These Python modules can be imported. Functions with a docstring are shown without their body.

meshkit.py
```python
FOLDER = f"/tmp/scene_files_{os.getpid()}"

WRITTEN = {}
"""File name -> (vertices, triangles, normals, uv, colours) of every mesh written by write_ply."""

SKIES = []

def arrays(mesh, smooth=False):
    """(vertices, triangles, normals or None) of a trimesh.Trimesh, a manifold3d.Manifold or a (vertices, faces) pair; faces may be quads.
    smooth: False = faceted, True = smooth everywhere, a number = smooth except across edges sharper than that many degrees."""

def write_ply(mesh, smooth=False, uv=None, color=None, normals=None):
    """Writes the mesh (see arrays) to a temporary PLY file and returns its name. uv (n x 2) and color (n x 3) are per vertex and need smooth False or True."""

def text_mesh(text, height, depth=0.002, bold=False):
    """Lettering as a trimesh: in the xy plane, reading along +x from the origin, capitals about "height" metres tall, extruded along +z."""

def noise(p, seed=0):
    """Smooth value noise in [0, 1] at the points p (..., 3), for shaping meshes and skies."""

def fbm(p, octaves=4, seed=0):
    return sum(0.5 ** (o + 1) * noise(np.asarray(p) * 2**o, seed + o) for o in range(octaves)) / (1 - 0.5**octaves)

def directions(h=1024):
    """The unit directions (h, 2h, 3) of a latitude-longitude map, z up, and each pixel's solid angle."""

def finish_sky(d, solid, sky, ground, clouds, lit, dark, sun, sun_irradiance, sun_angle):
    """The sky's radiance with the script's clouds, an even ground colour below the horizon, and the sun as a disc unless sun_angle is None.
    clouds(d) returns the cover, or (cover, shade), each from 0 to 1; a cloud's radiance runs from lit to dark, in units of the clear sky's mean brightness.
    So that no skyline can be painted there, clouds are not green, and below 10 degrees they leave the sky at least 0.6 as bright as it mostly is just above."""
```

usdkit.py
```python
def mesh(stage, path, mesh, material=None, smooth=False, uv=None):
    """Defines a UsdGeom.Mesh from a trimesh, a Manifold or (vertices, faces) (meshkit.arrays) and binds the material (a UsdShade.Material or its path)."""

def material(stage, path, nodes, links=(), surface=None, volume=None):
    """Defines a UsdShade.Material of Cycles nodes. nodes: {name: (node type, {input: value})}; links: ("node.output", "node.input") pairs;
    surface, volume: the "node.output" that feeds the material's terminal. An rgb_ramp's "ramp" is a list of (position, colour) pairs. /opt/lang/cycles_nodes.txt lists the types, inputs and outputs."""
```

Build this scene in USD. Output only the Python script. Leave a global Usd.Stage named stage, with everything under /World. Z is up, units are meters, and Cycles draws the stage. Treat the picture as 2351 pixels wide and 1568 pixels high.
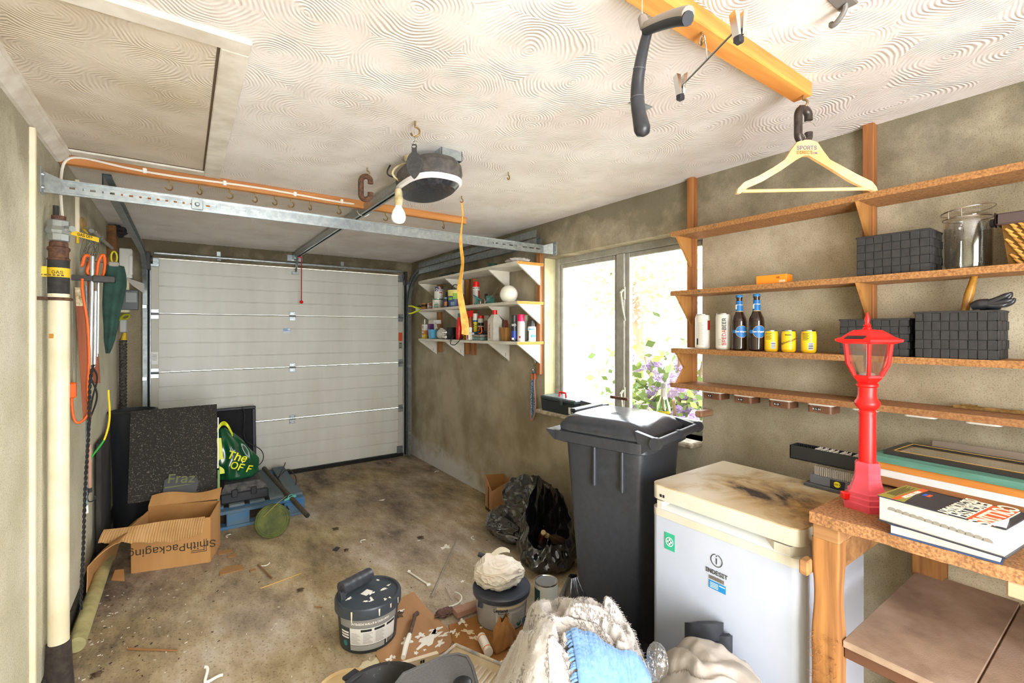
import math, random, numpy as np, trimesh, usdkit, meshkit, manifold3d
import shapely.geometry as sg
from pxr import Usd, UsdGeom, UsdLux, UsdShade, Gf, Sdf
PI = math.pi
stage = Usd.Stage.CreateInMemory()
UsdGeom.SetStageUpAxis(stage, 'Z'); UsdGeom.SetStageMetersPerUnit(stage, 1)
UsdGeom.Xform.Define(stage, '/World'); UsdGeom.Scope.Define(stage, '/World/Looks')
mat = usdkit.material
# ---------------------------------------------------------------- camera
cam = UsdGeom.Camera.Define(stage, '/World/camera')
cam.AddTranslateOp().Set(Gf.Vec3d(0, 0, 1.42)); cam.AddRotateXYZOp().Set(Gf.Vec3f(90, 0, -35.2))
cam.CreateHorizontalApertureAttr(36.0); cam.CreateVerticalApertureAttr(24.01)
cam.CreateFocalLengthAttr(36 * 1068 / 2351); cam.CreateVerticalApertureOffsetAttr(-36 * 25.5 / 2351)
cam.CreateClippingRangeAttr(Gf.Vec2f(0.02, 200)); cam.CreateExposureAttr(0.62)
# ---------------------------------------------------------------- sky and daylight
sky = UsdLux.DomeLight.Define(stage, '/World/sky')
mat(stage, '/World/Looks/sky_look', {'tc': ('texture_coordinate', {}), 'n': ('noise_texture', {'scale': 2.5, 'detail': 5}),
    'r': ('rgb_ramp', {'ramp': [(.4, (.86, .93, 1.0)), (.6, (1, 1, 1))]}), 'b': ('background_shader', {'strength': 8.5})},
    [('tc.generated', 'n.vector'), ('n.fac', 'r.fac'), ('r.color', 'b.color')], surface='b.background')
UsdShade.MaterialBindingAPI.Apply(sky.GetPrim()).Bind(UsdShade.Material.Get(stage, '/World/Looks/sky_look'))
# daylight that comes in through the open rear doorway behind the camera
dl = UsdLux.RectLight.Define(stage, '/World/rear_doorway_daylight')
dl.AddTranslateOp().Set(Gf.Vec3d(.5, -1.36, 1.05)); dl.AddRotateXYZOp().Set(Gf.Vec3f(96, 0, 0))
dl.CreateWidthAttr(1.2); dl.CreateHeightAttr(1.95); dl.CreateIntensityAttr(5.5); dl.CreateColorAttr(Gf.Vec3f(.96, .98, 1.04))
# ---------------------------------------------------------------- helpers
V = lambda *a: np.array(a, float)
def lin(c):
    if isinstance(c, str): c = [int(c[i:i + 2], 16) for i in (0, 2, 4)]
    return tuple(((v / 255) / 12.92 if v / 255 < .04045 else ((v / 255 + .055) / 1.055) ** 2.4) for v in c)
_m = {}
def M(name, c, r=.55, c2=None, sc=14, bump=0, bs=None, metal=0, st=(1, 1, 1), lo=.36, hi=.64, det=4, spec=.5, dist=0, coat=0, mid=None, sheen=0, **kw):
    """Procedural material: colour c mottled with c2 (noise at scale sc stretched by st), roughness r, bump."""
    if name in _m: return _m[name]
    p = {'roughness': r, 'metallic': metal, 'specular_ior_level': spec}
    if coat: p['coat_weight'] = coat
    if sheen: p['sheen_weight'] = sheen
    p.update(kw); N = {'p': ('principled_bsdf', p)}; L = []
    if c2 is not None or bump:
        N['tc'] = ('texture_coordinate', {}); N['mp'] = ('mapping', {'scale': st}); L += [('tc.object', 'mp.vector')]
    if c2 is not None:
        N['n'] = ('noise_texture', {'scale': sc, 'detail': det, 'roughness': .6, 'distortion': dist})
        stops = [(lo, lin(c2)), (hi, lin(c))] if mid is None else [(lo, lin(c2)), ((lo + hi) / 2, lin(mid)), (hi, lin(c))]
        N['rp'] = ('rgb_ramp', {'ramp': stops}); L += [('mp.vector', 'n.vector'), ('n.fac', 'rp.fac'), ('rp.color', 'p.base_color')]
    else: p['base_color'] = lin(c)
    if bump:
        N['bn'] = ('noise_texture', {'scale': bs or sc * 3, 'detail': 3}); N['bp'] = ('bump', {'strength': .6, 'distance': bump})
        L += [('mp.vector', 'bn.vector'), ('bn.fac', 'bp.height'), ('bp.normal', 'p.normal')]
    _m[name] = mat(stage, '/World/Looks/' + name, N, L, surface='p.BSDF'); return _m[name]
def wood(name, c, c2, ax='y', sc=30, r=.6, **k):
    s = [1, 1, 1]; s['xyz'.index(ax)] = .06
    return M(name, c, r, c2, sc, bump=.0006, bs=sc * 3, st=tuple(s), dist=.6, **k)
def pane(name, tint=(1, 1, 1), rough=.02, extra=.0):
    if name in _m: return _m[name]
    N = {'t': ('transparent_bsdf', {'color': tint}), 'g': ('glossy_bsdf', {'roughness': rough, 'color': (1, 1, 1)}), 'f': ('layer_weight', {'blend': .5}),
         'pw': ('math', {'math_type': 'power', 'value2': 4.}), 'a': ('math', {'math_type': 'multiply_add', 'value2': .6, 'value3': .03 + extra, 'use_clamp': True}), 'm': ('mix_closure', {})}
    _m[name] = mat(stage, '/World/Looks/' + name, N, [('f.facing', 'pw.value1'), ('pw.value', 'a.value1'), ('a.value', 'm.fac'), ('t.BSDF', 'm.closure1'), ('g.BSDF', 'm.closure2')], surface='m.closure'); return _m[name]
cat = lambda *ms: trimesh.util.concatenate([m for q in ms for m in (q if isinstance(q, (list, tuple)) else [q])])
def box(x0, x1, y0, y1, z0, z1, b=0):
    h = np.array([abs(x1 - x0), abs(y1 - y0), abs(z1 - z0)]) / 2; c = V((x0 + x1) / 2, (y0 + y1) / 2, (z0 + z1) / 2)
    b = min(b, h.min() * .9)
    if b <= 0:
        m = trimesh.creation.box(h * 2); m.apply_translation(c); return m
    p = []
    for sx in (-1, 1):
        for sy in (-1, 1):
            for sz in (-1, 1):
                for k in range(3):
                    q = h - b; q[k] = h[k]; p.append(q * (sx, sy, sz))
    m = trimesh.convex.convex_hull(np.array(p)); m.apply_translation(c); return m
def hull(pts): return trimesh.convex.convex_hull(np.array(pts, float))
def frame(d):
    d = d / np.linalg.norm(d); a = V(0, 0, 1) if abs(d[2]) < .9 else V(1, 0, 0)
    u = np.cross(a, d); u /= np.linalg.norm(u); return u, np.cross(d, u)
def tube(pts, r, n=8, closed=False, cap=True):
    p = np.array(pts, float); k = len(p); rr = np.full(k, r, float) if np.ndim(r) == 0 else np.array(r, float)
    t = np.gradient(p, axis=0) if not closed else np.roll(p, -1, 0) - np.roll(p, 1, 0)
    t /= np.maximum(np.linalg.norm(t, axis=1, keepdims=True), 1e-9)
    u, _ = frame(t[0]); a = np.arange(n) * 2 * PI / n; v = []
    for i in range(k):
        u = u - t[i] * (u @ t[i]); u /= max(np.linalg.norm(u), 1e-9); w = np.cross(t[i], u)
        v.append(p[i] + rr[i] * (np.cos(a)[:, None] * u + np.sin(a)[:, None] * w))
    v = np.vstack(v); f = []
    for i in range(k if closed else k - 1):
        j = (i + 1) % k
        for q in range(n):
            s = (q + 1) % n; f += [[i * n + q, i * n + s, j * n + s], [i * n + q, j * n + s, j * n + q]]
    if cap and not closed:
        v = np.vstack([v, p[0], p[-1]]); e = len(v)
        for q in range(n):
            s = (q + 1) % n; f += [[e - 2, s, q], [e - 1, (k - 1) * n + q, (k - 1) * n + s]]
    return trimesh.Trimesh(v, f, process=False)
def cyl(p, q, r, r2=None, n=20): return tube([p, q], [r, r if r2 is None else r2], n)
def smoothpath(pts, n=40):
    from scipy.interpolate import CubicSpline
    p = np.array(pts, float); d = np.r_[0, np.cumsum(np.linalg.norm(np.diff(p, axis=0), axis=1))]
    return CubicSpline(d, p)(np.linspace(0, d[-1], n))
def wire(pts, r, n=40, k=6): return tube(smoothpath(pts, n), r, k)
def lathe(pr, at=(0, 0, 0), n=32, sq=None):
    """Surface of revolution of (radius, z) points; sq = number of flat sides instead of round."""
    pr = np.array(pr, float); n = sq or n; a = (np.arange(n) + (.5 if sq else 0)) * 2 * PI / n
    v = np.stack([np.outer(pr[:, 0], np.cos(a)), np.outer(pr[:, 0], np.sin(a)), np.repeat(pr[:, 1:2], n, 1)], -1).reshape(-1, 3); f = []
    for i in range(len(pr) - 1):
        for q in range(n):
            s = (q + 1) % n; f += [[i * n + q, i * n + s, (i + 1) * n + s], [i * n + q, (i + 1) * n + s, (i + 1) * n + q]]
    m = trimesh.Trimesh(v, f, process=False); m.apply_translation(at); return m
def prism(poly, d0, d1, plane='xy'):
    m = trimesh.creation.extrude_polygon(poly if hasattr(poly, 'exterior') else sg.Polygon(poly), d1 - d0, engine='earcut'); v = m.vertices.copy(); v[:, 2] += d0
    if plane == 'xz': v = v[:, [0, 2, 1]]; m.faces = m.faces[:, ::-1]
    if plane == 'yz': v = v[:, [2, 0, 1]]
    m.vertices = v; return m
def mv(m, t): m = m.copy(); m.apply_translation(t); return m
def rot(m, deg, ax=(0, 0, 1), at=(0, 0, 0)):
    m = m.copy(); m.apply_transform(trimesh.transformations.rotation_matrix(math.radians(deg), ax, at)); return m
def grid(fn, nu, nv, th=0):
    """Sheet: fn(u, v) -> point for u, v in 0..1; th gives it thickness."""
    U, W = np.meshgrid(np.linspace(0, 1, nu), np.linspace(0, 1, nv), indexing='ij'); P = np.asarray(fn(U, W), float)
    P = np.moveaxis(P, 0, -1) if P.shape[0] == 3 and P.ndim == 3 else P; v = P.reshape(-1, 3); f = []
    i, j = np.meshgrid(np.arange(nu - 1), np.arange(nv - 1), indexing='ij'); a = (i * nv + j).ravel()
    f = np.vstack([np.c_[a, a + nv, a + nv + 1], np.c_[a, a + nv + 1, a + 1]])
    m = trimesh.Trimesh(v, f, process=False)
    if th:
        nn = meshkit.arrays(m, True)[2]; k = len(v); w = v - nn * th
        e = np.r_[np.arange(nv), np.arange(1, nu) * nv + nv - 1, (nu - 1) * nv + np.arange(nv - 2, -1, -1), np.arange(nu - 2, 0, -1) * nv]; e2 = np.roll(e, -1)
        m = trimesh.Trimesh(np.vstack([v, w]), np.vstack([f, f[:, ::-1] + k, np.c_[e2, e, e + k], np.c_[e2, e + k, e2 + k]]), process=False)
    return m
def plate(a, b, c, d, th): return grid(lambda u, v: np.array([(1 - u) * (1 - v) * a[k] + u * (1 - v) * b[k] + u * v * c[k] + (1 - u) * v * d[k] for k in range(3)]), 2, 2, th)
def blob(c, r, seed=0, amp=.12, fr=3., sub=4, flat=None, rid=0):
    m = trimesh.creation.icosphere(sub); p = m.vertices.copy(); d = meshkit.fbm(p * fr + 7, 3, seed) - .5
    if rid: d = d - rid * np.abs(meshkit.noise(p * fr * 1.7 + 3, seed + 5) - .5)
    p = p * (1 + amp * 2 * d)[:, None] * np.array(r) + np.array(c)
    if flat is not None: p[:, 2] = np.maximum(p[:, 2], flat)
    return trimesh.Trimesh(p, m.faces, process=False)
_tx = {}
def txt(s, h, o, u, w, depth=.0006, bold=True, center=True):
    """Lettering: baseline point o (centre if center), reading along u, letters up along w."""
    k = (s, bold)
    if k not in _tx: _tx[k] = meshkit.text_mesh(s, 1.0, 1.0, bold)
    m = _tx[k].copy(); v = m.vertices * [h, h, depth]
    if center: v[:, 0] -= (v[:, 0].min() + v[:, 0].max()) / 2
    u = np.array(u, float) / np.linalg.norm(u); w = np.array(w, float) / np.linalg.norm(w)
    m.vertices = np.array(o) + v[:, :1] * u + v[:, 1:2] * w + v[:, 2:] * np.cross(u, w); return m
def wrap(m, r, c, a0):
    """Bends a mesh laid in the xz plane (x along, z up, y = proud of the surface, outward negative) around a vertical cylinder at c; a0 = facing angle in degrees."""
    if (np.ptp(m.vertices[:, 0]) > r * .5) and len(m.faces) < 400: m = m.subdivide_to_size(r * .22, max_iter=12)
    v = m.vertices.copy(); a = math.radians(a0) + v[:, 0] / r; R = r - v[:, 1]
    m = m.copy(); m.vertices = np.c_[c[0] + R * np.cos(a), c[1] + R * np.sin(a), c[2] + v[:, 2]]; return m
def band(r, z0, z1, a0, a1, c, t=.0006, n=14):
    """Label of thickness t round part of a vertical cylinder, from a0 to a1 degrees."""
    def fn(u, v):
        a = np.radians(a0 + (a1 - a0) * u); return np.array([c[0] + (r + t) * np.cos(a), c[1] + (r + t) * np.sin(a), c[2] + z0 + (z1 - z0) * v])
    return grid(fn, n, 2, t)
FACE = -125.2    # direction (degrees) from the middle of the room towards the camera
def cyltxt(s, h, r, c, a0, z, bold=True, up=False):
    """Lettering round a vertical cylinder, centred at angle a0 and height z; up = reading upwards."""
    m = txt(s, h, (0, 0, 0), (0, 0, 1), (-1, 0, 0), bold=bold) if up else txt(s, h, (0, 0, 0), (1, 0, 0), (0, 0, 1), bold=bold)
    m = mv(m, (0, -.0007, z)); return wrap(m, r, c, a0)
_n = {}
def numbered(path, name):
    k = (path, name); _n[k] = _n.get(k, -1) + 1
    return f'{path}/{name}' + (f'_{_n[k]:03d}' if _n[k] else '')
def bind(prim, m): UsdShade.MaterialBindingAPI.Apply(prim).Bind(m)
GROUPS = {'drinks_can': 'cans on the third wall shelf', 'beer_bottle': 'beer bottles on the third wall shelf', 'storage_basket': 'black woven baskets on the wall shelves', 'screw_tin': 'brown tins under the lowest wall shelf', 'tin_lid': 'white tin lids under the lowest wall shelf',
    'picture_frame': 'picture frames on the workbench', 'refuse_sack': 'black refuse sacks by the wheelie bin', 'cable_clip': 'white cable clips on the floor', 'dead_leaf': 'dead leaves on the floor', 'book': 'books on the workbench', 'spray_can': 'spray cans on the white shelves', 'halogen_bulb': 'halogen bulbs on the lower white shelf',
    'ceiling_batten': 'pine battens on the ceiling', 'pole': 'poles on the left wall', 'iron_hook': 'iron C hooks on the ceiling', 'screw_hook': 'screw hooks in the ceiling', 'paint_tub': 'paint tubs on the floor', 'carton': 'cartons on the white shelves', 'door_track': 'garage door tracks', 'bow_saw': 'bow saws on the left wall',
    'cardboard_scrap': 'cardboard scraps on the floor', 'cardboard_sheet': 'flattened cardboard on the floor', 'paint_blob': 'paint blobs on the floor', 'small_tin': 'tiny tins on the middle white shelf', 'bungee_cord': 'bungee cords', 'trunking': 'trunking on the left wall', 'glass_bottle': 'bottles in the open refuse sack'}
class T:
    """One thing: parts are collected in world space, then written under an Xform at the thing's base (one part alone becomes one Mesh)."""
    def __init__(s, name, label=None, cat=None, group=None, kind=None, xform=False):
        group = group or GROUPS.get(name); s.name, s.d, s.ps, s.x = name, dict(label=label, category=cat, group=group, kind=kind), [], xform
    def a(s, name, mesh, m, label=None, up=None, smooth=30, kind=None):
        if isinstance(mesh, (list, tuple)): mesh = cat(mesh)
        s.ps.append((name, mesh, m, label, up, smooth, kind)); return len(s.ps) - 1
    def end(s, base=None):
        lo = np.min([p[1].bounds[0] for p in s.ps], 0); hi = np.max([p[1].bounds[1] for p in s.ps], 0)
        b = np.array([(lo[0] + hi[0]) / 2, (lo[1] + hi[1]) / 2, lo[2]]) if base is None else np.array(base, float)
        path = numbered('/World', s.name); one = len(s.ps) == 1 and not s.x; paths = []
        if not one:
            x = UsdGeom.Xform.Define(stage, path); x.AddTranslateOp().Set(Gf.Vec3d(*map(float, b))); root = x.GetPrim()
        for name, mesh, m, label, up, smooth, kind in s.ps:
            q = mesh.copy(); q.apply_translation(-b)
            pp = path if one else numbered(path if up is None else paths[up], name); paths.append(pp)
            g = usdkit.mesh(stage, pp, q, m, smooth)
            if one: g.AddTranslateOp().Set(Gf.Vec3d(*map(float, b))); root = g.GetPrim()
            if label: g.GetPrim().SetCustomDataByKey('label', label)
            if kind: g.GetPrim().SetCustomDataByKey('kind', kind)
        for k, v in s.d.items():
            if v: root.SetCustomDataByKey(k, v)
        s.path, s.base, s.root = path, b, root; return s
def one(name, mesh, m, label, cat, group=None, smooth=30, kind=None):
    t = T(name, label, cat, group, kind); t.a(name, mesh, m, smooth=smooth); return t.end()
def struct(name, mesh, m, smooth=False): 
    t = T(name, kind='structure'); t.a(name, mesh, m, smooth=smooth); return t.end()
def copy(first, loc, rz=0, label=None, group=None):
    """Another instance of a thing, with its parts, at loc (its base) turned by rz degrees."""
    x = UsdGeom.Xform.Define(stage, numbered('/World', first.name)); x.AddTranslateOp().Set(Gf.Vec3d(*map(float, loc))); x.AddRotateZOp().Set(float(rz)); p = x.GetPrim()
    p.GetReferences().AddInternalReference(first.path); p.SetInstanceable(True)
    for k, v in dict(label=label or first.d['label'], category=first.d['cat' if 0 else 'category'], group=group or first.d['group']).items():
        if v: p.SetCustomDataByKey(k, v)
    return p
# ---------------------------------------------------------------- shared materials
XL, XR, YB, YF, ZC = -.447, 2.133, 5.02, -1.25, 2.195
galv = M('galvanised_steel', 'b9c0bf', .32, 'a2aaab', 40, metal=.85)
galv_dull = M('dull_galvanised_steel', '8d9492', .42, '7a8180', 30, metal=.7)
steel = M('bright_steel', 'd5d5d2', .2, metal=1)
rust = M('rusty_iron', '6a4630', .75, '3d2a1e', 60, bump=.0008)
darkiron = M('dark_waxed_iron', '4a3f38', .35, '2c2521', 50, bump=.0006, metal=.3)
brasshook = M('aged_brass', 'a98a56', .4, '7d6238', 60, metal=.7)
black = M('black_plastic', '1c1d20', .35)
blackm = M('matt_black_plastic', '232427', .6)
white = M('white_plastic', 'e9e6de', .4)
red = M('red_plastic', 'd8180f', .35)
pine = wood('orange_pine', 'cc8d4a', 'ad6a30', 'x', 26)
piney = wood('orange_pine_upright', 'ab7038', '84502a', 'z', 26)
paper_w = M('white_paper', 'ece9e2', .7)
ink = M('black_ink', '1a1a1c', .6)
dyp = M('dark_yellow_print', '5b4a12', .5); M('red_print', 'a5231f', .4); M('pale_grey_print', 'aaa69c', .5); M('dictionary_jacket', '2a2c33', .35); M('navy_cloth', '2b3f66', .6); M('cream_print', 'efe6cf', .5); M('slide_mount', 'd9d2c8', .7); M('navy_ink', '5b4a6a', .6); M('orange_jacket', 'e4572a', .4)
# ================================================================ THE ROOM
def wallmat(name, c, c2, stain, z0=2.2, zspan=.9, amt=.8, eff=0, effz=.5, sc=3):
    """Cement render: sandy relief, mottling, mould that grows in patches down from the ceiling, salts near the floor."""
    N = {'g': ('geometry', {}), 'n': ('noise_texture', {'scale': sc, 'detail': 6, 'roughness': .62}), 'r': ('rgb_ramp', {'ramp': [(.36, lin(c2)), (.62, lin(c))]}),
         'n2': ('noise_texture', {'scale': 240, 'detail': 2}), 'r2': ('rgb_ramp', {'ramp': [(.34, (.62, .6, .55)), (.46, (1, 1, 1))]}),
         'mm': ('mix_color', {'blend_type': 'multiply', 'fac': .8}), 's': ('separate_xyz', {}),
         'mz': ('map_range', {'from_min': z0 - zspan, 'from_max': z0, 'to_min': -.35, 'to_max': .32, 'clamp': True}),
         'n3': ('noise_texture', {'scale': 2.6, 'detail': 5, 'roughness': .7}), 'ad': ('math', {'math_type': 'add'}),
         'r3': ('rgb_ramp', {'ramp': [(.5, (0, 0, 0)), (.78, (amt, amt, amt))]}), 'm3': ('mix_color', {'b': lin(stain)}),
         'bp': ('bump', {'strength': .5, 'distance': .003}), 'p': ('principled_bsdf', {'roughness': .9, 'specular_ior_level': .2})}
    L = [('g.position', 'n.vector'), ('n.fac', 'r.fac'), ('g.position', 'n2.vector'), ('n2.fac', 'r2.fac'), ('r.color', 'mm.a'), ('r2.color', 'mm.b'), ('g.position', 's.vector'), ('s.z', 'mz.value'),
         ('g.position', 'n3.vector'), ('n3.fac', 'ad.value1'), ('mz.result', 'ad.value2'), ('ad.value', 'r3.fac'), ('r3.color', 'm3.fac'), ('mm.result', 'm3.a'), ('n2.fac', 'bp.height'), ('bp.normal', 'p.normal')]
    last = 'm3.result'
    if eff:
        N.update({'me': ('map_range', {'from_min': 0., 'from_max': effz, 'to_min': .30, 'to_max': -.4, 'clamp': True}), 'my': ('map_range', {'from_min': 2.2, 'from_max': 3.6, 'to_min': -.35, 'to_max': 0, 'clamp': True}),
                  'ne': ('noise_texture', {'scale': 3.1, 'detail': 6, 'roughness': .65, 'distortion': .8}), 'ae': ('math', {'math_type': 'add'}), 'ae2': ('math', {'math_type': 'add'}),
                  're': ('rgb_ramp', {'ramp': [(.53, (0, 0, 0)), (.74, (eff, eff, eff))]}), 'm4': ('mix_color', {'b': lin('cfccc9')})})
        L += [('s.z', 'me.value'), ('s.y', 'my.value'), ('g.position', 'ne.vector'), ('ne.fac', 'ae.value1'), ('me.result', 'ae.value2'), ('ae.value', 'ae2.value1'), ('my.result', 'ae2.value2'), ('ae2.value', 're.fac'), ('re.color', 'm4.fac'), (last, 'm4.a')]; last = 'm4.result'
    L.append((last, 'p.base_color')); return mat(stage, '/World/Looks/' + name, N, L, surface='p.BSDF')
w_left = wallmat('painted_render', 'd8d2ba', 'c2bc9f', '6d6450', 2.2, 1.0, .55, sc=2)
w_right = wallmat('grey_render', 'b8ad96', '978b72', '5a5442', 2.2, .8, .7, eff=.85, effz=.55)
w_back = wallmat('back_render', 'a6997e', '8a7d64', '463c2c', 2.2, .6, .7)
# floor: stained concrete
N = {'g': ('geometry', {}), 'mp': ('mapping', {'rotation': (0, 0, .5), 'scale': (1, .45, 1)}), 'n': ('noise_texture', {'scale': 3.6, 'detail': 11, 'roughness': .72, 'distortion': .12}),
     'r': ('rgb_ramp', {'ramp': [(.28, lin('63564a')), (.40, lin('948670')), (.51, lin('b3a58b')), (.62, lin('c8bfae')), (.74, lin('d3cec6'))]}),
     's': ('separate_xyz', {}), 'my': ('map_range', {'from_min': 1.6, 'from_max': 4.6, 'to_min': .035, 'to_max': -.075, 'clamp': True}), 'mx': ('map_range', {'from_min': -.45, 'from_max': .15, 'to_min': -.09, 'to_max': 0, 'clamp': True}),
     'a': ('math', {'math_type': 'add'}), 'b': ('math', {'math_type': 'add'}), 'n2': ('noise_texture', {'scale': 90, 'detail': 3}), 'r2': ('rgb_ramp', {'ramp': [(.33, (.45, .42, .38)), (.42, (1, 1, 1))]}),
     'mm': ('mix_color', {'blend_type': 'multiply', 'fac': .8}), 'n3': ('noise_texture', {'scale': 1.1, 'detail': 3}), 'r3': ('rgb_ramp', {'ramp': [(.4, lin('f4ead0')), (.6, lin('ece6ea'))]}), 'm3': ('mix_color', {'blend_type': 'multiply', 'fac': .9}),
     'bp': ('bump', {'strength': .4, 'distance': .004}), 'p': ('principled_bsdf', {'roughness': .78, 'specular_ior_level': .3})}
floor_m = mat(stage, '/World/Looks/stained_concrete', N, [('g.position', 'mp.vector'), ('mp.vector', 'n.vector'), ('g.position', 's.vector'), ('s.y', 'my.value'), ('s.x', 'mx.value'), ('n.fac', 'a.value1'), ('my.result', 'a.value2'), ('a.value', 'b.value1'), ('mx.result', 'b.value2'),
     ('b.value', 'r.fac'), ('g.position', 'n2.vector'), ('n2.fac', 'r2.fac'), ('r.color', 'mm.a'), ('r2.color', 'mm.b'), ('g.position', 'n3.vector'), ('n3.fac', 'r3.fac'), ('mm.result', 'm3.a'), ('r3.color', 'm3.b'), ('m3.result', 'p.base_color'), ('n.fac', 'bp.height'), ('bp.normal', 'p.normal')], surface='p.BSDF')
# ceiling: combed fan plaster, rings around scattered centres
def artex(name, c, c2, off=0):
    N = {'g': ('geometry', {}), 'nz': ('noise_texture', {'scale': 5, 'detail': 2}), 'sc': ('vector_math', {'math_type': 'scale', 'scale': .09}), 'ad': ('vector_math', {'math_type': 'add'}),
         'v': ('voronoi_texture', {'scale': 4.2, 'randomness': .85, 'dimensions': '2D'}), 'mu': ('math', {'math_type': 'multiply', 'value2': 135.}), 'si': ('math', {'math_type': 'sine'}),
         'n2': ('noise_texture', {'scale': 3, 'detail': 4}), 'nf': ('noise_texture', {'scale': 70, 'detail': 3}), 'mu2': ('math', {'math_type': 'multiply', 'value2': 1.3}), 'a2': ('math', {'math_type': 'add'}),
         'r': ('rgb_ramp', {'ramp': [(.38, lin(c2)), (.6, lin(c))]}), 'nk': ('noise_texture', {'scale': 9, 'detail': 3}), 'mk': ('map_range', {'from_min': .4, 'from_max': .62, 'to_min': .1, 'to_max': 1., 'clamp': True}), 'mq': ('math', {'math_type': 'multiply'}), 'rs': ('rgb_ramp', {'ramp': [(.2, (.84, .81, .77)), (.5, (1, 1, 1))]}), 'ms': ('map_range', {'from_min': -1, 'from_max': 1}), 'mm': ('mix_color', {'blend_type': 'multiply', 'fac': .35}),
         'bp': ('bump', {'strength': .4, 'distance': .0028}), 'p': ('principled_bsdf', {'roughness': .85, 'specular_ior_level': .25})}
    return mat(stage, '/World/Looks/' + name, N, [('g.position', 'nz.vector'), ('nz.color', 'sc.vector1'), ('g.position', 'ad.vector1'), ('sc.vector', 'ad.vector2'), ('ad.vector', 'v.vector'), ('v.distance', 'mu.value1'), ('mu.value', 'si.value1'),
        ('g.position', 'n2.vector'), ('g.position', 'nf.vector'), ('n2.fac', 'r.fac'), ('g.position', 'nk.vector'), ('nk.fac', 'mk.value'), ('si.value', 'mq.value1'), ('mk.result', 'mq.value2'), ('mq.value', 'ms.value'), ('ms.result', 'rs.fac'), ('r.color', 'mm.a'), ('rs.color', 'mm.b'), ('mm.result', 'p.base_color'),
        ('nf.fac', 'mu2.value1'), ('mu2.value', 'a2.value1'), ('mq.value', 'a2.value2'), ('a2.value', 'bp.height'), ('bp.normal', 'p.normal')], surface='p.BSDF')
ceil_m = artex('combed_plaster', 'e6e0db', 'dad1ca'); hatch_m = artex('dirty_combed_plaster', 'd3c7b6', 'c0b29d')
struct('floor', box(XL - .15, XR + .15, YF - .15, YB + .15, -.1, 0), floor_m)
struct('ceiling', box(XL - .15, XR + .15, YF - .15, YB + .15, ZC, ZC + .1), ceil_m)
struct('wall_left', box(XL - .15, XL, YF - .15, YB + .15, 0, ZC), w_left)
wy0, wy1, wz0, wz1 = 1.36, 2.616, .86, 1.945        # window opening
struct('wall_right', cat(box(XR, XR + .17, YF - .15, wy0, 0, ZC), box(XR, XR + .17, wy1, YB + .15, 0, ZC), box(XR, XR + .17, wy0, wy1, 0, wz0), box(XR, XR + .17, wy0, wy1, wz1, ZC)), w_right)
dx0, dx1, dz1 = -.235, 2.03, 2.045                 # garage doorway
struct('wall_back', cat(box(XL, dx0, YB, YB + .15, 0, ZC), box(dx1, XR, YB, YB + .15, 0, ZC), box(dx0, dx1, YB, YB + .15, dz1, ZC)), w_back)
struct('wall_front', cat(box(XL, -.1, YF - .15, YF, 0, ZC), box(1.1, XR, YF - .15, YF, 0, ZC), box(-.1, 1.1, YF - .15, YF, 2.05, ZC)), w_left)
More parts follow.
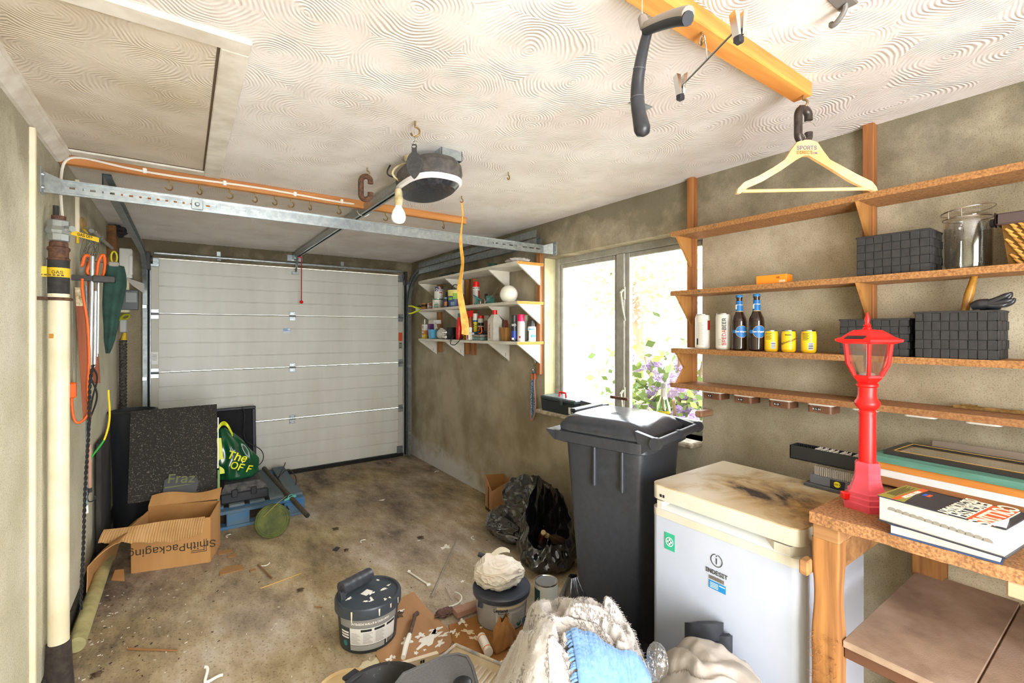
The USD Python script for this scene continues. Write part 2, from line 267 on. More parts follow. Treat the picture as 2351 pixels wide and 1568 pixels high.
# ceiling hatch: dirty panel, painted strips and coving along the left wall
paint = M('old_white_paint', 'ddd6ca', .7, 'c5bbaa', 9, bump=.0012, bs=60)
h = [(-.412, .30), (.081, .30), (.081, 2.69), (-.412, 2.69)]
t = T('trim', kind='structure')
t.a('hatch_panel', box(-.40, .078, 1.485, 2.69, ZC - .004, ZC + .02), hatch_m, 'dirty combed plaster panel inside the hatch frame')
t.a('gap', cat(box(.074, .082, 1.48, 2.695, ZC - .006, ZC), box(-.40, .08, 2.684, 2.692, ZC - .006, ZC), box(-.40, .08, 1.479, 1.487, ZC - .006, ZC)), M('dark_gap', '5b4a3a', .9)); t.a('frame_strip', box(XL + .04, .15, 1.415, 1.480, ZC - .014, ZC + .01, .003), paint); t.a('frame_strip', box(.081, .15, 1.481, 2.76, ZC - .014, ZC + .01, .003), paint); t.a('frame_strip', box(-.40, .081, 2.69, 2.755, ZC - .014, ZC + .01, .003), paint)
t.a('frame_strip', box(XL + .035, -.40, .1, 2.755, ZC - .016, ZC + .01, .003), paint)
t.a('coving', prism([(XL, ZC - .05), (XL + .012, ZC - .05), (XL + .04, ZC - .02), (XL + .04, ZC), (XL, ZC)], -1.2, 2.76, 'xz'), paint); t.end()
# sectional garage door
door_m = M('white_door_steel', 'd9d7cc', .45, 'cbc8ba', 3, bump=.0008, bs=400, st=(1, 1, .15))
cap_m = M('grey_white_end_cap', 'c3bfae', .5); seal = M('black_rubber_seal', '15130f', .8)
d = T('door', kind='structure'); zs = [.03, .555, 1.075, 1.59, 2.035]
zs = [.035, .545, 1.055, 1.562, 2.04]
for i in range(4):
    z0, z1 = zs[i] + .003, zs[i + 1] - .003; gr = []
    n = 3
    prof = []                                           # pressed grooves across each panel
    for k in range(n + 1):
        za, zb = z0 + (z1 - z0) * k / (n + 1) * 1.0, z0 + (z1 - z0) * (k + 1) / (n + 1)
        prof += [(YB + .005, za + .004), (YB + .0, za + .008), (YB, zb - .004), (YB + .005, zb)]
    prof += [(YB + .04, z1), (YB + .04, z0)]
    pid = d.a('door_panel', prism(prof, dx0 + .03, dx1 - .03, 'yz'), door_m, smooth=False)
    for xa in (dx0 + .005, dx1 - .06): d.a('end_cap', box(xa, xa + .055 if xa < 0 else dx1 - .005, YB - .004, YB + .04, z0, z1, .003), cap_m, up=pid)
    if i: d.a('joint_bead', cyl((dx0 + .06, YB - .001, zs[i]), (dx1 - .06, YB - .001, zs[i]), .0035, n=8), M('joint_grey', '96938a', .6))
d.a('bottom_seal', box(dx0, dx1, YB - .012, YB + .04, 0, .036, .006), seal, 'black rubber seal along the bottom edge')
bolt = lambda x, y, z, r=.006: cyl((x, y, z), (x, y - .006, z), r, r * .8, 8)
for xc in (dx0 + .032, (dx0 + dx1) / 2 - .02, dx1 - .032):
    for z in zs[1:4]:
        hi_ = d.a('hinge', cat(box(xc - .028, xc + .028, YB - .009, YB - .004, z + .008, z + .04, .002), box(xc - .028, xc + .028, YB - .009, YB - .004, z - .045, z - .008, .002), cyl((xc - .03, YB - .012, z), (xc + .03, YB - .012, z), .008, n=10)), galv)
        d.a('bolt', cat([bolt(xc + a, YB - .009, z + b) for a in (-.018, .018) for b in (.025, -.03)]), steel, up=hi_)
for xc in (dx0 + .032, dx1 - .032):
    d.a('top_bracket', cat(box(xc - .03, xc + .03, YB - .012, YB - .004, 1.965, 2.04, .003), box(xc - .022, xc + .022, YB - .03, YB - .012, 1.985, 2.005, .002)), galv)
d.a('bottom_bracket', box(dx1 - .075, dx1 - .01, YB - .02, YB - .004, .04, .12, .003), galv_dull)
sp = d.a('sticker', box(.795, .865, YB - .0045, YB - .003, 1.395, 1.44), M('blue_white_print', '8fb0d4', .5), 'small blue and white maker sticker')
d.a('print', cat(box(.797, .863, YB - .006, YB - .0043, 1.395, 1.4), box(.835, .86, YB - .006, YB - .0043, 1.42, 1.437), box(.797, .863, YB - .006, YB - .0043, 1.404, 1.412)), paper_w, up=sp)
d.a('sticker', box(dx0 + .008, dx0 + .055, YB - .007, YB - .004, 1.13, 1.235), paper_w, 'white printed notice on the left edge')
d.a('sticker', box(dx1 - .055, dx1 - .012, YB - .007, YB - .004, 1.30, 1.395), M('orange_sticker', 'd2501a', .5), 'orange warning sticker on the right edge')
d.a('sticker', box(dx1 - .055, dx1 - .012, YB - .007, YB - .004, 1.21, 1.29), M('grey_sticker', 'a9a79c', .6), 'grey printed data label under the orange one')
d.a('print', cat([box(dx1 - .05, dx1 - .018, YB - .0085, YB - .0068, 1.22 + k * .011, 1.225 + k * .011) for k in range(6)] + [box(dx0 + .014, dx0 + .045, YB - .0085, YB - .0068, 1.165 + k * .009, 1.167 + k * .009) for k in range(6)]), ink)
d.end()
# window on the right wall
alu = M('grey_window_metal', 'a9a69c', .5, '99968b', 20, metal=.25); reveal = M('yellowed_reveal_paint', 'c8c39a', .8, 'b6b088', 8, bump=.0015, bs=200)
w = T('window', kind='structure'); fx0, fx1 = XR + .10, XR + .145; ym = 1.985
w.a('reveal', cat(box(XR, XR + .17, wy1 - .003, wy1 + .004, wz0, wz1)), reveal)
w.a('lintel', box(XR - .002, XR + .10, wy0, wy1, wz1 - .004, wz1 + .004), w_right)
w.a('sill', box(XR - .09, XR + .11, wy0 + .0, wy1, wz0 - .028, wz0, .008), M('flaking_sill_paint', 'c7bfae', .8, '8e8068', 25, bump=.002))
def fr(y0, y1, z0, z1, k, xa=fx0, xb=fx1): return cat(box(xa, xb, y0, y0 + k, z0, z1, .004), box(xa, xb, y1 - k, y1, z0, z1, .004), box(xa, xb, y0 + k, y1 - k, z0, z0 + k, .004), box(xa, xb, y0 + k, y1 - k, z1 - k, z1, .004))
w.a('outer_frame', fr(wy0, wy1, wz0, wz1, .045), alu); w.a('mullion', box(fx0 - .006, fx1, ym - .032, ym + .032, wz0 + .045, wz1 - .045, .004), alu)
glass = pane('window_glass', (1, 1, 1), .01)
for y0, y1 in ((wy0 + .045, ym - .032), (ym + .032, wy1 - .045)):
    c = w.a('casement', fr(y0, y1, wz0 + .045, wz1 - .045, .03, fx0 + .01, fx1 - .006), alu)
    w.a('pane', box(fx0 + .024, fx0 + .028, y0 + .028, y1 - .028, wz0 + .072, wz1 - .072), glass, up=c)
for z in (1.64, 1.02):
    w.a('handle', cat(box(fx0 - .016, fx0 - .004, ym - .045, ym - .028, z - .03, z + .05, .003), tube([(fx0 - .02, ym - .036, z + .03), (fx0 - .045, ym - .04, z + .01), (fx0 - .04, ym - .05, z - .09), (fx0 - .02, ym - .052, z - .16)], [.007, .008, .006, .005], 8)), M('cream_worn_metal', 'a9a58c', .45, metal=.4))
w.end()
# ================================================================ TRACKS, CROSS BAR AND DOOR OPENER
def channel(pts, w, hgt, side):
    """C-profile track swept along pts in a yz plane: side = +1 opens to +x."""
    p = np.array(pts, float); t = np.gradient(p, axis=0); t /= np.linalg.norm(t, axis=1, keepdims=True); nrm = np.c_[np.zeros(len(p)), -t[:, 2], t[:, 1]]
    prof = [(0, -hgt / 2), (w, -hgt / 2), (w, -hgt / 2 + .006), (.004, -hgt / 2 + .004), (.004, hgt / 2 - .004), (w, hgt / 2 - .006), (w, hgt / 2), (0, hgt / 2)]
    k = len(prof); v = np.vstack([p[i] + np.array([[side * a, 0, 0] for a, b in prof]) + np.array([nrm[i] * b for a, b in prof]) for i in range(len(p))]); f = []
    for i in range(len(p) - 1):
        for q in range(k):
            s = (q + 1) % k; f += [[i * k + q, i * k + s, (i + 1) * k + s], [i * k + q, (i + 1) * k + s, (i + 1) * k + q]]
    m = trimesh.Trimesh(v, f, process=False); m.fix_normals(); return m
arc = lambda x: [(x, YB - .07, 0.02), (x, YB - .07, .9), (x, YB - .07, 1.68)] + [(x, YB - .07 - .37 * (1 - math.cos(a)), 1.68 + .37 * math.sin(a)) for a in np.linspace(0, PI / 2, 12)[1:]]
for xt, sd, lab in ((dx0 - .045, 1, 'curved galvanised roller track up the left side of the garage door'), (dx1 + .05, -1, 'curved galvanised roller track up the right side of the garage door')):
    t = T('door_track', lab, 'door track')
    t.a('roller_channel', channel(arc(xt) + [(xt, 3.6, 2.05), (xt, 2.58, 2.05)], .03 * 1, .055, sd), galv_dull)
    t.a('side_angle', cat(box(xt - sd * .002, xt + sd * .05, YB - .02, YB, 0, 1.98, .002), box(xt + sd * .0, xt + sd * .006, YB - .06, YB, 0, 1.98, .002)), galv)
    t.a('rubber_strip', box(xt + sd * .03, xt + sd * .045, YB - .05, YB - .02, 0.02, 1.97, .003), seal)
    for z in (.25, 1.0, 1.6): t.a('fixing_bracket', box(xt - sd * .004, xt + sd * .03, YB - .10, YB, z, z + .035, .003), galv)
    t.a('top_pulley', cat(cyl((xt + sd * .05, YB - .03, 2.02), (xt + sd * .065, YB - .03, 2.02), .035, n=20), box(xt + sd * .02, xt + sd * .05, YB - .06, YB, 1.93, 2.08, .004)), M('worn_black_casting', '35332f', .5))
    if sd < 0:
        sl = sg.box(2.6, 0, 4.62, .05)
        for y in np.arange(2.68, 4.6, .16): sl = sl.difference(sg.box(y, .012, y + .02, .017)).difference(sg.box(y + .07, .036, y + .09, .04))
        for z in (2.085, 2.02): t.a('slotted_rail', mv(prism(sl, xt - .036, xt - .032, 'yz'), (0, 0, z)), galv_dull)
    t.end()
t = T('spring_shaft', 'steel shaft with wall brackets along the top of the garage door', 'shaft')
t.a('tube', cyl((dx0 + .03, YB - .06, 2.075), (dx1 - .03, YB - .06, 2.075), .013), galv)
for x in (.26, 1.36): t.a('wall_bracket', cat(box(x - .016, x + .016, YB - .004, YB, 2.06, 2.14, .002), box(x - .016, x + .016, YB - .075, YB, 2.055, 2.061, .002), cyl((x, YB - .004, 2.115), (x, YB - .01, 2.115), .008, n=10)), galv)
t.end()
# slotted cross bar from wall to wall
t = T('cross_bar', 'long galvanised slotted bar spanning the garage under the ceiling', 'bar'); yb = 2.565
f = sg.box(XL + .02, 1.965, XR - .05, 2.02)
for x in list(np.arange(XL + .07, XL + .55, .062)) + list(np.arange(1.62, 2.06, .055)): f = f.difference(sg.box(x, 1.99, x + .042, 1.998))
bar = t.a('bar', cat(prism(f, yb - .003, yb, 'xz'), box(XL + .02, XR - .05, yb - .014, yb, 2.018, 2.022), box(XL + .02, XR - .05, yb - .014, yb, 1.963, 1.967)), galv)
for x0, x1 in ((XL + .02, .33), (1.62, XR - .05)):
    g = sg.box(x0, 1.972, x1, 2.013)
    for x in np.arange(x0 + .03, x1 - .06, .06): g = g.difference(sg.box(x, 1.988, x + .04, 1.999))
    t.a('splice_plate', prism(g, yb - .009, yb - .004, 'xz'), galv)
for x in (.05, 1.86): t.a('coach_bolt', cat(box(x - .022, x + .022, yb - .013, yb - .009, 1.97, 2.015, .002), cyl((x, yb - .012, 1.993), (x, yb - .02, 1.993), .011, .006, 14)), galv)
for x0, s in ((XL, 1), (XR, -1)): t.a('end_foot', cat(plate((x0 + s * .06, yb, 1.967), (x0 + s * .06, yb, 2.02), (x0 + s * .004, yb - .05, 2.035), (x0 + s * .004, yb - .05, 1.955), .004), box(x0, x0 + s * .004, yb - .09, yb - .04, 1.945, 2.045, .001), cyl((x0 + s * .004, yb - .068, 2.02), (x0 + s * .01, yb - .068, 2.02), .007, n=10), cyl((x0 + s * .004, yb - .068, 1.97), (x0 + s * .01, yb - .068, 1.97), .007, n=10)), galv)
t.end()
t = T('opener_rail', 'long galvanised drive rail running from the motor to the garage door', 'rail'); xr = .90
t.a('rail', cat(box(xr - .02, xr + .02, 2.10, YB - .02, 2.168, 2.178, .001), box(xr - .02, xr - .016, 2.10, YB - .02, 2.132, 2.17), box(xr + .016, xr + .02, 2.10, YB - .02, 2.132, 2.17), box(xr - .02, xr - .007, 2.10, YB - .02, 2.130, 2.134), box(xr + .007, xr + .02, 2.10, YB - .02, 2.130, 2.134)), galv)
t.a('drive_belt', box(xr - .006, xr + .006, 2.11, YB - .05, 2.15, 2.156), seal)
t.a('wall_bracket', cat(box(xr - .07, xr + .07, YB - .005, YB, 2.105, 2.165, .002), box(xr - .022, xr + .022, YB - .1, YB, 2.115, 2.131, .002)), galv)
t.a('ceiling_clip', cat([wire([(xr + a * .03, 2.86, ZC), (xr + a * .03, 2.86, 2.135), (xr + a * .008, 2.86, 2.122)], .003, 12) for a in (-1, 1)]), steel)
t.a('trolley_arm', cat(tube([(xr, YB - .16, 2.13), (xr, YB - .06, 2.0)], .009, 8), box(xr - .03, xr + .03, YB - .025, YB - .012, 1.975, 2.0, .002)), galv)
t.end()
t = T('release_cord', 'red pull cord with a ball end hanging from the opener rail', 'cord'); xc = 0.931
t.a('toggle', cyl((xr, 4.86, 2.128), (xc + .003, 4.86, 2.128), .005, n=8), red); t.a('cord', cyl((xc, 4.86, 2.128), (xc, 4.86, 1.70), .004, n=8), M('red_cord', 'b3202c', .6)); t.a('ball', trimesh.creation.icosphere(3, .017).apply_translation((xc, 4.86, 1.695)), red); t.end()
# motor head
def oval(cx, cy, a, b, n=40, e=2.6):
    th = np.arange(n) * 2 * PI / n; c, s = np.cos(th), np.sin(th)
    return np.c_[cx + a * np.sign(c) * np.abs(c) ** (2 / e), cy + b * np.sign(s) * np.abs(s) ** (2 / e)]
def loft(rings):
    n = len(rings[0][0]); v = np.vstack([np.c_[p, np.full(n, z)] for p, z in rings]); f = []
    for i in range(len(rings) - 1):
        for q in range(n):
            s = (q + 1) % n; f += [[i * n + q, i * n + s, (i + 1) * n + s], [i * n + q, (i + 1) * n + s, (i + 1) * n + q]]
    v = np.vstack([v, v[:n].mean(0), v[-n:].mean(0)]); e = len(v); k = (len(rings) - 1) * n
    f += [[e - 2, (q + 1) % n, q] for q in range(n)] + [[e - 1, k + q, k + (q + 1) % n] for q in range(n)]
    return trimesh.Trimesh(v, f, process=False)
t = T('door_opener', 'dusty black oval garage door motor with a white band', 'motor'); ox, oy = .888, 1.905
t.a('housing', loft([(oval(ox, oy, .112, .182), 2.065), (oval(ox, oy, .120, .190), 2.09), (oval(ox, oy, .116, .186), 2.125), (oval(ox, oy, .095, .165), 2.15)]), M('dusty_dark_plastic', '5c5650', .7, '3f3b38', 30))
t.a('light_band', loft([(oval(ox, oy, .110, .180), 2.045), (oval(ox, oy, .118, .188), 2.052), (oval(ox, oy, .118, .188), 2.066)]), M('white_band', 'e6e2e2', .4))
t.a('cover', loft([(oval(ox, oy, .06, .12), 2.02), (oval(ox, oy, .09, .158), 2.026), (oval(ox, oy, .107, .176), 2.046)]), M('dusty_black_cover', '1f2126', .35, '35363a', 60, lo=.45, hi=.5))
t.a('mounting_strap', cat(box(ox + .0, ox + .10, 1.775, 1.778, 2.152, ZC, .001), box(ox + .0, ox + .10, 1.83, 1.833, 2.152, ZC, .001), box(ox + .097, ox + .10, 1.775, 1.833, 2.152, ZC), box(ox + .0, ox + .003, 1.775, 1.833, 2.152, ZC)), galv)
t.a('power_lead', wire([(.83, 2.03, 2.12), (.76, 2.04, 2.12), (.77, 2.09, 2.16), (.79, 2.11, ZC - .002)], .004, 20), black)
t.end()
# ================================================================ BATTENS AND CABLES ON THE CEILING
t1 = one('ceiling_batten', box(XL, 1.585, 2.785, 2.82, 2.150, ZC, .003), pine, 'longest orange pine batten on the ceiling with the white cable and hooks', 'batten')
t2 = one('ceiling_batten', box(-.33, 1.575, 3.305, 3.34, 2.155, ZC, .003), pine, 'plain orange pine batten on the ceiling beyond the cross bar', 'batten')
t3 = one('ceiling_batten', box(.80, 1.60, .645, .70, 2.150, ZC, .003), wood('knotty_pine', 'e0a04e', 'bb7430', 'x', 16), 'short thick knotty pine batten on the ceiling above the wooden hanger', 'batten')
t = T('cable', 'white cable clipped along the ceiling batten and down the left wall', 'cable'); cw = M('cream_cable', 'e9e1d0', .5)
t.a('flex', wire([(XL + .012, 2.79, 1.62), (XL + .012, 2.79, 1.95), (XL + .012, 2.785, 2.10), (XL + .03, 2.779, 2.165), (-.30, 2.778, 2.178), (0, 2.778, 2.165), (.3, 2.778, 2.172), (.6, 2.778, 2.166), (.82, 2.778, 2.165)], .0055, 90), cw)
for x in (-.15, .17, .5, .75): t.a('clip', box(x - .008, x + .008, 2.772, 2.786, 2.158, 2.182, .003), white)
for z in (2.07, 1.87, 1.72): t.a('clip', box(XL, XL + .02, 2.78, 2.80, z - .007, z + .007, .003), white)
t.end()
def hookmesh(x, y, z, s=.055, w=.0032, a=0):
    """Screw hook hanging from (x, y, z), s high, open to the side a (degrees)."""
    r = s * .27; pts = [(0, 0, .004), (0, 0, -s * .38)] + [(r * math.sin(q) * 1.0, 0, -s * .38 - r - r * -math.cos(q)) for q in np.linspace(.3, 4.4, 14)]
    return mv(rot(tube(pts, w, 7), a), (x, y, z))
t = T('cup_hook', 'brass cup hook on the longest ceiling batten, the one nearest the left wall', 'hook', 'cup hooks along the longest batten', xform=True)
bx = [float(v) for v in (-0.059, 0.064, 0.193, 0.307, 0.403, 0.483, 0.582, 0.739, 1.018, 1.415)]
t.a('hook', hookmesh(bx[0], 2.80, 2.15, a=20), brasshook, smooth=60); t.end(base=(bx[0], 2.80, 2.095))
for i, x in enumerate(bx[1:]): copy(t, (x, 2.80, 2.095), (25, -10, 10, 15, -20, 30, 5, -15, 20)[i], 'brass cup hook on the longest ceiling batten, ' + ('second', 'third', 'fourth', 'fifth', 'sixth', 'seventh', 'eighth', 'ninth', 'tenth and last')[i] + ' from the left wall')
def chook(name, label, p, F_turn, mm_, sz=.128):
    w = sz * .09; r = sz * .17
    pts = [(r, 0, -.045 * sz / .128)] + [(r * math.cos(q), 0, -r - w + r * math.sin(q)) for q in np.linspace(.2, PI, 9)] + [(-r, 0, -sz + r + w)] + [(r * math.cos(q), 0, -sz + r + w + r * math.sin(q)) for q in np.linspace(PI, 2 * PI - .2, 9)] + [(r, 0, -sz * .66)]
    return one(name, mv(rot(tube(pts, w * 1.05, 10), F_turn), p), mm_, label, 'hook', smooth=60)
tk = T('screw_hook', 'brass screw hook in the ceiling carrying the left rusty iron hook', 'hook', xform=True); px_ = (.714, 2.209)
tk.a('hook', hookmesh(*px_, ZC, .04, a=FACE + 90), brasshook, smooth=60); tk.end(base=(*px_, ZC - .04))
chook('iron_hook', 'rusty iron C-shaped hook hanging left of the garage door motor', (.709, 2.216, ZC - .028), FACE + 90, rust, .135)
copy(tk, (1.571, .658, 2.11), -45, 'brass screw hook under the end of the knotty pine batten')
chook('iron_hook', 'shiny dark iron C-shaped hook carrying the wooden coat hanger', (1.575, .66, 2.12), FACE + 108, darkiron, .125)
copy(tk, (1.298,1.871, ZC - .04), 60, 'bare steel screw hook in the ceiling right of the motor')
copy(tk, (1.309, 2.36, ZC - .04), 40, 'steel screw hook in the ceiling holding the yellow fly paper')
tq = T('screw_hook', 'larger brass screw hook in the ceiling holding the black leaf tag', 'hook', xform=True); tq.a('hook', hookmesh(.70, 1.614, ZC, .062, .0035, a=FACE + 90), brasshook, smooth=60); tq.end(base=(.7, 1.614, ZC - .062))
# black leaf-shaped tag on a chain
t = T('leaf_tag', 'black leaf-shaped tag hanging on a small chain from a ceiling hook', 'tag'); lc = np.array((0.688,1.595,2.045))
ca, sa = math.cos(math.radians(FACE + 90)), math.sin(math.radians(FACE + 90))
y = np.linspace(0, 1, 18); hw = .029 * np.sin(PI * np.clip(y, 0, 1) ** .85) ** .75; prof = [(h_, .030 - .102 * q) for q, h_ in zip(y, hw)]
hw = None; pg = sg.Polygon([(a, b) for a, b in prof] + [(-a, b) for a, b in prof[::-1][1:-1]]).buffer(0).union(sg.box(-.009, .02, .009, .047)).union(sg.Point(0, .047).buffer(.010)).difference(sg.Point(0, .047).buffer(.0055))
t.a('leaf', mv(rot(prism(pg, -.002, .002, 'xz'), FACE + 90), lc), M('black_leather', '2b2a2a', .7, '3a3938', 80, bump=.0005))
ring = lambda c, r, w, a: tube([(c[0] + r * math.cos(q) * math.cos(a), c[1] + r * math.cos(q) * math.sin(a), c[2] + r * math.sin(q)) for q in np.arange(12) * PI / 6], w, 6, True)
top = np.array((.70, 1.614, ZC - .058)); b0 = lc + (0, 0, .05)
for k in range(6):
    c = b0 + (top - b0) * (k + .5) / 6; t.a('chain_link', ring(c, (.0085 if k else .011), .0013, 1.2 * k), steel, smooth=60)
t.end()
# pendant lamp with a bulb
t = T('pendant_lamp', 'bare pearl light bulb in a cream holder on a flex from the ceiling', 'lamp'); cream = M('aged_cream_plastic', 'cbbd98', .5, 'a8925f', 20)
bb = np.array((0.773,1.963,1.924))
t.a('ceiling_rose', lathe([(0, -.03), (.02, -.03), (.04, -.02), (.045, 0), (0, 0)], (.845, 1.965, ZC)), cream)
t.a('flex', wire([(.845, 1.965, ZC - .028), (.80, 1.985, 2.164), (.755, 1.975, 2.10), (bb[0] - .006, bb[1] + .01, 2.09), (bb[0], bb[1], bb[2] + .118)], .0045, 30), cream)
t.a('lamp_holder', lathe([(0, .12), (.013, .118), (.0165, .108), (.0165, .085), (.019, .083), (.019, .062), (.017, .058), (.017, .044), (0, .044)], bb), cream)
t.a('bulb', lathe([(0, .052), (.0135, .05), (.0145, .04), (.020, .030), (.028, .015), (.0315, -.002), (.030, -.016), (.0235, -.027), (.012, -.033), (0, -.035)], bb), M('pearl_bulb', 'f4f3f1', .25, subsurface_weight=.3), smooth=60)
t.end()
# fly paper
pth = [np.array((1.308,2.357,2.154)), np.array((1.312,2.354,2.069)), np.array((1.294,2.342,1.914)), np.array((1.297,2.328,1.813)), np.array((1.28,2.328,1.676)), np.array((1.283,2.301,1.539)), np.array((1.285,2.275,1.397))]
def fly(u, v):
    c = smoothpath(pth, 60); i = np.round(u * 59).astype(int); P = c[i]; wd = .012 + .030 * np.clip((u - .0) / .9, 0, 1) ** 1.5; tw = np.radians(FACE + 90) + 1.4 * np.sin(u * 9) * (1 - u)
    return np.array([P[..., 0] + (v - .5) * wd * np.cos(tw), P[..., 1] + (v - .5) * wd * np.sin(tw), P[..., 2] + .004 * np.sin(u * 40 + v * 3)])
t = T('fly_paper', 'yellow twisted fly paper strip hanging from a ceiling hook', 'fly paper')
t.a('strip', grid(fly, 60, 5, .0012), M('sticky_yellow_paper', 'dba645', .35, 'c78a2c', 25, lo=.4, hi=.5, coat=.4), smooth=60); t.a('red_tab', cyl(pth[0], (1.309, 2.36, ZC - .035), .003, n=6), red); t.end()
# bent black handle hung from the ceiling
t = T('moulded_handle', 'long bent black and grey plastic handle hanging from the ceiling', 'handle'); F = .93
hp = [np.array((0.76,0.602,2.026)), np.array((0.759,0.615,1.991)), np.array((0.756,0.623,1.95)), np.array((0.757,0.629,1.917)), np.array((0.758,0.628,1.877)), np.array((0.759,0.621,1.839)), np.array((0.759,0.615,1.813))]
pp = smoothpath(hp, 40); rr = np.interp(np.linspace(0, 1, 40), [0, .1, .35, .6, .8, .93, .98, 1], [.010, .0105, .012, .0135, .0145, .0165, .013, .004])
t.a('grip', tube(pp, rr, 14), M('soft_black_grip', '1d1e21', .38, '292a2e', 30), smooth=60)
ap = [np.array((0.749,0.61,2.046)), np.array((0.754,0.606,2.026)), np.array((0.749,0.573,2.017)), np.array((0.748,0.537,2.007)), np.array((0.744,0.503,1.991))]
ap2 = smoothpath(ap[1:], 16); t.a('head', tube(ap2, np.linspace(.010, .014, 16), 10), M('taupe_plastic', '8b7f76', .4), smooth=50)
t.a('head_underside', tube(ap2 + (0, 0, -.008), np.linspace(.009, .0125, 16), 10), blackm, smooth=50)
t.a('hanging_tab', tube([ap[0] + (0, 0, .004), ap[0], ap[1]], [.006, .009, .011], 8), M('taupe_plastic', ''), smooth=50)
for k in (14, 24): t.a('grip_ring', tube([pp[k], pp[k] + (pp[k + 1] - pp[k]) * .3], rr[k] + .0008, 14), M('grey_grip_line', '4a4a4d', .5))
t.a('hanging_wire', cyl(ap[0], ap[0] + (0, 0, .095), .0012, n=6), steel); t.end()
t = one('hook_plate', cat(rot(box(1.235, 1.325, 1.035, 1.065, ZC - .004, ZC, .001), 0), hookmesh(1.28, 1.05, ZC, .03)), galv_dull, 'small grey steel hook plate on the ceiling behind the black handle', 'hook')
t = T('trouser_hanger', 'thin chrome trouser hanger with two spring clips by the knotty batten', 'hanger')
a, b = np.array((1.108,0.773,2.084)), np.array((0.994,0.547,2.085)); c = (a + b) / 2
t.a('bar', cyl(a, b, .0025, n=8), steel); hp_ = np.array((1.036, .66, 2.135))
t.a('hook', wire([c, c + (0, 0, .025), c + (-.012, 0, .045), c * .4 + hp_ * .6 + (-.02, 0, .0), hp_ + (-.008, 0, .0), hp_ + (0, 0, .008), hp_ + (.010, 0, -.004)], .0018, 40), steel)
for q, tn in ((a, .1), (b, .1)):
    d = (b - a) / np.linalg.norm(b - a)
    t.a('clip', cat([hull([q + d * sx_ * .011 + n_ + (0, 0, dz) for sx_ in (-1, 1) for n_, dz in ((V(.003 * o, -.003 * o, 0), .03), (V(.010 * o, -.010 * o, 0), .034), (V(.001 * o, -.001 * o, 0), -.022), (V(.004 * o, -.004 * o, 0), -.022))]) for o in (-1, 1)]), steel)
    t.a('clip_pad', box(q[0] - .009, q[0] + .009, q[1] - .009, q[1] + .009, q[2] - .036, q[2] - .02, .003), blackm)
t.end()
one('screw_hook', hookmesh(1.036, .662, 2.152, .035, .0026, a=50), brasshook, 'brass screw hook in the knotty batten carrying the chrome trouser hanger', 'hook', smooth=60)
t = T('coat_hook', 'grey metal coat hook plate on the ceiling at the top edge', 'hook'); q = (1.263,0.444); 
t.a('plate', box(q[0] - .035, q[0] + .035, q[1] - .02, q[1] + .02, ZC - .006, ZC, .003), M('worn_grey_iron', '6f6a64', .5)); t.a('prong', wire([(q[0] + .01, q[1], ZC - .006), (q[0] + .02, q[1] + .015, ZC - .03), (q[0] + .025, q[1] + .03, ZC - .035), (q[0] + .03, q[1] + .035, ZC - .025)], .006, 20, 8), M('worn_grey_iron', '')); t.end()
# wooden coat hanger with lettering
hw = M('pale_beech', 'ecc489', .45, 'd9a865', 12, st=(.15, 1, 1)); t = T('coat_hanger', 'pale wooden coat hanger with blue and orange lettering', 'hanger')
O = np.array((1.573,0.652,1.849)); U = np.array((.817, -.576, 0)); Fv = np.array((.576, .817, 0)); k = 1.44 / 1068
P2 = lambda px, py: ((px - 1850) * k, (440 - py) * k)
outl = [P2(*p) for p in ((1690, 444), (1693, 434), (1708, 419), (1740, 405), (1775, 385), (1800, 368), (1815, 345), (1828, 328), (1842, 323), (1858, 323), (1874, 329), (1886, 347), (1902, 368), (1930, 383), (1965, 402), (1998, 418), (2008, 430), (2011, 438), (2004, 439), (1985, 433), (1950, 416), (1905, 388), (1870, 367), (1855, 358), (1843, 358), (1825, 368), (1790, 392), (1750, 416), (1715, 431), (1697, 445))]
m = prism(sg.Polygon(outl).buffer(.0008), -.006, .006, 'xz'); v = m.vertices.copy(); m.vertices = O + v[:, :1] * U + v[:, 1:2] * Fv + v[:, 2:] * V(0, 0, 1)
t.a('yoke', m, hw, smooth=40); w3 = lambda px, py, o=0: O + P2(px, py)[0] * U + V(0, 0, P2(px, py)[1]) + Fv * o
t.a('trouser_bar', cyl(w3(1704, 439), w3(1998, 433), .0055, n=12), hw)
q = [w3(1848, 324), w3(1847, 312), w3(1838, 302), w3(1834, 294), w3(1842, 284), w3(1856, 279), w3(1868, 284), w3(1872, 290)]; t.a('hook', wire(q, .0016, 40), steel)
t.a('lettering', txt('SPORTS', .0115, w3(1849, 345, -.0062), U, (0, 0, 1)), M('navy_ink', '5b4a6a', .6)); t.a('lettering', cat(txt('DIRECT', .0095, w3(1844, 355, -.0062), U, (0, 0, 1)), ), M('orange_ink', 'e8551c', .6)); t.a('lettering', txt('.COM', .0055, w3(1866, 355, -.0062), U, (0, 0, 1)), M('navy_ink', ''))
t.end()
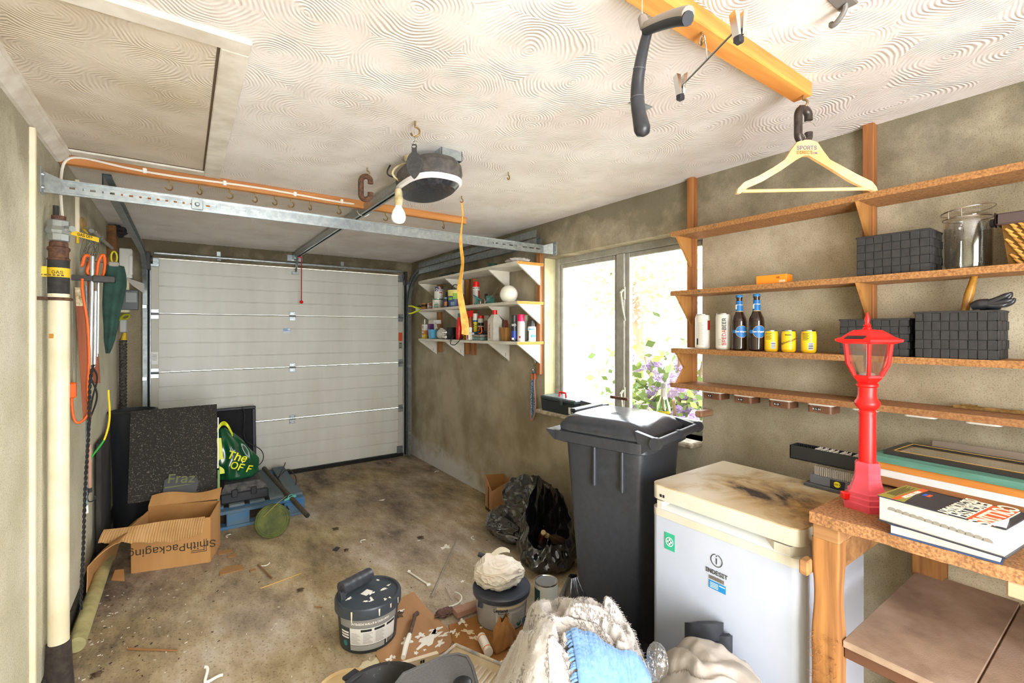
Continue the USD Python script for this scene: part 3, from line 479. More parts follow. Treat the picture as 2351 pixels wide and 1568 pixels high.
# ================================================================ FRIDGE, BIN, WORKBENCH
fr_w = M('fridge_white', 'b9bfcb', .35, 'b0b6c2', 3); fr_y = M('yellowed_fridge_plastic', 'cfc9b8', .4, 'c4bba4', 4)
t = T('fridge', 'small white under-counter fridge with a stained yellowing top', 'fridge'); y0, y1, x0, x1 = .607, 1.130, 1.437, 1.93
N = {'g': ('texture_coordinate', {}), 'n': ('noise_texture', {'scale': 5, 'detail': 8, 'roughness': .65, 'distortion': .6}), 'r': ('rgb_ramp', {'ramp': [(.36, lin('35302f')), (.42, lin('8d7960')), (.50, lin('b79f74')), (.62, lin('cfc3aa'))]}),
     's': ('separate_xyz', {}), 'mx': ('map_range', {'from_min': -.2, 'from_max': .28, 'to_min': .10, 'to_max': -.05, 'clamp': True}), 'ln': ('vector_math', {'math_type': 'subtract', 'vector2': (-.03, -.12, .42)}), 'sc': ('vector_math', {'math_type': 'multiply', 'vector2': (1.5, 1, 0)}), 'le': ('vector_math', {'math_type': 'length'}),
     'ml': ('map_range', {'from_min': .08, 'from_max': .30, 'to_min': -.06, 'to_max': .10, 'clamp': True}), 'a': ('math', {'math_type': 'add'}), 'n2': ('noise_texture', {'scale': 3}), 'r2': ('rgb_ramp', {'ramp': [(.4, lin('d8b46a')), (.62, (1, 1, 1))]}), 'my': ('map_range', {'from_min': -.25, 'from_max': .1, 'to_min': .95, 'to_max': .1, 'clamp': True}), 'mm': ('mix_color', {'blend_type': 'multiply'}), 'p': ('principled_bsdf', {'roughness': .45})}
top_m = mat(stage, '/World/Looks/stained_fridge_top', N, [('g.object', 'n.vector'), ('g.object', 's.vector'), ('g.object', 'ln.vector1'), ('ln.vector', 'sc.vector1'), ('sc.vector', 'le.vector1'), ('le.value', 'ml.value'), ('n.fac', 'a.value1'), ('ml.result', 'a.value2'), ('a.value', 'r.fac'), ('g.object', 'n2.vector'), ('n2.fac', 'r2.fac'), ('s.y', 'my.value'), ('my.result', 'mm.fac'), ('r.color', 'mm.a'), ('r2.color', 'mm.b'), ('mm.result', 'p.base_color')], surface='p.BSDF')
def rrect(xa, xb, ya, yb, r, n=6, back=True):
    p = []
    for cx_, cy_, a0 in ((xa + r, ya + r, PI), (xb - .01, ya + .01, 1.5 * PI), (xb - .01, yb - .01, 0), (xa + r, yb - r, PI / 2)):
        q = r if cx_ < xb - .02 else .01
        p += [(cx_ + q * math.cos(a0 + k * PI / 2 / n), cy_ + q * math.sin(a0 + k * PI / 2 / n)) for k in range(n + 1)]
    return p
t.a('cabinet', box(x0 + .05, x1 - .01, y0 + .004, y1 - .004, .03, .81, .006), fr_w)
t.a('door', prism(rrect(x0, x0 + .06, y0, y1, .03), .06, .735), fr_w, smooth=40)
# handle strip: yellowed band with a scooped grip
t.a('door_top_band', prism(rrect(x0 - .002, x0 + .06, y0, y1, .031), .735, .762), fr_y, smooth=40)
t.a('grip_end', prism([(x0 - .002, y0 + .03), (x0 + .06, y0 + .002), (x0 + .06, y0 + .13), (x0 + .03, y0 + .13), (x0 - .002, y0 + .075)], .762, .792), fr_y); t.a('grip_end', prism([(x0 - .002, y1 - .03), (x0 + .06, y1 - .002), (x0 + .06, y1 - .08), (x0 + .03, y1 - .08), (x0 - .002, y1 - .05)], .762, .792), fr_y)
t.a('grip_recess', plate((x0 - .001, y0 + .03, .762), (x0 - .001, y1 - .03, .762), (x0 + .035, y1 - .03, .795), (x0 + .035, y0 + .03, .795), .004), M('fridge_grip', 'cdd0cf', .35))
t.a('worktop_edge', prism(rrect(x0 - .004, x1, y0, y1, .035), .797, .846), fr_y, smooth=40)
t.a('worktop', prism(rrect(x0 - .004, x1, y0, y1, .035), .846, .850), top_m, 'worktop with brown and black stains')
lx = x0 - .0012
gs = t.a('sticker', box(lx - .0004, lx + .001, y1 - .105, y1 - .062, .625, .685), M('green_sticker', '35a982', .4), 'green square hygiene sticker with a white ring and cross')
sc_ = (lx - .0012, y1 - .0835, .655)
t.a('print', cat([rot(mv(prism(sg.Point(0, 0).buffer(.0165).difference(sg.Point(0, 0).buffer(.0135)), 0, .0004, 'yz'), sc_), 0)] + [box(sc_[0], sc_[0] + .0005, sc_[1] - a_, sc_[1] + a_, sc_[2] - b_, sc_[2] + b_) for a_, b_ in ((.003, .011), (.011, .003))]), paper_w, up=gs)
yl = .865; P_ = lambda y, z: (lx - .0002, y, z)
t.a('logo', cat(mv(prism(sg.Point(0, 0).buffer(.021).difference(sg.Point(0, 0).buffer(.0185)).difference(sg.box(-.004, .012, .004, .03)), 0, .0005, 'yz'), P_(yl, .66)), box(lx - .0005, lx, yl - .0015, yl + .0015, .648, .668), box(lx - .0005, lx, yl - .002, yl + .002, .673, .677), txt('INDESIT', .0135, P_(yl, .612), (0, -1, 0), (0, 0, 1))), M('dark_grey_ink', '3b3a38', .5), 'printed maker logo')
t.a('barcode', cat([box(lx - .0006, lx, yl + .026 - k * .0028, yl + .0245 - k * .0028 - .0006 * (k % 3), .592, .604) for k in range(19)]), M('barcode_grey', '6e665a', .6))
bs_ = t.a('sticker', box(lx - .0006, lx, yl - .032, yl + .027, .562, .588), M('blue_sticker', '1f83bf', .4), 'blue sticker with white small print')
t.a('print', cat([box(lx - .001, lx - .0005, yl - .006, yl + .022, .566 + k * .005, .568 + k * .005) for k in range(4)] + [box(lx - .001, lx - .0005, yl - .03, yl - .01, .58, .583)]), paper_w, up=bs_)
t.a('badge', cat([box(lx - .004, lx - .003, y1 - .052 - .012 * k, y1 - .044 - .012 * k, .808, .818) for k in range(2)]), ink, 'two small black marks on the worktop edge')
t.a('foot', cat([cyl((x, y, 0), (x, y, .04), .02, n=12) for x in (x0 + .08, x1 - .06) for y in (y0 + .05, y1 - .05)]), blackm); t.end()
# wheelie bin (hinge side towards the camera)
binm = M('charcoal_bin_plastic', '33353a', .42, '2b2d31', 40, bump=.0004, bs=300); t = T('wheelie_bin', 'tall dark grey wheelie bin standing by the window', 'bin')
bc, brz = np.array((1.63, 1.435, 0)), 13.
def place(m): return mv(rot(m, brz), bc)
def taper(z0, z1, a0, b0, a1, b1, r=.05): return loft([(oval(0, 0, a0, b0, 40, 7), z0), (oval(0, 0, a1, b1, 40, 7), z1)])
A, B = .20, .195
t.a('body', place(cat(loft([(oval(0, 0, A - .055, B - .06, 48, 9), .02), (oval(0, .0, A - .0, B - .0, 48, 9), .955)]))), binm, smooth=40)
t.a('rim', place(loft([(oval(0, .02, A + .012, B + .035, 48, 9), .925), (oval(0, .02, A + .022, B + .045, 48, 9), .93), (oval(0, .02, A + .022, B + .045, 48, 9), .972), (oval(0, .02, A + .01, B + .03, 48, 9), .975)])), binm, smooth=40)
for sx_ in (-1, 1):
    for y_ in (-.10, .03): t.a('rib', place(box(sx_ * (A - .012), sx_ * (A + .012), y_ - .012, y_ + .0, .76, .93, .003)), binm)
lid = loft([(oval(0, .01, A + .012, B + .02, 48, 8), .977), (oval(0, .01, A + .012, B + .025, 48, 8), .995), (oval(0, .02, A - .02, B - .01, 48, 8), 1.03), (oval(0, .03, A - .05, B - .05, 48, 7), 1.045)])
t.a('lid', place(lid), M('shiny_bin_lid', '34363b', .22, '2e3034', 30), smooth=45)
t.a('lid_grip', place(box(-.07, .19, B + .02, B + .05, 1.03, 1.048, .006)), black)
t.a('lid_emblem', place(cat([mv(prism(sg.Point(0, 0).buffer(r_).difference(sg.Point(0, 0).buffer(r_ - .003)), 1.0455, 1.0463), (-.03, .02, 0)) for r_ in (.022, .015)])), black)
t.a('handle_bar', place(cat(cyl((-.21, -B - .06, .985), (.21, -B - .06, .985), .017, n=20), cyl((-.225, -B - .06, .985), (-.205, -B - .06, .985), .024, n=20), cyl((.225, -B - .06, .985), (.205, -B - .06, .985), .024, n=20), cyl((-.01, -B - .06, .985), (.01, -B - .06, .985), .02, n=20))), binm, smooth=50)
for x_ in (-.20, .20): t.a('hinge_arm', place(hull([(x_ + e, y_, z_) for e in (-.012, .012) for y_, z_ in ((-B + .01, .93), (-B + .03, 1.02), (-B - .06, .97), (-B - .06, 1.0))])), binm)
t.a('front_lip', place(hull([(s_ * (A + .02), y_, z_) for s_ in (-1, 1) for y_, z_ in ((B + .03, .93), (B + .03, .972), (B + .075, .965), (B + .075, .972))])), binm)
for s_ in (-1, 1): t.a('wheel', place(cyl((s_ * .17, -B + .03, .09), (s_ * .215, -B + .03, .09), .09, n=24)), black)
t.end()
# workbench made of rough timber
bz, bx0, by1 = .925, 1.405, .572
rough = wood('rough_sawn_timber', 'b07a3f', '7c4f26', 'z', 26, r=.85); roughy = wood('rough_bench_rail', 'a87a4a', '7d5530', 'y', 20, r=.85)
chip = M('chipboard', 'ad7a4c', .85, '75502f', 160, bump=.0012, bs=220, mid='94673c', lo=.38, hi=.62); chip_d = M('dusty_chipboard', 'b29a86', .9, '8c735e', 5, bump=.001, bs=250, mid='a38a74')
chip_o = M('orange_chipboard', 'ac7c48', .85, '825831', 150, bump=.001, bs=200, mid='9b6b3a', lo=.38, hi=.62)
random.seed(4)
def fray(n, x, y, za, zb, s):
    m = []
    for _ in range(n):
        z = random.uniform(za, zb); a = V(x, y + random.uniform(-.03, .03), z); m.append(tube([a, a + V(-.006, random.uniform(-.004, .004), random.uniform(-.004, .008)) * s, a + V(-.009, random.uniform(-.01, .01), random.uniform(-.012, .012)) * s], [.0007, .0006, .0003], 4))
    return m
t = T('workbench', 'rough timber workbench with a chipboard top beside the fridge', 'workbench')
n = 40; ys = np.linspace(by1, -.75, n); rng = np.random.RandomState(3); jag = bx0 + rng.uniform(-.006, .006, n) + .006 * np.sin(ys * 9)
t.a('top', prism(sg.Polygon([(j, y) for j, y in zip(jag, ys)] + [(XR - .005, -.75), (XR - .005, by1)]), bz - .03, bz), chip, 'chipboard top with a ragged front edge')
def post(x, y, w, d, z0, z1, seed, wav=.0022):
    def fn(u, v):
        a = u * 2 * PI; e = 8; c, s = np.cos(a), np.sin(a); z = z0 + (z1 - z0) * v; k = wav * (np.sin(z * 14 + seed) + .6 * np.sin(z * 31 + seed * 2))
        return np.array([x + (w / 2 + k) * np.sign(c) * np.abs(c) ** (2 / e), y + (d / 2 + k) * np.sign(s) * np.abs(s) ** (2 / e), z])
    return grid(fn, 33, 30)
t.a('leg', cat([post(bx0 + .03, by1 - .034, .05, .066, 0, bz - .07, 1)] + fray(220, bx0 + .006, by1 - .034, .15, .6, 1.3)), rough, 'frayed rough front leg', smooth=40)
t.a('leg', box(2.03, 2.1, by1 - .14, by1 - .06, 0, bz - .03, .003), rough); t.a('leg', box(bx0 + .01, bx0 + .06, -.72, -.65, 0, bz - .07, .003), rough)
t.a('end_rail', box(bx0 + .004, 2.1, by1 - .068, by1 - .004, bz - .072, bz - .03, .003), roughy, 'dark end rail under the top'); t.a('end_rail', box(bx0 + .06, 2.03, by1 - .03, by1 - .006, bz - .19, bz - .11, .003), roughy)
t.a('back_rail', box(2.07, 2.1, -.7, by1 - .14, bz - .10, bz - .03, .003), roughy); t.a('front_batten', box(bx0 + .005, bx0 + .03, -.75, .20, bz - .062, bz - .03, .003), M('pale_batten', 'b79a78', .8, '97795a', 14, st=(1, .1, 1)))
sz = .60
t.a('shelf_board', box(bx0 + .02, 2.06, .262, by1 - .07, sz - .018, sz, .002), chip_d, 'left dusty lower shelf board'); t.a('shelf_board', box(bx0 + .02, 2.06, -.7, .259, sz - .019, sz - .001, .002), chip_d, 'right dusty lower shelf board'); t.a('shelf_rail', box(bx0 + .03, bx0 + .06, -.7, by1 - .07, sz - .05, sz - .018, .002), M('dark_brown_rail', '5d3a22', .7))
t.a('stub', box(bx0 - .02, bx0 + .02, by1 - .002, by1 + .02, bz - .175, bz - .135, .003), roughy); t.end()
# ================================================================ SHELVES ABOVE THE BENCH
shz = [1.905, 1.613, 1.331, 1.162]; sxf = 1.967; sye = 1.43
t = T('wall_shelving', 'orange chipboard wall shelving with four long boards on timber posts', 'shelves')
for y_ in (1.388, .638): t.a('post', box(2.095, XR, y_, y_ + .036, 1.14, ZC, .002), piney)
t.a('post', box(2.095, XR, -.30, -.264, 1.14, ZC, .002), piney)
ply = wood('orange_plywood', 'c08a4a', '9d6a33', 'z', 12)
for i, z in enumerate(shz):
    ys = np.linspace(sye, -.5, 50); jag = sxf + rng.uniform(-.003, .003, 50) + (.006 * np.sin(ys * 6) if i == 2 else 0)
    sh = t.a('shelf_board', prism(sg.Polygon([(j, y) for j, y in zip(jag, ys)] + [(XR - .002, -.5), (XR - .002, sye)]), z - .022, z), (chip_o, chip_o, chip_o, M('dusty_chipboard_shelf', 'a07348', .88, '83562f', 120, bump=.001))[i])
    for y_ in (1.40, .65, -.29):
        if i < 3: t.a('bracket', prism([(sxf + .005, z - .022), (2.093, z - .022), (2.093, z - .165)], y_ - .005, y_ + .006, 'xz'), ply, up=sh)
    if i == 3:
        for y_ in (1.40, .65): t.a('bracket', prism([(sxf + .005, z), (2.093, z), (2.093, z + .14)], y_ - .006, y_ + .006, 'xz'), ply, up=sh)
for z, y_ in ((shz[0] - .01, 1.19), (shz[1] - .01, 1.27)): t.a('screw', cyl((sxf - .004, y_, z), (sxf + .004, y_, z), .005, n=10), steel)
t.end()
z1, z2, z3 = shz[1] + .0005, shz[2] + .0005, shz[3] + .0005
# cans and bottles
def can(name, lab, x, y, z, r, h, m, neck=.8):
    t = T(name, lab, 'can'); t.a('body', lathe([(0, .003), (r * .8, 0), (r * .97, .006), (r, .012), (r, h - .016), (r * .9, h - .004), (r * neck, h - .002), (0, h - .006)], (x, y, z), 36), m, smooth=40)
    t.a('rim', lathe([(r * .8, h - .004), (r * .88, h + .001), (r * .9, h - .003)], (x, y, z), 36), steel); return t
cy = lambda px: float(px)
cwh = M('white_can_enamel', 'd8d3c6', .3); cye = M('yellow_can_enamel', 'f2c21e', .3)
X = 2.03; fa = lambda x, y: math.degrees(math.atan2(-y, -x))
y_ = 1.294; t = can('drinks_can', 'tall white can at the window end of the shelf, its side panel showing', X, y_, z2, .033, .165, cwh); a = fa(X, y_); t.a('print', cat(band(.033, .09, .135, a + 40, a + 75, (X, y_, z2)), ), M('red_print', 'a5231f', .4)); t.a('print', cat([band(.033, .02 + k * .006, .022 + k * .006, a - 35, a + 10 - (k % 3) * 6, (X, y_, z2)) for k in range(18)]), M('pale_grey_print', 'aaa69c', .5)); t.a('barcode', cat([band(.033, .02, .05, a - 50 + k * 2.4, a - 48.8 + k * 2.4, (X, y_, z2), n=3) for k in range(6)]), ink); t.end()
y_ = 1.189; t = can('drinks_can', 'tall white can with red and black BEER lettering', X, y_, z2, .033, .165, cwh); a = fa(X, y_); t.a('lettering', cyltxt('BREDA', .016, .033, (X, y_, z2), a + 18, .057, up=True), M('red_print', '')); t.a('lettering', cyltxt('BEER', .016, .033, (X, y_, z2), a + 18, .118, up=True), ink); t.a('print', cat([band(.033, .02 + k * .004, .0215 + k * .004, a - 40, a - 5 - (k % 3) * 5, (X, y_, z2)) for k in range(8)]), M('pale_grey_print', '')); t.end()
glassb = M('brown_bottle_glass', '24140c', .08, coat=.4); labb = M('blue_label', '1e6fb4', .4); gold = M('gold_edge', 'caa24c', .35)
for px, lab in ((1.109, 'brown beer bottle with blue label, beside the BEER can'), (1.032, 'brown beer bottle with blue label, beside the yellow cans')):
    x, y_ = 2.02, px; c = (x, y_, z2); a = fa(x, y_); t = T('beer_bottle', lab, 'bottle')
    t.a('glass', lathe([(0, .004), (.024, 0), (.0295, .004), (.0305, .012), (.0305, .125), (.028, .142), (.020, .160), (.0152, .175), (.013, .205), (.0125, .228), (.014, .23), (.014, .236), (0, .237)], c, 36), glassb, smooth=40)
    t.a('crown_cap', lathe([(0, .2465), (.0125, .2455), (.0142, .243), (.0148, .2345), (.0135, .2345), (0, .235)], c, 21), M('blue_cap', '2f7fbd', .35))
    t.a('neck_label', lathe([(.0162, .173), (.0138, .205), (.0137, .219), (.0128, .219), (.0128, .173)], c, 30), labb); t.a('neck_trim', lathe([(.0165, .170), (.0164, .174), (.0150, .174)], c, 30), gold)
    t.a('front_label', cat(wrap(mv(rot(prism(sg.Point(0, 0).buffer(.026), 0, .0006), 90, (1, 0, 0)), (0, 0, .083)), .0305, c, a + 22), wrap(mv(rot(prism(sg.box(-.042, -.007, .02, .007), 0, .0006), 90, (1, 0, 0)), (0, 0, .083)), .0305, c, a + 22)), labb)
    t.a('label_ring', wrap(mv(rot(prism(sg.Point(0, 0).buffer(.0272).difference(sg.Point(0, 0).buffer(.0258)), 0, .0009), 90, (1, 0, 0)), (0, 0, .083)), .0305, c, a + 22), gold)
    t.a('lettering', cat(cyltxt('San Miguel', .0068, .0312, c, a + 16, .080), cyltxt('San Miguel', .004, .0140, c, a + 10, .200)), paper_w); t.a('neck_barcode', band(.0158, .182, .202, a - 75, a - 35, c), paper_w); t.end()
for px, lab, kind in ((0.975, 'small yellow can with a barcode, next to the beer bottle', 0), (0.906, 'small yellow can with slanted script, the middle of three', 1), (0.831, 'small yellow can with a barcode, the farthest from the beer bottles', 0)):
    y_ = px; c = (X, y_, z2); a = fa(X, y_); t = can('drinks_can', lab, X, y_, z2, .0265, .088, cye)
    if kind: t.a('lettering', wrap(rot(mv(txt('Schweppes', .009, (0, 0, 0), (1, 0, 0), (0, 0, 1), bold=False), (0, -.0007, .04)), -22, (0, 1, 0), (0, 0, .042)), .0265, c, a), ink); t.a('print', band(.0265, .068, .072, a - 30, a + 20, c), M('dark_yellow_print', '5b4a12', .5))
    else:
        t.a('barcode_panel', band(.0265, .012, .04, a - 5, a + 35, c), paper_w); t.a('barcode', cat([band(.0268, .014 + k * .0035, .0158 + k * .0035, a - 3, a + 33, c, .0008) for k in range(7)]), ink); t.a('print', cat([band(.0265, .05 + k * .005, .052 + k * .005, a - 50, a - 8 + (k % 2) * 8, c) for k in range(6)]), M('dark_yellow_print', ''))
    t.end()
# orange packet, jar, baskets
y0, y1 = 0.897, 1.016
t = T('packet', 'small orange cardboard packet lying on the second shelf', 'packet'); orp = M('orange_card', 'f08a1c', .5)
t.a('carton', rot(box(1.99, 2.05, y0, y1, z1, z1 + .036, .001), 3, (0, 0, 1), (2, y0, 0)), orp); t.a('band', box(1.9885, 1.9895, y0 + .004, y1 - .004, z1 + .003, z1 + .013), M('pale_orange_print', 'f4c39a', .5)); t.a('lettering', txt('SOLPADEINE', .008, (1.9885, (y0 + y1) / 2, z1 + .02), (0, -1, 0), (0, 0, 1)), M('brown_print', '7a3a10', .5)); t.a('emblem', box(1.9885, 1.9895, y1 - .025, y1 - .006, z1 + .02, z1 + .031), M('yellow_print', 'f7d23c', .5)); t.end()
bask = M('black_woven_strap', '302e2c', .75, '262423', 60, bump=.0006, bs=120)
def basket(name, lab, x0, x1, y0, y1, z, h, nx, ny, nz, m, lean=0):
    """Open box woven from broad flat straps: alternate squares stand proud."""
    t = T(name, lab, 'basket', xform=True); th = .004
    t.a('liner', cat(box(x0, x1, y0, y0 + th, z, z + h), box(x0, x1, y1 - th, y1, z, z + h), box(x0, x0 + th, y0, y1, z, z + h), box(x1 - th, x1, y0, y1, z, z + h), box(x0, x1, y0, y1, z, z + th)), M('basket_liner', '2b2a29', .85))
    dy, dz, dx = (y1 - y0) / ny, h / nz, (x1 - x0) / nx
    for j in range(nz):
        for i in range(ny):
            e = .0035 if (i + j) % 2 else .0012; t.a('woven_square', box(x0 - e, x0 + .001, y0 + i * dy + .0007, y0 + (i + 1) * dy - .0007, z + j * dz + .0007, z + (j + 1) * dz - .0007, .001), m)
        for i in range(nx):
            e = .0035 if (i + j) % 2 else .0012; t.a('woven_square', cat(box(x0 + i * dx + .0007, x0 + (i + 1) * dx - .0007, y0 - e, y0 + .001, z + j * dz + .0007, z + (j + 1) * dz - .0007, .001)), m)
    t.a('rim_binding', cat(box(x0 - .004, x0 + .004, y0 - .003, y1 + .003, z + h - .004, z + h + .003, .002), box(x0 - .003, x1, y0 - .004, y0 + .004, z + h - .004, z + h + .003, .002), box(x0 - .003, x1, y1 - .004, y1 + .004, z + h - .004, z + h + .003, .002), box(x1 - .004, x1 + .003, y0, y1, z + h - .004, z + h + .003, .002)), m); t.end(); return t
basket('storage_basket', 'black woven basket on the second shelf next to the glass jar', 1.985, 2.125, 0.454, 0.654, z1, .138, 5, 8, 5, bask)
basket('storage_basket', 'black woven basket on the third shelf half hidden behind the red lantern', 1.985, 2.125, 0.509, 0.707, z2, .127, 5, 8, 5, bask)
basket('storage_basket', 'black woven basket holding gloves and a brush handle', 1.975, 2.125, 0.298, 0.489, z2, .147, 5, 9, 5, bask)
t = T('glass_jar', 'big clear glass clip-top jar with the lid raised', 'jar'); jx, jy = 2.05, 0.376; clear = pane('jar_glass', (.97, .97, .96), .03, .05)
t.a('glass', lathe([(0, 0), (.052, 0), (.058, .006), (.059, .02), (.059, .148), (.053, .158), (.050, .166), (.053, .17), (.049, .17), (.047, .16), (.055, .145), (.055, .02), (.05, .006), (0, .006)], (jx, jy, z1), 40), clear, smooth=40)
t.a('lid', rot(lathe([(0, .186), (.04, .19), (.056, .186), (.058, .178), (.05, .176), (0, .178)], (jx, jy, z1), 40), 6, (1, 0, 0), (jx, jy, z1 + .18)), clear, smooth=40)
t.a('wire_clip', cat(tube([(jx + .06 * math.cos(q), jy + .06 * math.sin(q), z1 + .163) for q in np.arange(24) * PI / 12], .0018, 6, True), tube([(jx + .064 * math.cos(q), jy + .064 * math.sin(q), z1 + .19 - .008 * math.sin(q)) for q in np.arange(24) * PI / 12], .0018, 6, True), cyl((jx - .05, jy + .035, z1 + .163), (jx - .05, jy + .035, z1 + .19), .0018, n=6), cyl((jx - .061, jy + .002, z1 + .163), (jx - .061, jy + .002, z1 + .19), .0018, n=6)), steel)
t.a('latch', cat(cyl((jx - .02, jy - .057, z1 + .135), (jx - .022, jy - .066, z1 + .135), .013, n=16), box(jx - .03, jx - .012, jy - .068, jy - .064, z1 + .12, z1 + .165, .002)), blackm); t.end()
# wicker basket with a brown leather-look rim
wk = M('golden_wicker', 'c4933f', .6, '9c6c26', 30); t = T('wicker_basket', 'golden wicker basket with a dark brown rim at the right edge', 'basket'); y0, y1 = .13, 0.291
t.a('wall', cat([hull([(x, y, z) for x, z in ((1.99 - .012 + e, z1 + .128), (2.0 + e, z1)) for y in (y0, y1 - (.012 if z < z1 + .01 else 0))] ) for e in (0, .004)] + [hull([(2.12, y1, z1 + .128), (1.98, y1, z1 + .128), (2.12, y1 - .014, z1), (2.0, y1 - .014, z1), (2.12, y1 - .004, z1 + .128), (2.0, y1 - .02, z1)]), box(2.115, 2.12, y0, y1, z1, z1 + .128)]), M('wicker_backing', '8a5f22', .8))
for j in range(8):
    for i in range(int((y1 - y0) / .017)):
        yc = y0 + .01 + i * .017 + (.0085 if j % 2 else 0); z = z1 + .009 + j * .015; xo = 2.0 - .022 * (z - z1) / .128 - .003
        if yc < y1 - .014 + .014 * (z - z1) / .128 - .008: t.a('weave_strand', hull([(xo - .0025, yc - .007, z - .007), (xo - .0025, yc + .007, z + .005), (xo + .001, yc - .011, z - .004), (xo + .001, yc + .011, z + .008), (xo + .001, yc - .004, z - .011), (xo - .002, yc + .004, z + .009)]), wk)
t.a('rim', cat(box(1.966, 1.978, y0, y1 + .012, z1 + .118, z1 + .152, .004), box(1.966, 2.125, y1 + .001, y1 + .012, z1 + .118, z1 + .152, .004)), M('brown_leather_rim', '4a3a36', .6)); t.end()
# brush handle and gloves in the basket
t = T('brush', 'varnished brush handle sticking up out of the woven basket', 'brush'); a, b = np.array((2.03,0.379,1.484)), np.array((2.05,0.36,1.595))
t.a('handle', tube([a + (a - b) * .5, a, a * .55 + b * .45, a * .2 + b * .8, b], [.010, .0105, .0125, .0095, .008], 12), M('varnished_handle', 'b5832f', .3, '8d5f1e', 20), smooth=60); t.a('tip', tube([b, b + (b - a) * .07], [.0085, .006], 10), M('brown_tip', '6b3c1d', .5)); t.end()
t = T('gloves', 'pair of shiny black rubber gloves draped on the basket rim', 'gloves'); g0 = np.array((2,0.354,1.483))
rub = M('black_rubber', '232325', .3); W = lambda px, py, x=2.0: np.array(sxp(px, py, x))
def sxp(px, py, x):
    cr, sr = math.cos(math.radians(35.2)), math.sin(math.radians(35.2)); r, u = (px - 1175.5) / 1068, (758.5 - py) / 1068; dx, dy = cr * r + sr, -sr * r + cr; return (x, dy * x / dx, 1.42 + u * x / dx)
def glove(pts, fingers, off):
    m = [tube(smoothpath([W(*p) + off for p in pts], 14), np.interp(np.linspace(0, 1, 14), [0, .5, 1], [.011, .017, .015]), 10)]
    for f_ in fingers: m.append(tube(smoothpath([W(*p) + off for p in f_], 10), np.interp(np.linspace(0, 1, 10), [0, .8, 1], [.009, .0075, .003]), 8))
    return cat(m)
t.a('left_glove', glove([(2230, 708), (2250, 702), (2270, 700)], [[(2268, 698), (2290, 690), (2320, 676)], [(2270, 702), (2295, 698), (2324, 690)], [(2265, 704), (2285, 706), (2312, 700)]], V(0, 0, .004)), rub, smooth=60)
t.a('right_glove', glove([(2245, 714), (2268, 708), (2290, 703)], [[(2288, 700), (2306, 690), (2318, 674)], [(2290, 704), (2308, 702), (2326, 688)]], V(.03, 0, .006)), rub, smooth=60); t.end()
t = one('paper_scrap', box(sxf + .01, 2.06, 1.35, 1.428, z2, z2 + .003), paper_w, 'curled white paper scrap at the window end of the third shelf', 'paper')
one('metal_strip', cat(box(2.09, 2.10, .20, .42, z3, z3 + .012, .001), box(2.085, 2.10, .36, .40, z3 + .012, z3 + .016, .001)), brasshook, 'thin brass curtain strip lying on the lowest shelf against the wall', 'strip')
# screw-top tins hung by their lids under the lowest shelf
tinm = M('brown_lacquered_tin', '7a5138', .4, '643f2a', 20); zt = shz[3] - .022
def tin(name, lab, y0, y1, x=1.985, body=True, first=None):
    t = T(name, lab, 'tin'); pg = sg.box(x, y0, x + .085, y1).buffer(-.012).buffer(.012); 
    t.a('lid', prism(pg.buffer(.003), zt - .008, zt - .0005), M('white_tin_lid', 'dcd8cf', .4))
    if body:
        t.a('body', prism(pg, zt - .036, zt - .008), tinm, smooth=40); t.a('label_strip', box(x - .0012, x + .001, (y0 + y1) / 2 - .004, (y0 + y1) / 2 + .02, zt - .028, zt - .016), black); t.a('lettering', txt(body, .0055, (x - .0014, (y0 + y1) / 2 + .008, zt - .0245), (0, -1, 0), (0, 0, 1)), paper_w)
    t.end()
tin('screw_tin', 'brown tin with black label screwed under the lowest shelf, nearest the window', 1.177, 1.266, body='B. 8')
tin('screw_tin', 'brown tin with black label under the lowest shelf, second from the window', 1.037, 1.116, body='B. 10')
tin('screw_tin', 'brown tin with black label under the lowest shelf, third from the window', 0.882, 0.966, body='B. 12')
tin('screw_tin', 'brown tin with black label under the lowest shelf, nearest the red lantern', 0.734, 0.819, body='B. 1. 16')
tin('tin_lid', 'empty white tin lid under the lowest shelf just behind the red lantern', 0.599, 0.671, body=None)
tin('tin_lid', 'empty white tin lid under the lowest shelf right of the red lantern', 0.443, 0.521, body=None)
tin('tin_lid', 'empty white tin lid under the lowest shelf above the picture frames', 0.295, 0.37, body=None)
# ================================================================ ON THE BENCH
# red solar lantern
t = T('garden_lantern', 'red plastic street-lamp shaped garden lantern on the workbench', 'lantern'); lx_, ly_ = 1.564, .491; c = (lx_, ly_, bz)
redp = M('lantern_red', 'e01510', .38); redf = M('lantern_red_faded', 'd8343a', .5, 'e25a6c', 4); HX = -8
t.a('base', rot(cat(lathe([(0, 0), (.062, 0), (.062, .018), (.057, .021), (.057, .032), (.051, .035), (.051, .045), (.046, .048), (.039, .064), (.034, .082), (.032, .10), (.032, .122), (.028, .128), (0, .128)], (0, 0, 0), sq=6)), HX).apply_translation(c), redf, 'faded pinkish six-sided base', smooth=False)
t.a('side_lug', rot(mv(box(-.068, -.05, -.010, .010, .022, .042, .003), c), -40, (0, 0, 1), c), redp)
t.a('post', lathe([(0, .12), (.0205, .12), (.0198, .25), (.0192, .258), (.021, .263), (.021, .268), (.018, .272), (.0255, .280), (.0300, .289), (.0300, .295), (.024, .304), (.0215, .316), (.022, .336), (.026, .34), (.026, .344), (.022, .348), (0, .348)], c, 32), redp, smooth=40)
zc_ = bz + .348
t.a('lantern_seat', rot(lathe([(0, 0), (.022, 0), (.034, .012), (.037, .016), (.037, .022), (0, .022)], (0, 0, 0), sq=6), HX).apply_translation((lx_, ly_, zc_)), redp, smooth=False)
aa = [math.radians(HX + 60 * k + 30) for k in range(6)]; R0, R1, H0, H1 = .035, .058, .022, .112
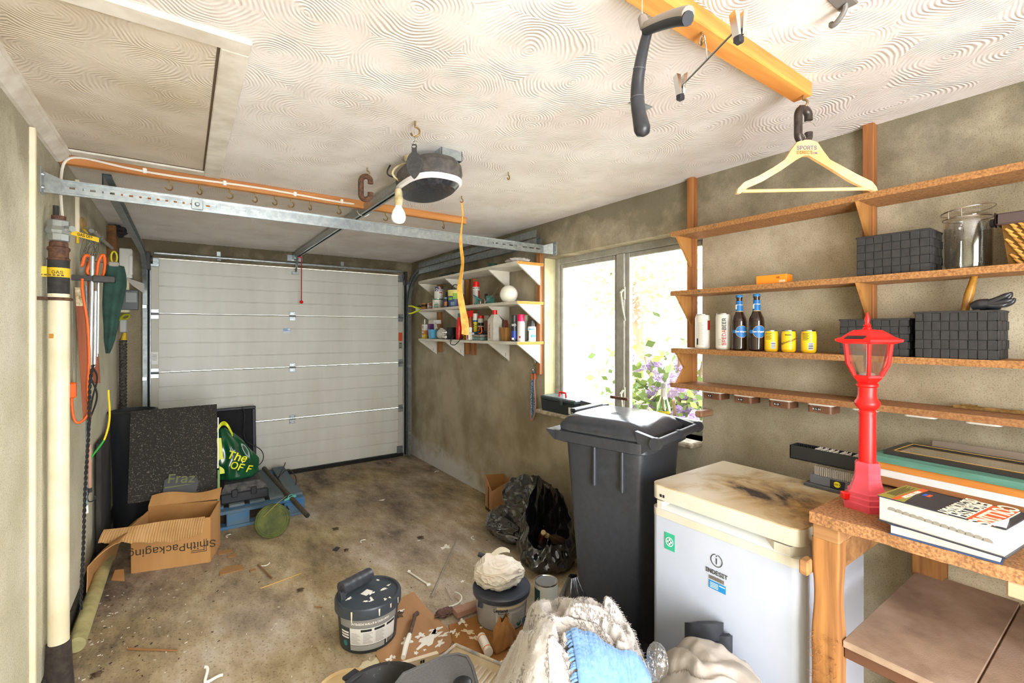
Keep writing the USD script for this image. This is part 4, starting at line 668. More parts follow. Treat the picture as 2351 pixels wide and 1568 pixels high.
mid = lambda k, r: (lx_ + r * math.cos(aa[k]), ly_ + r * math.sin(aa[k]))
for k in range(6):
    q = (k + 1) % 6
    t.a('glazing_bar', tube([(*mid(k, R0), zc_ + H0), (*mid(k, R0 * .45 + R1 * .55 + .004), zc_ + .055), (*mid(k, R1), zc_ + H1)], .0048, 6), redp)
    pn = t.a('pane', plate((*mid(k, R0), zc_ + H0), (*mid(q, R0), zc_ + H0), (*mid(q, R1), zc_ + H1), (*mid(k, R1), zc_ + H1), .0015), pane('lantern_glazing', (.9, .9, .9), .04, .12))
t.a('inner_reflector', lathe([(0, H0), (.02, H0), (.016, H0 + .006), (.003, H0 + .01), (.002, H1), (0, H1)], (lx_, ly_, zc_), 16), M('silver_reflector', 'd9d9d4', .25, metal=.6))
t.a('roof', rot(lathe([(0, H1 - .002), (.064, H1 - .002), (.084, H1 + .004), (.086, H1 + .010), (.066, H1 + .017), (.050, H1 + .028), (.036, H1 + .036), (.010, H1 + .038), (0, H1 + .038)], (0, 0, 0), sq=6), HX).apply_translation((lx_, ly_, zc_)), redp, smooth=False)
t.a('finial', lathe([(.010, H1 + .036), (.011, H1 + .042), (.0075, H1 + .045), (.0095, H1 + .049), (.0065, H1 + .053), (.0055, H1 + .058), (.0068, H1 + .066), (.004, H1 + .078), (.001, H1 + .086), (0, H1 + .086)], (lx_, ly_, zc_), 20), redp, smooth=40)
t.a('solar_panel', rot(mv(rot(box(-.011, .011, -.024, .024, 0, .002, .0008), 22, (0, 1, 0)), (.060, 0, zc_ + H1 + .0155)), HX + 180).apply_translation((lx_, ly_, 0)), black); t.end()
# books: long sides run along the bench
def book(name, lab, L0, L1, wdt, z, h, cover, cn, pg=paper_w):
    """L0, L1: the two front bottom corners (fore-edge side); the spine lies wdt behind them."""
    a, b = np.array(L0, float), np.array(L1, float); u = (b - a) / np.linalg.norm(b - a); n_ = V(-u[1], u[0]); 
    if n_[0] < 0: n_ = -n_
    def bx(i0, i1, j0, j1, k0, k1, bv=.0008):
        L = np.linalg.norm(b - a); p = [a + u * L * i + n_ * wdt * j for i in (i0, i1) for j in (j0, j1)]; return hull([(q[0], q[1], k) for q in p for k in (k0, k1)])
    t = T(name, lab, 'book'); t.a('pages', bx(.012, .985, .025, .98, z + .003, z + h - .003), pg); t.a('cover', cat(bx(0, 1, 0, 1, z, z + .003), bx(0, 1, 0, 1, z + h - .003, z + h), bx(0, 1, .975, 1.0, z, z + h)), cn)
    return t, a, b, u, n_, bx
pages = M('book_pages', 'c6c2ba', .8, 'b4afa5', 300, st=(.02, .02, 1))
A0, A1 = (1.399,0.395), (1.409,0.206)
t, *_ = book('book', 'thin navy hardback book lying under the thick dictionary', A0, A1, .17, bz + .0005, .026, M('navy_cloth', '2b3f66', .6), M('navy_cloth', ''), pages); t.end()
zb = bz + .027; bh = .062
A0, A1 = (1.398,0.418), (1.373,0.195)
t, a, b, u, n_, bx = book('book', 'thick English dictionary with thumb-index cuts lying on the workbench', A0, A1, .15, zb, bh, M('dictionary_jacket', '2a2c33', .35), M('dictionary_jacket', ''), pages)
L = np.linalg.norm(b - a); at_ = lambda i, j, z: np.array([*(a + u * L * i + n_ * .15 * j), z]); zt_ = zb + bh
t.a('jacket_panel', hull([at_(i, j, k) for i, j in ((0, 0), (.24, 0), (.16, 1), (0, 1)) for k in (zt_, zt_ + .0006)]), M('olive_jacket', '8f8a3c', .4), 'olive green end of the jacket')
t.a('jacket_panel', hull([at_(i, j, k) for i, j in ((.13, .0), (.17, 0), (.21, 1), (.15, 1)) for k in (zt_, zt_ + .001)]), M('orange_jacket', 'e4572a', .4), 'orange band'); t.a('jacket_panel', hull([at_(i, j, k) for i, j in ((.73, 0), (.92, 0), (.92, 1), (.73, 1)) for k in (zt_, zt_ + .0008)]), M('orange_jacket', ''), 'orange publisher panel')
t.a('jacket_border', cat([hull([at_(i, j, k) for i in (i0, i0 + .008) for j in (0, 1) for k in (zt_, zt_ + .0011)]) for i0 in (.722, .922)]), M('cream_print', 'efe6cf', .5))
n3, u3 = np.array([*n_, 0]), np.array([*u, 0]); T3 = lambda s_, h_, i, j: txt(s_, h_, at_(i, j, zt_ + .0009), -n3, u3, .0008)
t.a('lettering', cat(T3('DICTIONARY', .019, .52, .5), T3('ENGLISH', .026, .605, .5)), M('cream_print', '')); t.a('lettering', T3('COLLINS', .032, .765, .5), M('cream_print', '')); t.a('lettering', T3('NEW EDITION', .009, .16, .5), M('cream_print', ''))
t.a('small_print', cat([hull([at_(i, j, k) for i in (i0, i0 + .006) for j in (.2, .9 - .1 * (q % 2)) for k in (zt_ + .0005, zt_ + .001)]) for q, i0 in enumerate(np.arange(.03, .12, .018))]), ink); t.a('emblem', hull([at_(i, j, k) for i in (.24, .27) for j in (.62, .75) for k in (zt_, zt_ + .0008)]), M('blue_print', '2d5fbf', .5)); t.a('emblem', hull([at_(i, j, k) for i in (.275, .305) for j in (.62, .75) for k in (zt_, zt_ + .0008)]), M('orange_jacket', ''))
for k in range(13): 
    cpt = at_(.13 + k * .062, .03, zb + bh * (.52 - .012 * k)); t.a('thumb_cut', hull([cpt + u3 * .009 * math.cos(q) - n3 * (.0015 - .0005 * (d_ > 0)) + V(0, 0, .008 * math.sin(q)) + d_ * n3 * .006 for q in np.linspace(0, PI, 7) for d_ in (0, 1)]), M('thumb_cut_shadow', '857f74', .8))
t.a('dog_ear', hull([at_(.90, 0, zt_ + .001), at_(1.0, .02, zt_ + .001), at_(.95, .42, zt_ + .001), at_(.90, 0, zt_ + .004), at_(.95, .42, zt_ + .006)]), paper_w, 'white turned-down corner'); t.end()
# stack of picture frames on a board
frz = math.degrees(math.atan2(.257 - .58, 1.80 - 1.80)); fa_ = np.array((1.80, .545)); fd = np.array((-.06, -.998)); fd /= np.linalg.norm(fd); fn_ = np.array((-fd[1], fd[0])) * 1.0
fn_ = np.array((.998, -.06))
def fq(i0, i1, j0, j1, z0, z1, ins=0): return hull([(*(fa_ + fd * i + fn_ * j), z) for i in (i0, i1) for j in (j0, j1) for z in (z0, z1)])
def pframe(lab, L, W, z, h, w, m, inner=None, o=(0, 0), glass_=True):
    t = T('picture_frame', lab, 'picture frame'); i, j = o
    t.a('moulding', cat(fq(i, i + L, j, j + w, z, z + h), fq(i, i + L, j + W - w, j + W, z, z + h), fq(i, i + w, j + w, j + W - w, z, z + h), fq(i + L - w, i + L, j + w, j + W - w, z, z + h)), m)
    t.a('picture', fq(i + w, i + L - w, j + w, j + W - w, z + .002, z + .005), inner or M('mount_board', 'cfc6b4', .7))
    return t
zf = bz + .012
tb = one('board_offcut', fq(.0, .37, .03, .23, bz + .0005, zf - .0005), wood('reddish_board', '8c5634', '6d3f24', 'y', 18), 'reddish brown board offcut under the stack of picture frames', 'board')
pframe('wide brown wooden picture frame at the bottom of the stack', .37, .25, zf, .024, .03, wood('brown_frame', 'a06d40', '87552d', 'y', 18)).end()
pframe('white picture frame in the stack, below the orange pine one', .36, .245, zf + .0245, .022, .03, M('white_frame', 'e3e1de', .5), o=(.0, 0)).end()
pframe('orange pine picture frame in the stack, below the green one', .35, .24, zf + .047, .022, .03, wood('orange_frame', 'd08a3c', 'b9722b', 'y', 18), o=(-.005, -.002)).end()
pframe('green painted picture frame near the top of the stack', .365, .25, zf + .0695, .018, .05, M('green_frame_paint', '5f9280', .6, '4c7c6b', 40, st=(1, .1, 1)), o=(-.012, -.008)).end()
t = pframe('black picture frame with a gold line on top of the stack', .33, .195, zf + .088, .012, .018, M('black_frame', '2a2623', .4), M('faded_print', 'a39584', .3, '85775f', 5), o=(.01, .035)); zz = zf + .1002
t.a('gold_line', cat(fq(.03, .32, .055, .058, zz, zz + .001), fq(.03, .32, .207, .21, zz, zz + .001), fq(.03, .033, .055, .21, zz, zz + .001), fq(.317, .32, .055, .21, zz, zz + .001)), gold); t.a('glass', fq(.03, .32, .053, .213, zf + .094, zf + .0955), pane('picture_glass', (1, 1, 1), .05, .10)); t.end()
t = T('picture_frame', 'brown-grey wooden picture frame leaning against the wall behind the stack', 'picture frame'); t.a('moulding', rot(cat(box(2.06, 2.075, -.05, .47, bz, bz + .02, .002), box(2.06, 2.075, -.05, .47, bz + .10, bz + .125, .002), box(2.06, 2.075, .45, .47, bz + .02, bz + .1, .002)), 8, (0, 1, 0), (2.06, 0, bz)), M('grey_brown_frame', '857666', .6)); t.a('back_panel', rot(box(2.067, 2.072, -.05, .46, bz + .01, bz + .11), 8, (0, 1, 0), (2.06, 0, bz)), M('brown_hardboard', '5c4536', .8)); t.end()
one('wood_block', mv(rot(box(-.045, .045, -.055, .055, 0, .02, .002), 20), (1.755, .345, bz + .0915 - .03)), wood('red_hardwood', '9a5637', '7b3f26', 'y', 16), 'polished reddish hardwood block between the dictionary and the frames', 'block') if 0 else one('wood_block', mv(rot(box(-.04, .04, -.06, .06, 0, .028, .002), 12), (1.700, .365, bz + .0005)), wood('red_hardwood', '9a5637', '7b3f26', 'y', 16), 'polished reddish hardwood block between the dictionary and the frames', 'block')
one('leather_case', mv(rot(box(-.03, .03, -.07, .07, 0, .03, .008), 4), (1.735, .19, bz + .0005)), M('dark_brown_leather', '3a2622', .45), 'dark brown leather case behind the dictionary', 'case')
# slide trays at the back of the fridge top
sxx, sy0, sy1 = 1.875, .615, .775
t = T('slide_box', 'grey index box of slides with a clear cover and yellow round label', 'box'); ft = .8505
t.a('base_tray', box(sxx - .012, 1.93, sy0 - .01, sy1 + .006, ft, ft + .012, .002), M('dark_grey_tray', '4c4d50', .5)); t.a('body', box(sxx, sxx + .05, sy0, sy1 - .01, ft + .012, ft + .045, .002), M('slate_plastic', '62646a', .45))
for k in range(22): t.a('slide', rot(box(sxx + .004, sxx + .046, sy0 + .006 + k * .006, sy0 + .0085 + k * .006, ft + .045, ft + .076), 0), M('slide_mount', 'd9d2c8', .7))
t.a('clear_cover', cat(box(sxx - .001, sxx, sy0, sy1 - .01, ft + .045, ft + .088), box(sxx - .001, sxx + .051, sy1 - .011, sy1 - .01, ft + .045, ft + .088), box(sxx - .001, sxx + .051, sy0, sy1 - .01, ft + .087, ft + .088)), pane('clear_styrene', (.95, .95, .95), .04, .05))
t.a('tab', box(sxx - .003, sxx + .001, .652, .698, ft + .012, ft + .042, .002), black); t.a('round_label', cyl((sxx - .003, .676, ft + .028), (sxx - .0036, .676, ft + .028), .0105, n=24), M('yellow_label', 'e6d21e', .5)); t.a('lettering', txt('133 X', .0055, (sxx - .0038, .676, ft + .0255), (0, -1, 0), (0, 0, 1)), ink); t.end()
t = T('slide_tray', 'long black slide tray filled with white slides lying on the index box', 'tray'); tz = ft + .0885; ty0, ty1 = .60, .83; tx = 1.868
t.a('tray', cat(box(tx, tx + .003, ty0, ty1, tz, tz + .05), box(tx + .057, tx + .06, ty0, ty1, tz, tz + .05), box(tx, tx + .06, ty0, ty0 + .003, tz, tz + .05), box(tx, tx + .06, ty1 - .003, ty1, tz, tz + .05), box(tx, tx + .06, ty0, ty1, tz, tz + .003), *[box(tx - .0015, tx + .003, y, y + .003, tz, tz + .004) for y in np.arange(ty0 + .004, ty1 - .004, .0065)]), black)
t.a('divider', cat([box(tx + .05, tx + .057, y, y + .001, tz + .01, tz + .046) for y in np.arange(ty0 + .008, ty1 - .004, .007)]), blackm)
for k in range(24): 
    if k not in (1, 7, 13): t.a('slide', rot(box(tx + .004, tx + .054, ty0 + .008 + k * .0065, ty0 + .0095 + k * .0065, tz + .006, tz + .053), 16 if k % 3 else 22, (1, 0, 0), (0, ty0 + .008 + k * .0065, tz + .006)), M('slide_mount', ''))
t.end()
one('brick_stub', box(1.98, XR, 1.397,0.84,  1.0, 1.02, .004) if 0 else box(2.03, XR, 1.300, 1.338, 1.0, 1.03, .006), wood('stub_wood', 'b5896a', '94694c', 'x', 20), 'short wooden peg sticking out of the wall behind the bin', 'peg')
# ================================================================ WHITE SHELVES BEYOND THE WINDOW
mel = M('white_melamine', 'd9d4c6', .5, 'c9c2b0', 6); sz_ = [1.905, 1.626, 1.340]; sfx, sya, syb = 1.893, 2.62, 4.29
t = T('white_shelving', 'white melamine wall shelving crowded with tins and bottles', 'shelves')
for y_ in (2.66, 3.711, 3.60, 4.271): t.a('post', box(2.10, XR, y_ - .03, y_ + .01, 1.10 if y_ < 3 else 1.2, 2.0 if y_ < 3 else 1.88, .002), piney)
bys = [2.632, 3.02, 3.746, 4.312]
for z in sz_:
    sh = t.a('shelf_board', box(sfx, XR - .002, sya + .001, syb, z - .021, z, .001), mel); t.a('chipboard_edge', box(sfx + .001, XR - .003, sya, sya + .002, z - .020, z - .001), M('bright_chipboard', 'd99a45', .85, 'b87428', 250), up=sh)
    for y_ in bys:
        br = t.a('bracket', prism([(sfx + .012, z - .0215), (2.10, z - .0215), (2.10, z - .16)], y_ - .008, y_ + .008, 'xz'), mel, up=sh)
for y_ in bys: t.a('wire_hook', hookmesh(2.06, y_ - .012, 1.24, .06, .0018, a=90), steel)
t.end()
zA, zB, zC = (v + .0006 for v in sz_); Xs = 1.975
def tin_can(lab, y, r, h, z, m, x=Xs, lid=None, name='paint_tin', cat_='tin'):
    t = T(name, lab, cat_, xform=True); t.a('body', lathe([(0, .001), (r * .97, 0), (r, .003), (r, h - .004), (r * .97, h), (r * .86, h - .003), (0, h - .003)], (x, y, z), 28), m, smooth=40)
    t.a('rim', lathe([(r * .86, h - .003), (r * .9, h + .001), (r * 1.01, h + .001), (r * 1.01, h - .005)], (x, y, z), 28), steel); return t
def spray(lab, y, r, h, z, body, capm, x=Xs, caph=.26, name='spray_can', cat_='spray can'):
    t = T(name, lab, cat_); hb = h * (1 - caph)
    t.a('body', lathe([(0, .001), (r * .95, 0), (r, .004), (r, hb - .012), (r * .9, hb - .003), (r * .9, hb), (0, hb)], (x, y, z), 24), body, smooth=40)
    t.a('cap', lathe([(r * .88, hb - .003), (r * .92, hb), (r * .88, h - .003), (r * .82, h), (0, h)], (x, y, z), 24), capm, smooth=40); return t
fa2 = lambda y, x=Xs: math.degrees(math.atan2(-y, -x))
labw = M('label_white', 'dcd8cd', .5); pg_ = M('pot_green', '2f7a4e', .5)
def carton(lab, x0, x1, y, r, z, h, m, name='carton', rz=0, tag_=None):
    b = rot(box(x0, x1, y - r, y + r, z, z + h, .001), rz, (0, 0, 1), ((x0 + x1) / 2, y, 0)); t = T(name, lab, 'box'); t.a('body', b, m); t.a('label', rot(box(x0 - .0008, x0 + .001, y - r * .7, y + r * .7, z + h * .35, z + h * .75), rz, (0, 0, 1), ((x0 + x1) / 2, y, 0)), tag_ or labw); t.end(); return t
# --- middle shelf, left to right
y, r, h = 4.331,0.035,0.061; t = T('glass_jar', 'small dark glass jar with an orange wooden lid on the middle white shelf', 'jar'); t.a('jar', lathe([(0, 0), (r * .9, 0), (r, .01), (r, h * .7), (r * .8, h * .9), (0, h * .9)], (Xs, y, zB), 24), M('dark_brown_glass', '4a3626', .15)); t.a('lid', lathe([(r * .2, h * .9), (r * .85, h * .9), (r * .85, h * 1.1), (0, h * 1.1)], (Xs, y, zB), 24), M('orange_lid', 'b5763a', .5)); t.a('label', band(r, h * .1, h * .5, fa2(y) - 50, fa2(y) + 50, (Xs, y, zB)), M('orange_lid', '')); t.end()
y, r, h = 4.229,0.013,0.06; t = tin_can('tiny pinkish spice tin in front of the stacked paint tins', y, r, h, zB, M('pinkish_tin', 'b98f78', .45), name='small_tin'); t.a('label', band(r, h * .25, h * .7, fa2(y) - 60, fa2(y) + 60, (Xs, y, zB)), labw); t.end()
y, r, h = 4.174,0.011,0.068; t = tin_can('tiny orange and white tin beside the pinkish one', y, r, h, zB, M('orange_tin', 'c8602c', .45), name='small_tin'); t.a('label', band(r, h * .2, h * .5, fa2(y) - 60, fa2(y) + 60, (Xs, y, zB)), labw); t.end()
y, r, h = 4.022,0.052,0.091; c_ = (Xs, y, zB); t = tin_can('white and green wood paint tin at the bottom of the stack', y, r, h, zB, labw); a = fa2(y); t.a('label', band(r, h * .1, h * .6, a - 40, a + 5, c_), pg_); t.a('label', band(r, h * .9, h, a - 90, a + 90, c_), pg_); t.a('lettering', cat(cyltxt('WOOD', h * .16, r + .0004, c_, a - 17, h * .42), cyltxt('CARE', h * .16, r + .0004, c_, a - 17, h * .18)), paper_w); t.end(); ztop = zB + h + .0015
y, r, h = 4.003,0.043,0.111; c_ = (Xs, y, ztop); t = tin_can('white and navy paint tin stacked on the wood paint tin', y, r, h, ztop, labw); a = fa2(y); t.a('label', band(r, h * .62, h * .98, a - 60, a + 80, c_), M('navy_label', '232a55', .4)); t.a('lettering', cyltxt('Dulux', h * .2, r + .0005, c_, a + 15, h * .66), paper_w); t.a('rainbow', cat(band(r + .0005, h * .86, h * .94, a + 0, a + 30, c_)), M('rainbow_print', 'e8862a', .5)); t.a('print', band(r, h * .46, h * .54, a + 5, a + 50, c_), M('red_print', '')); t.end()
y, r, h = 3.952,0.021,0.156; t = spray('slim dark red and green bottle behind the colourful bucket', y, r, h, zB, M('dark_red_bottle', '7c3a26', .35), M('dark_green_cap', '1f4b3b', .4), x=2.04, caph=.22, name='bottle', cat_='bottle'); t.end()
y, r, h = 3.797,0.024,0.095; t = spray('small navy bottle with orange print beside the paint tins', y, r, h, zB, M('navy_bottle', '2b3347', .35), M('pale_blue_cap', '7d9cae', .4), x=1.945, caph=.15, name='bottle', cat_='bottle'); t.a('label', band(r, h * .15, h * .55, fa2(y, 1.945) - 40, fa2(y, 1.945) + 40, (1.945, y, zB)), M('orange_lid', '')); t.end()
y, r, h = 3.697,0.066,0.156; c_ = (1.985, y, zB); a = fa2(y, 1.985); t = T('bucket', 'yellow, green and blue printed bucket with a black wire handle', 'bucket'); t.a('body', lathe([(0, 0), (r * .9, 0), (r, h), (r * .95, h), (r * .85, .01), (0, .01)], c_, 32), M('bucket_blue', '39477c', .45), smooth=40)
bd = lambda z0, z1, a0, a1, m: t.a('label', grid(lambda u, v: np.array([c_[0] + (r * (.9 + .1 * (z0 + (z1 - z0) * v)) + .001) * np.cos(np.radians(a0 + (a1 - a0) * u)), c_[1] + (r * (.9 + .1 * (z0 + (z1 - z0) * v)) + .001) * np.sin(np.radians(a0 + (a1 - a0) * u)), c_[2] + h * (z0 + (z1 - z0) * v)]), 12, 2, .0006), m)
bd(.62, .97, a - 85, a + 60, M('pale_yellow_print', 'e6dc7a', .5)); bd(.45, .78, a - 20, a + 40, M('leaf_green_print', '84b53c', .5)); bd(.40, .55, a - 80, a - 25, M('leaf_green_print', '')); bd(.08, .30, a - 40, a - 5, M('pale_blue_cap', ''))
t.a('handle', wire([(c_[0], y + r, zB + h * .92), (c_[0], y + r * .8, zB + h * 1.2), (c_[0], y, zB + h * 1.3), (c_[0], y - r * .8, zB + h * 1.2), (c_[0], y - r, zB + h * .92)], .004, 30), black); t.a('handle_lug', box(c_[0] - .015, c_[0] + .015, y - r - .012, y - r + .004, zB + h * .75, zB + h * .98, .003), black); t.end()
y, r, h = 3.315,0.029,0.195; t = spray('silver spray can with a red cap at the middle of the middle shelf', y, r, h, zB, M('silver_can', 'b7b4ab', .35), red, caph=.22); c_ = (Xs, y, zB); a = fa2(y); t.a('label', band(r, h * .64, h * .77, a - 70, a + 70, c_), labw); t.a('label', band(r, h * .25, h * .62, a + 35, a + 80, c_), M('red_print', '')); t.a('lettering', cyltxt('WURTH', h * .06, r + .0006, c_, a, h * .68), ink); t.end()
y, r, h = 3.23,0.04,0.063; teal = M('teal_plastic', '2c8285', .4); t = T('scoop', 'teal plastic tilted dish on a stem at the front of the middle white shelf', 'dish'); t.a('dish', rot(lathe([(0, 0), (r, .008), (r * 1.02, .014), (r * .9, .012), (0, .005)], (0, 0, 0), 28), 35, (1, 1, 0)).apply_translation((1.93, y, zB + h * .75)), teal, smooth=50); t.a('stem', tube([(1.93, y - .005, zB + .006), (1.93, y, zB + h * .72)], [.008, .006], 10), teal); t.a('foot', cyl((1.93, y, zB), (1.93, y, zB + .006), r * .6, n=24), teal); t.end()
y, r, h = 3.152,0.031,0.042; t = T('bracket_clips', 'loose bent steel clips lying beside the teal dish', 'clips'); t.a('clip', wire([(1.94, y + r, zB + .003), (1.94, y + r * .6, zB + h), (1.94, y - r * .6, zB + h), (1.94, y - r, zB + .003)], .003, 20), steel); t.a('clip', wire([(1.97, y + r, zB + .003), (1.93, y, zB + .004), (1.92, y - r * 1.4, zB + .003)], .0035, 16), steel); t.end()
y, r, h = 3.247,0.014,0.093; t = spray('little dark jar with a black lid behind the teal carton', y, r, h, zB, M('murky_glass', '5d5a44', .2), black, x=2.03, caph=.22, name='glass_jar', cat_='jar'); t.end()
y, r, h = 3.134,0.031,0.07; t = carton('teal and green carton leaning beside the white globe', 1.98, 2.02, y, r, zB, h, M('teal_carton', '4e8f86', .5), tag_=M('sky_print', '74b4c4', .5))
y, r, h = 2.856,0.068,0.124; c_ = (1.985, y, zB + r * .93); t = T('globe_shade', 'big glossy white glass globe on the middle white shelf', 'globe'); t.a('globe', lathe([(r * .38, -r * .93), (r * .6, -r * .8)] + [(r * math.cos(q), r * math.sin(q)) for q in np.linspace(-.9, PI / 2, 22)], c_, 40), M('opal_glass', 'e9e6d4', .12, coat=.5), smooth=60); t.end()
y, r, h = 3.047,0.054,0.122; gb = pane('crumpled_film', (.88, .87, .84), .15, .22)
def bag(u, v): return np.array([1.985 + .05 * np.cos(u * 2 * PI) * (1 - .8 * v) + .006 * np.sin(9 * u + 5 * v), y + (r * 1.1 - r * 2.0 * v) + .022 * np.sin(u * 2 * PI) * (1 - .5 * v), zB + .012 + h * .95 * v ** 1.3 + .030 * (1 + np.sin(u * 2 * PI + 2)) * (1 - v) + .006 * np.sin(23 * u) * (1 - v)])
one('plastic_film', grid(bag, 26, 12), gb, 'crumpled clear plastic bag draped against the white globe', 'plastic bag', smooth=60)
t = T('spring_clamp', 'bright yellow spring clamp gripping the far end of the middle white shelf', 'clamp'); yc = syb - .02; yel = M('acid_yellow', 'd8e01f', .4)
t.a('jaw', cat([hull([(sfx - .02, yc + .06, sz_[1] + s * .022), (sfx - .02, yc - .05, sz_[1] + s * .004), (sfx + .01, yc - .05, sz_[1] + s * .004), (sfx + .01, yc + .06, sz_[1] + s * .022), (sfx - .02, yc, sz_[1] + s * .024), (sfx + .01, yc, sz_[1] + s * .024)]) for s in (1, -1)]), yel); t.a('handle', cat([tube([(sfx - .005, yc + .03, sz_[1] + s * .012), (sfx - .04, yc + .08, sz_[1] + s * .035), (sfx - .05, yc + .14, sz_[1] + s * .038)], [.009, .008, .006], 8) for s in (1, -1)]), yel); t.a('pivot', cyl((sfx - .024, yc + .02, sz_[1]), (sfx + .014, yc + .02, sz_[1]), .012, n=14), labw); t.end()
one('rubber_bung', lathe([(0, 0), (.022, 0), (.026, .03), (.015, .045), (0, .046)], (1.95, 4.391, zB)), blackm, 'small black rubber cap at the far end of the middle white shelf', 'cap', smooth=40)
# --- top shelf
one('green_case', box(1.95, 2.1, 3.684, 3.957, zA, zA + .035, .004), M('dark_green_case', '1e3029', .5), 'flat dark green case on the top white shelf', 'case')
one('white_bag', blob((1.99, 2.75, zA + .02), (.07, .10, .022), 5, .4, 4, 3, flat=zA), M('crumpled_white', 'd8d2cc', .5), 'crumpled white plastic on the near end of the top white shelf', 'bag', smooth=50)
one('green_pot', lathe([(0, 0), (.03, 0), (.036, .035), (.03, .04), (0, .04)], (1.98, 3.07, zA)), M('bottle_green', '1d5140', .5), 'small bottle green pot on the top white shelf', 'pot', smooth=40)
# --- bottom shelf, left to right
y, r, h = 4.255,0.026,0.039; h0 = zC
yl_ = carton('small yellow carton at the bottom of the little stack', 1.925, 1.965, y, r, h0, h, M('yellow_card', 'd9c23a', .5)); h0 += h + .0006
carton('small orange carton on the yellow carton', 1.925, 1.965, y, r * 1.05, h0, h, M('orange_card2', 'c8823e', .5)); h0 += h + .0006
carton('small white carton on the orange carton', 1.925, 1.965, y, r * .9, h0, h * 1.5, labw, tag_=M('pale_grey_print', '')); h0 += h * 1.5 + .0006
one('drinking_glass', lathe([(0, 0), (r * .6, 0), (r * .75, .05), (r * .7, .05), (r * .55, .004), (0, .004)], (1.945, y, h0)), clear, 'small clear glass standing on the little stack of cartons', 'glass', smooth=40)
y, r, h = 4.21,0.03,0.142; carton('purple carton at the far end of the bottom white shelf', 1.965, 2.03, y, r, zC, h, M('purple_card', '6b3a78', .5), tag_=M('pale_purple', '8d5f99', .5)); 
y2, r2, h2 = 4.163,0.06,0.038; one('white_lid_box', box(1.97, 2.05, y2 - r2, y2 + r2, zC + h + .0006, zC + h + .0006 + h2, .002), labw, 'flat white box lying on the purple carton', 'box')
y, r, h = 4.046,0.033,0.083; t = T('tub', 'sky blue square plastic tub at the front of the bottom white shelf', 'tub'); t.a('body', hull([(x, yy_, z) for x0, x1, k, z in ((1.905, 1.955, .85, zC), (1.90, 1.96, 1, zC + h)) for x in (x0, x1) for yy_ in (y - r * k, y + r * k)]), M('sky_blue_plastic', '5ba9cf', .4)); t.a('rim', box(1.897, 1.963, y - r - .003, y + r + .003, zC + h, zC + h + .006, .002), M('sky_blue_plastic', '')); zt2 = zC + h + .0066; t.end()
y, r, h = 3.994,0.023,0.061; one('tube', rot(hull([(1.93, y - r, zt2), (1.93, y + r, zt2), (1.945, y - r, zt2), (1.945, y + r, zt2), (1.936, y - r, zt2 + h), (1.936, y + r, zt2 + h)]), -18, (1, 0, 0), (1.93, y, zt2 + .02)), M('silver_tube', 'a9a6a2', .35, 'd8d5d0', 30), 'silver squeeze tube propped on the sky blue tub', 'tube')
y, r, h = 3.894,0.048,0.129; t = T('lamp_globe', 'frosted glass globe on the bottom white shelf', 'globe'); t.a('globe', lathe([(0, -r)] + [(r * math.cos(q), r * math.sin(q)) for q in np.linspace(-1.4, 1.35, 22)] + [(r * .3, r), (r * .3, r * 1.12), (0, r * 1.12)], (1.95, y, zC + r), 36), M('frosted_glass', 'c9c7bb', .35), smooth=60); t.end()
for (a_, b_, zo), lab in zip((((3.711,0.015,0)[:2] + (.095,), ) if 0 else [], []), []): pass
y, r, h = 3.702,0.019,0.108; refl = M('mirror_reflector', 'd8d8d6', .12, metal=.9)
t = T('halogen_bulb', 'silver halogen reflector bulb standing on the lower white shelf by the frosted globe', 'bulb'); t.a('reflector', rot(lathe([(.004, .03), (.008, .02), (.018, .006), (.020, 0), (.017, .001), (.006, .016), (0, .017)], (0, 0, 0), 24), -90, (0, 1, 0)).apply_translation((1.893, y, zC + .021)), refl, smooth=40); t.end()
t = T('halogen_bulb', 'silver halogen reflector bulb lying on top of another one', 'bulb'); t.a('reflector', rot(lathe([(.004, .03), (.008, .02), (.018, .006), (.020, 0), (.017, .001), (.006, .016), (0, .017)], (0, 0, 0), 24), -90, (0, 1, 0)).apply_translation((1.893, y, zC + .062)), refl, smooth=40); t.end()
y, r, h = 3.779,0.034,0.107; t = carton('dark grey box behind the silver bulbs', 1.96, 2.06, y, r, zC, h, M('charcoal_card', '2b2a2a', .6), tag_=M('charcoal_card2', '3a3938', .6))
y, r, h = 3.564,0.025,0.193; t = spray('tall red bottle with a pointed cap beside the fly paper', y, r, h, zC, M('red_bottle', 'c81d18', .3), M('dark_green_cap', ''), x=1.95, caph=.02, name='bottle', cat_='bottle') if 0 else T('bottle', 'tall plain red bottle on the bottom white shelf', 'bottle'); t.a('body', lathe([(0, 0), (r * .95, 0), (r, .006), (r, h * .55), (r * .75, h * .75), (r * .55, h * .88), (r * .5, h), (0, h)], (1.95, y, zC), 28), M('red_bottle', 'c81d18', .3), smooth=50); t.a('cap', lathe([(r * .45, h), (r * .45, h + .028), (r * .3, h + .034), (0, h + .034)], (1.95, y, zC), 20), M('dark_green_cap', '')); t.end()
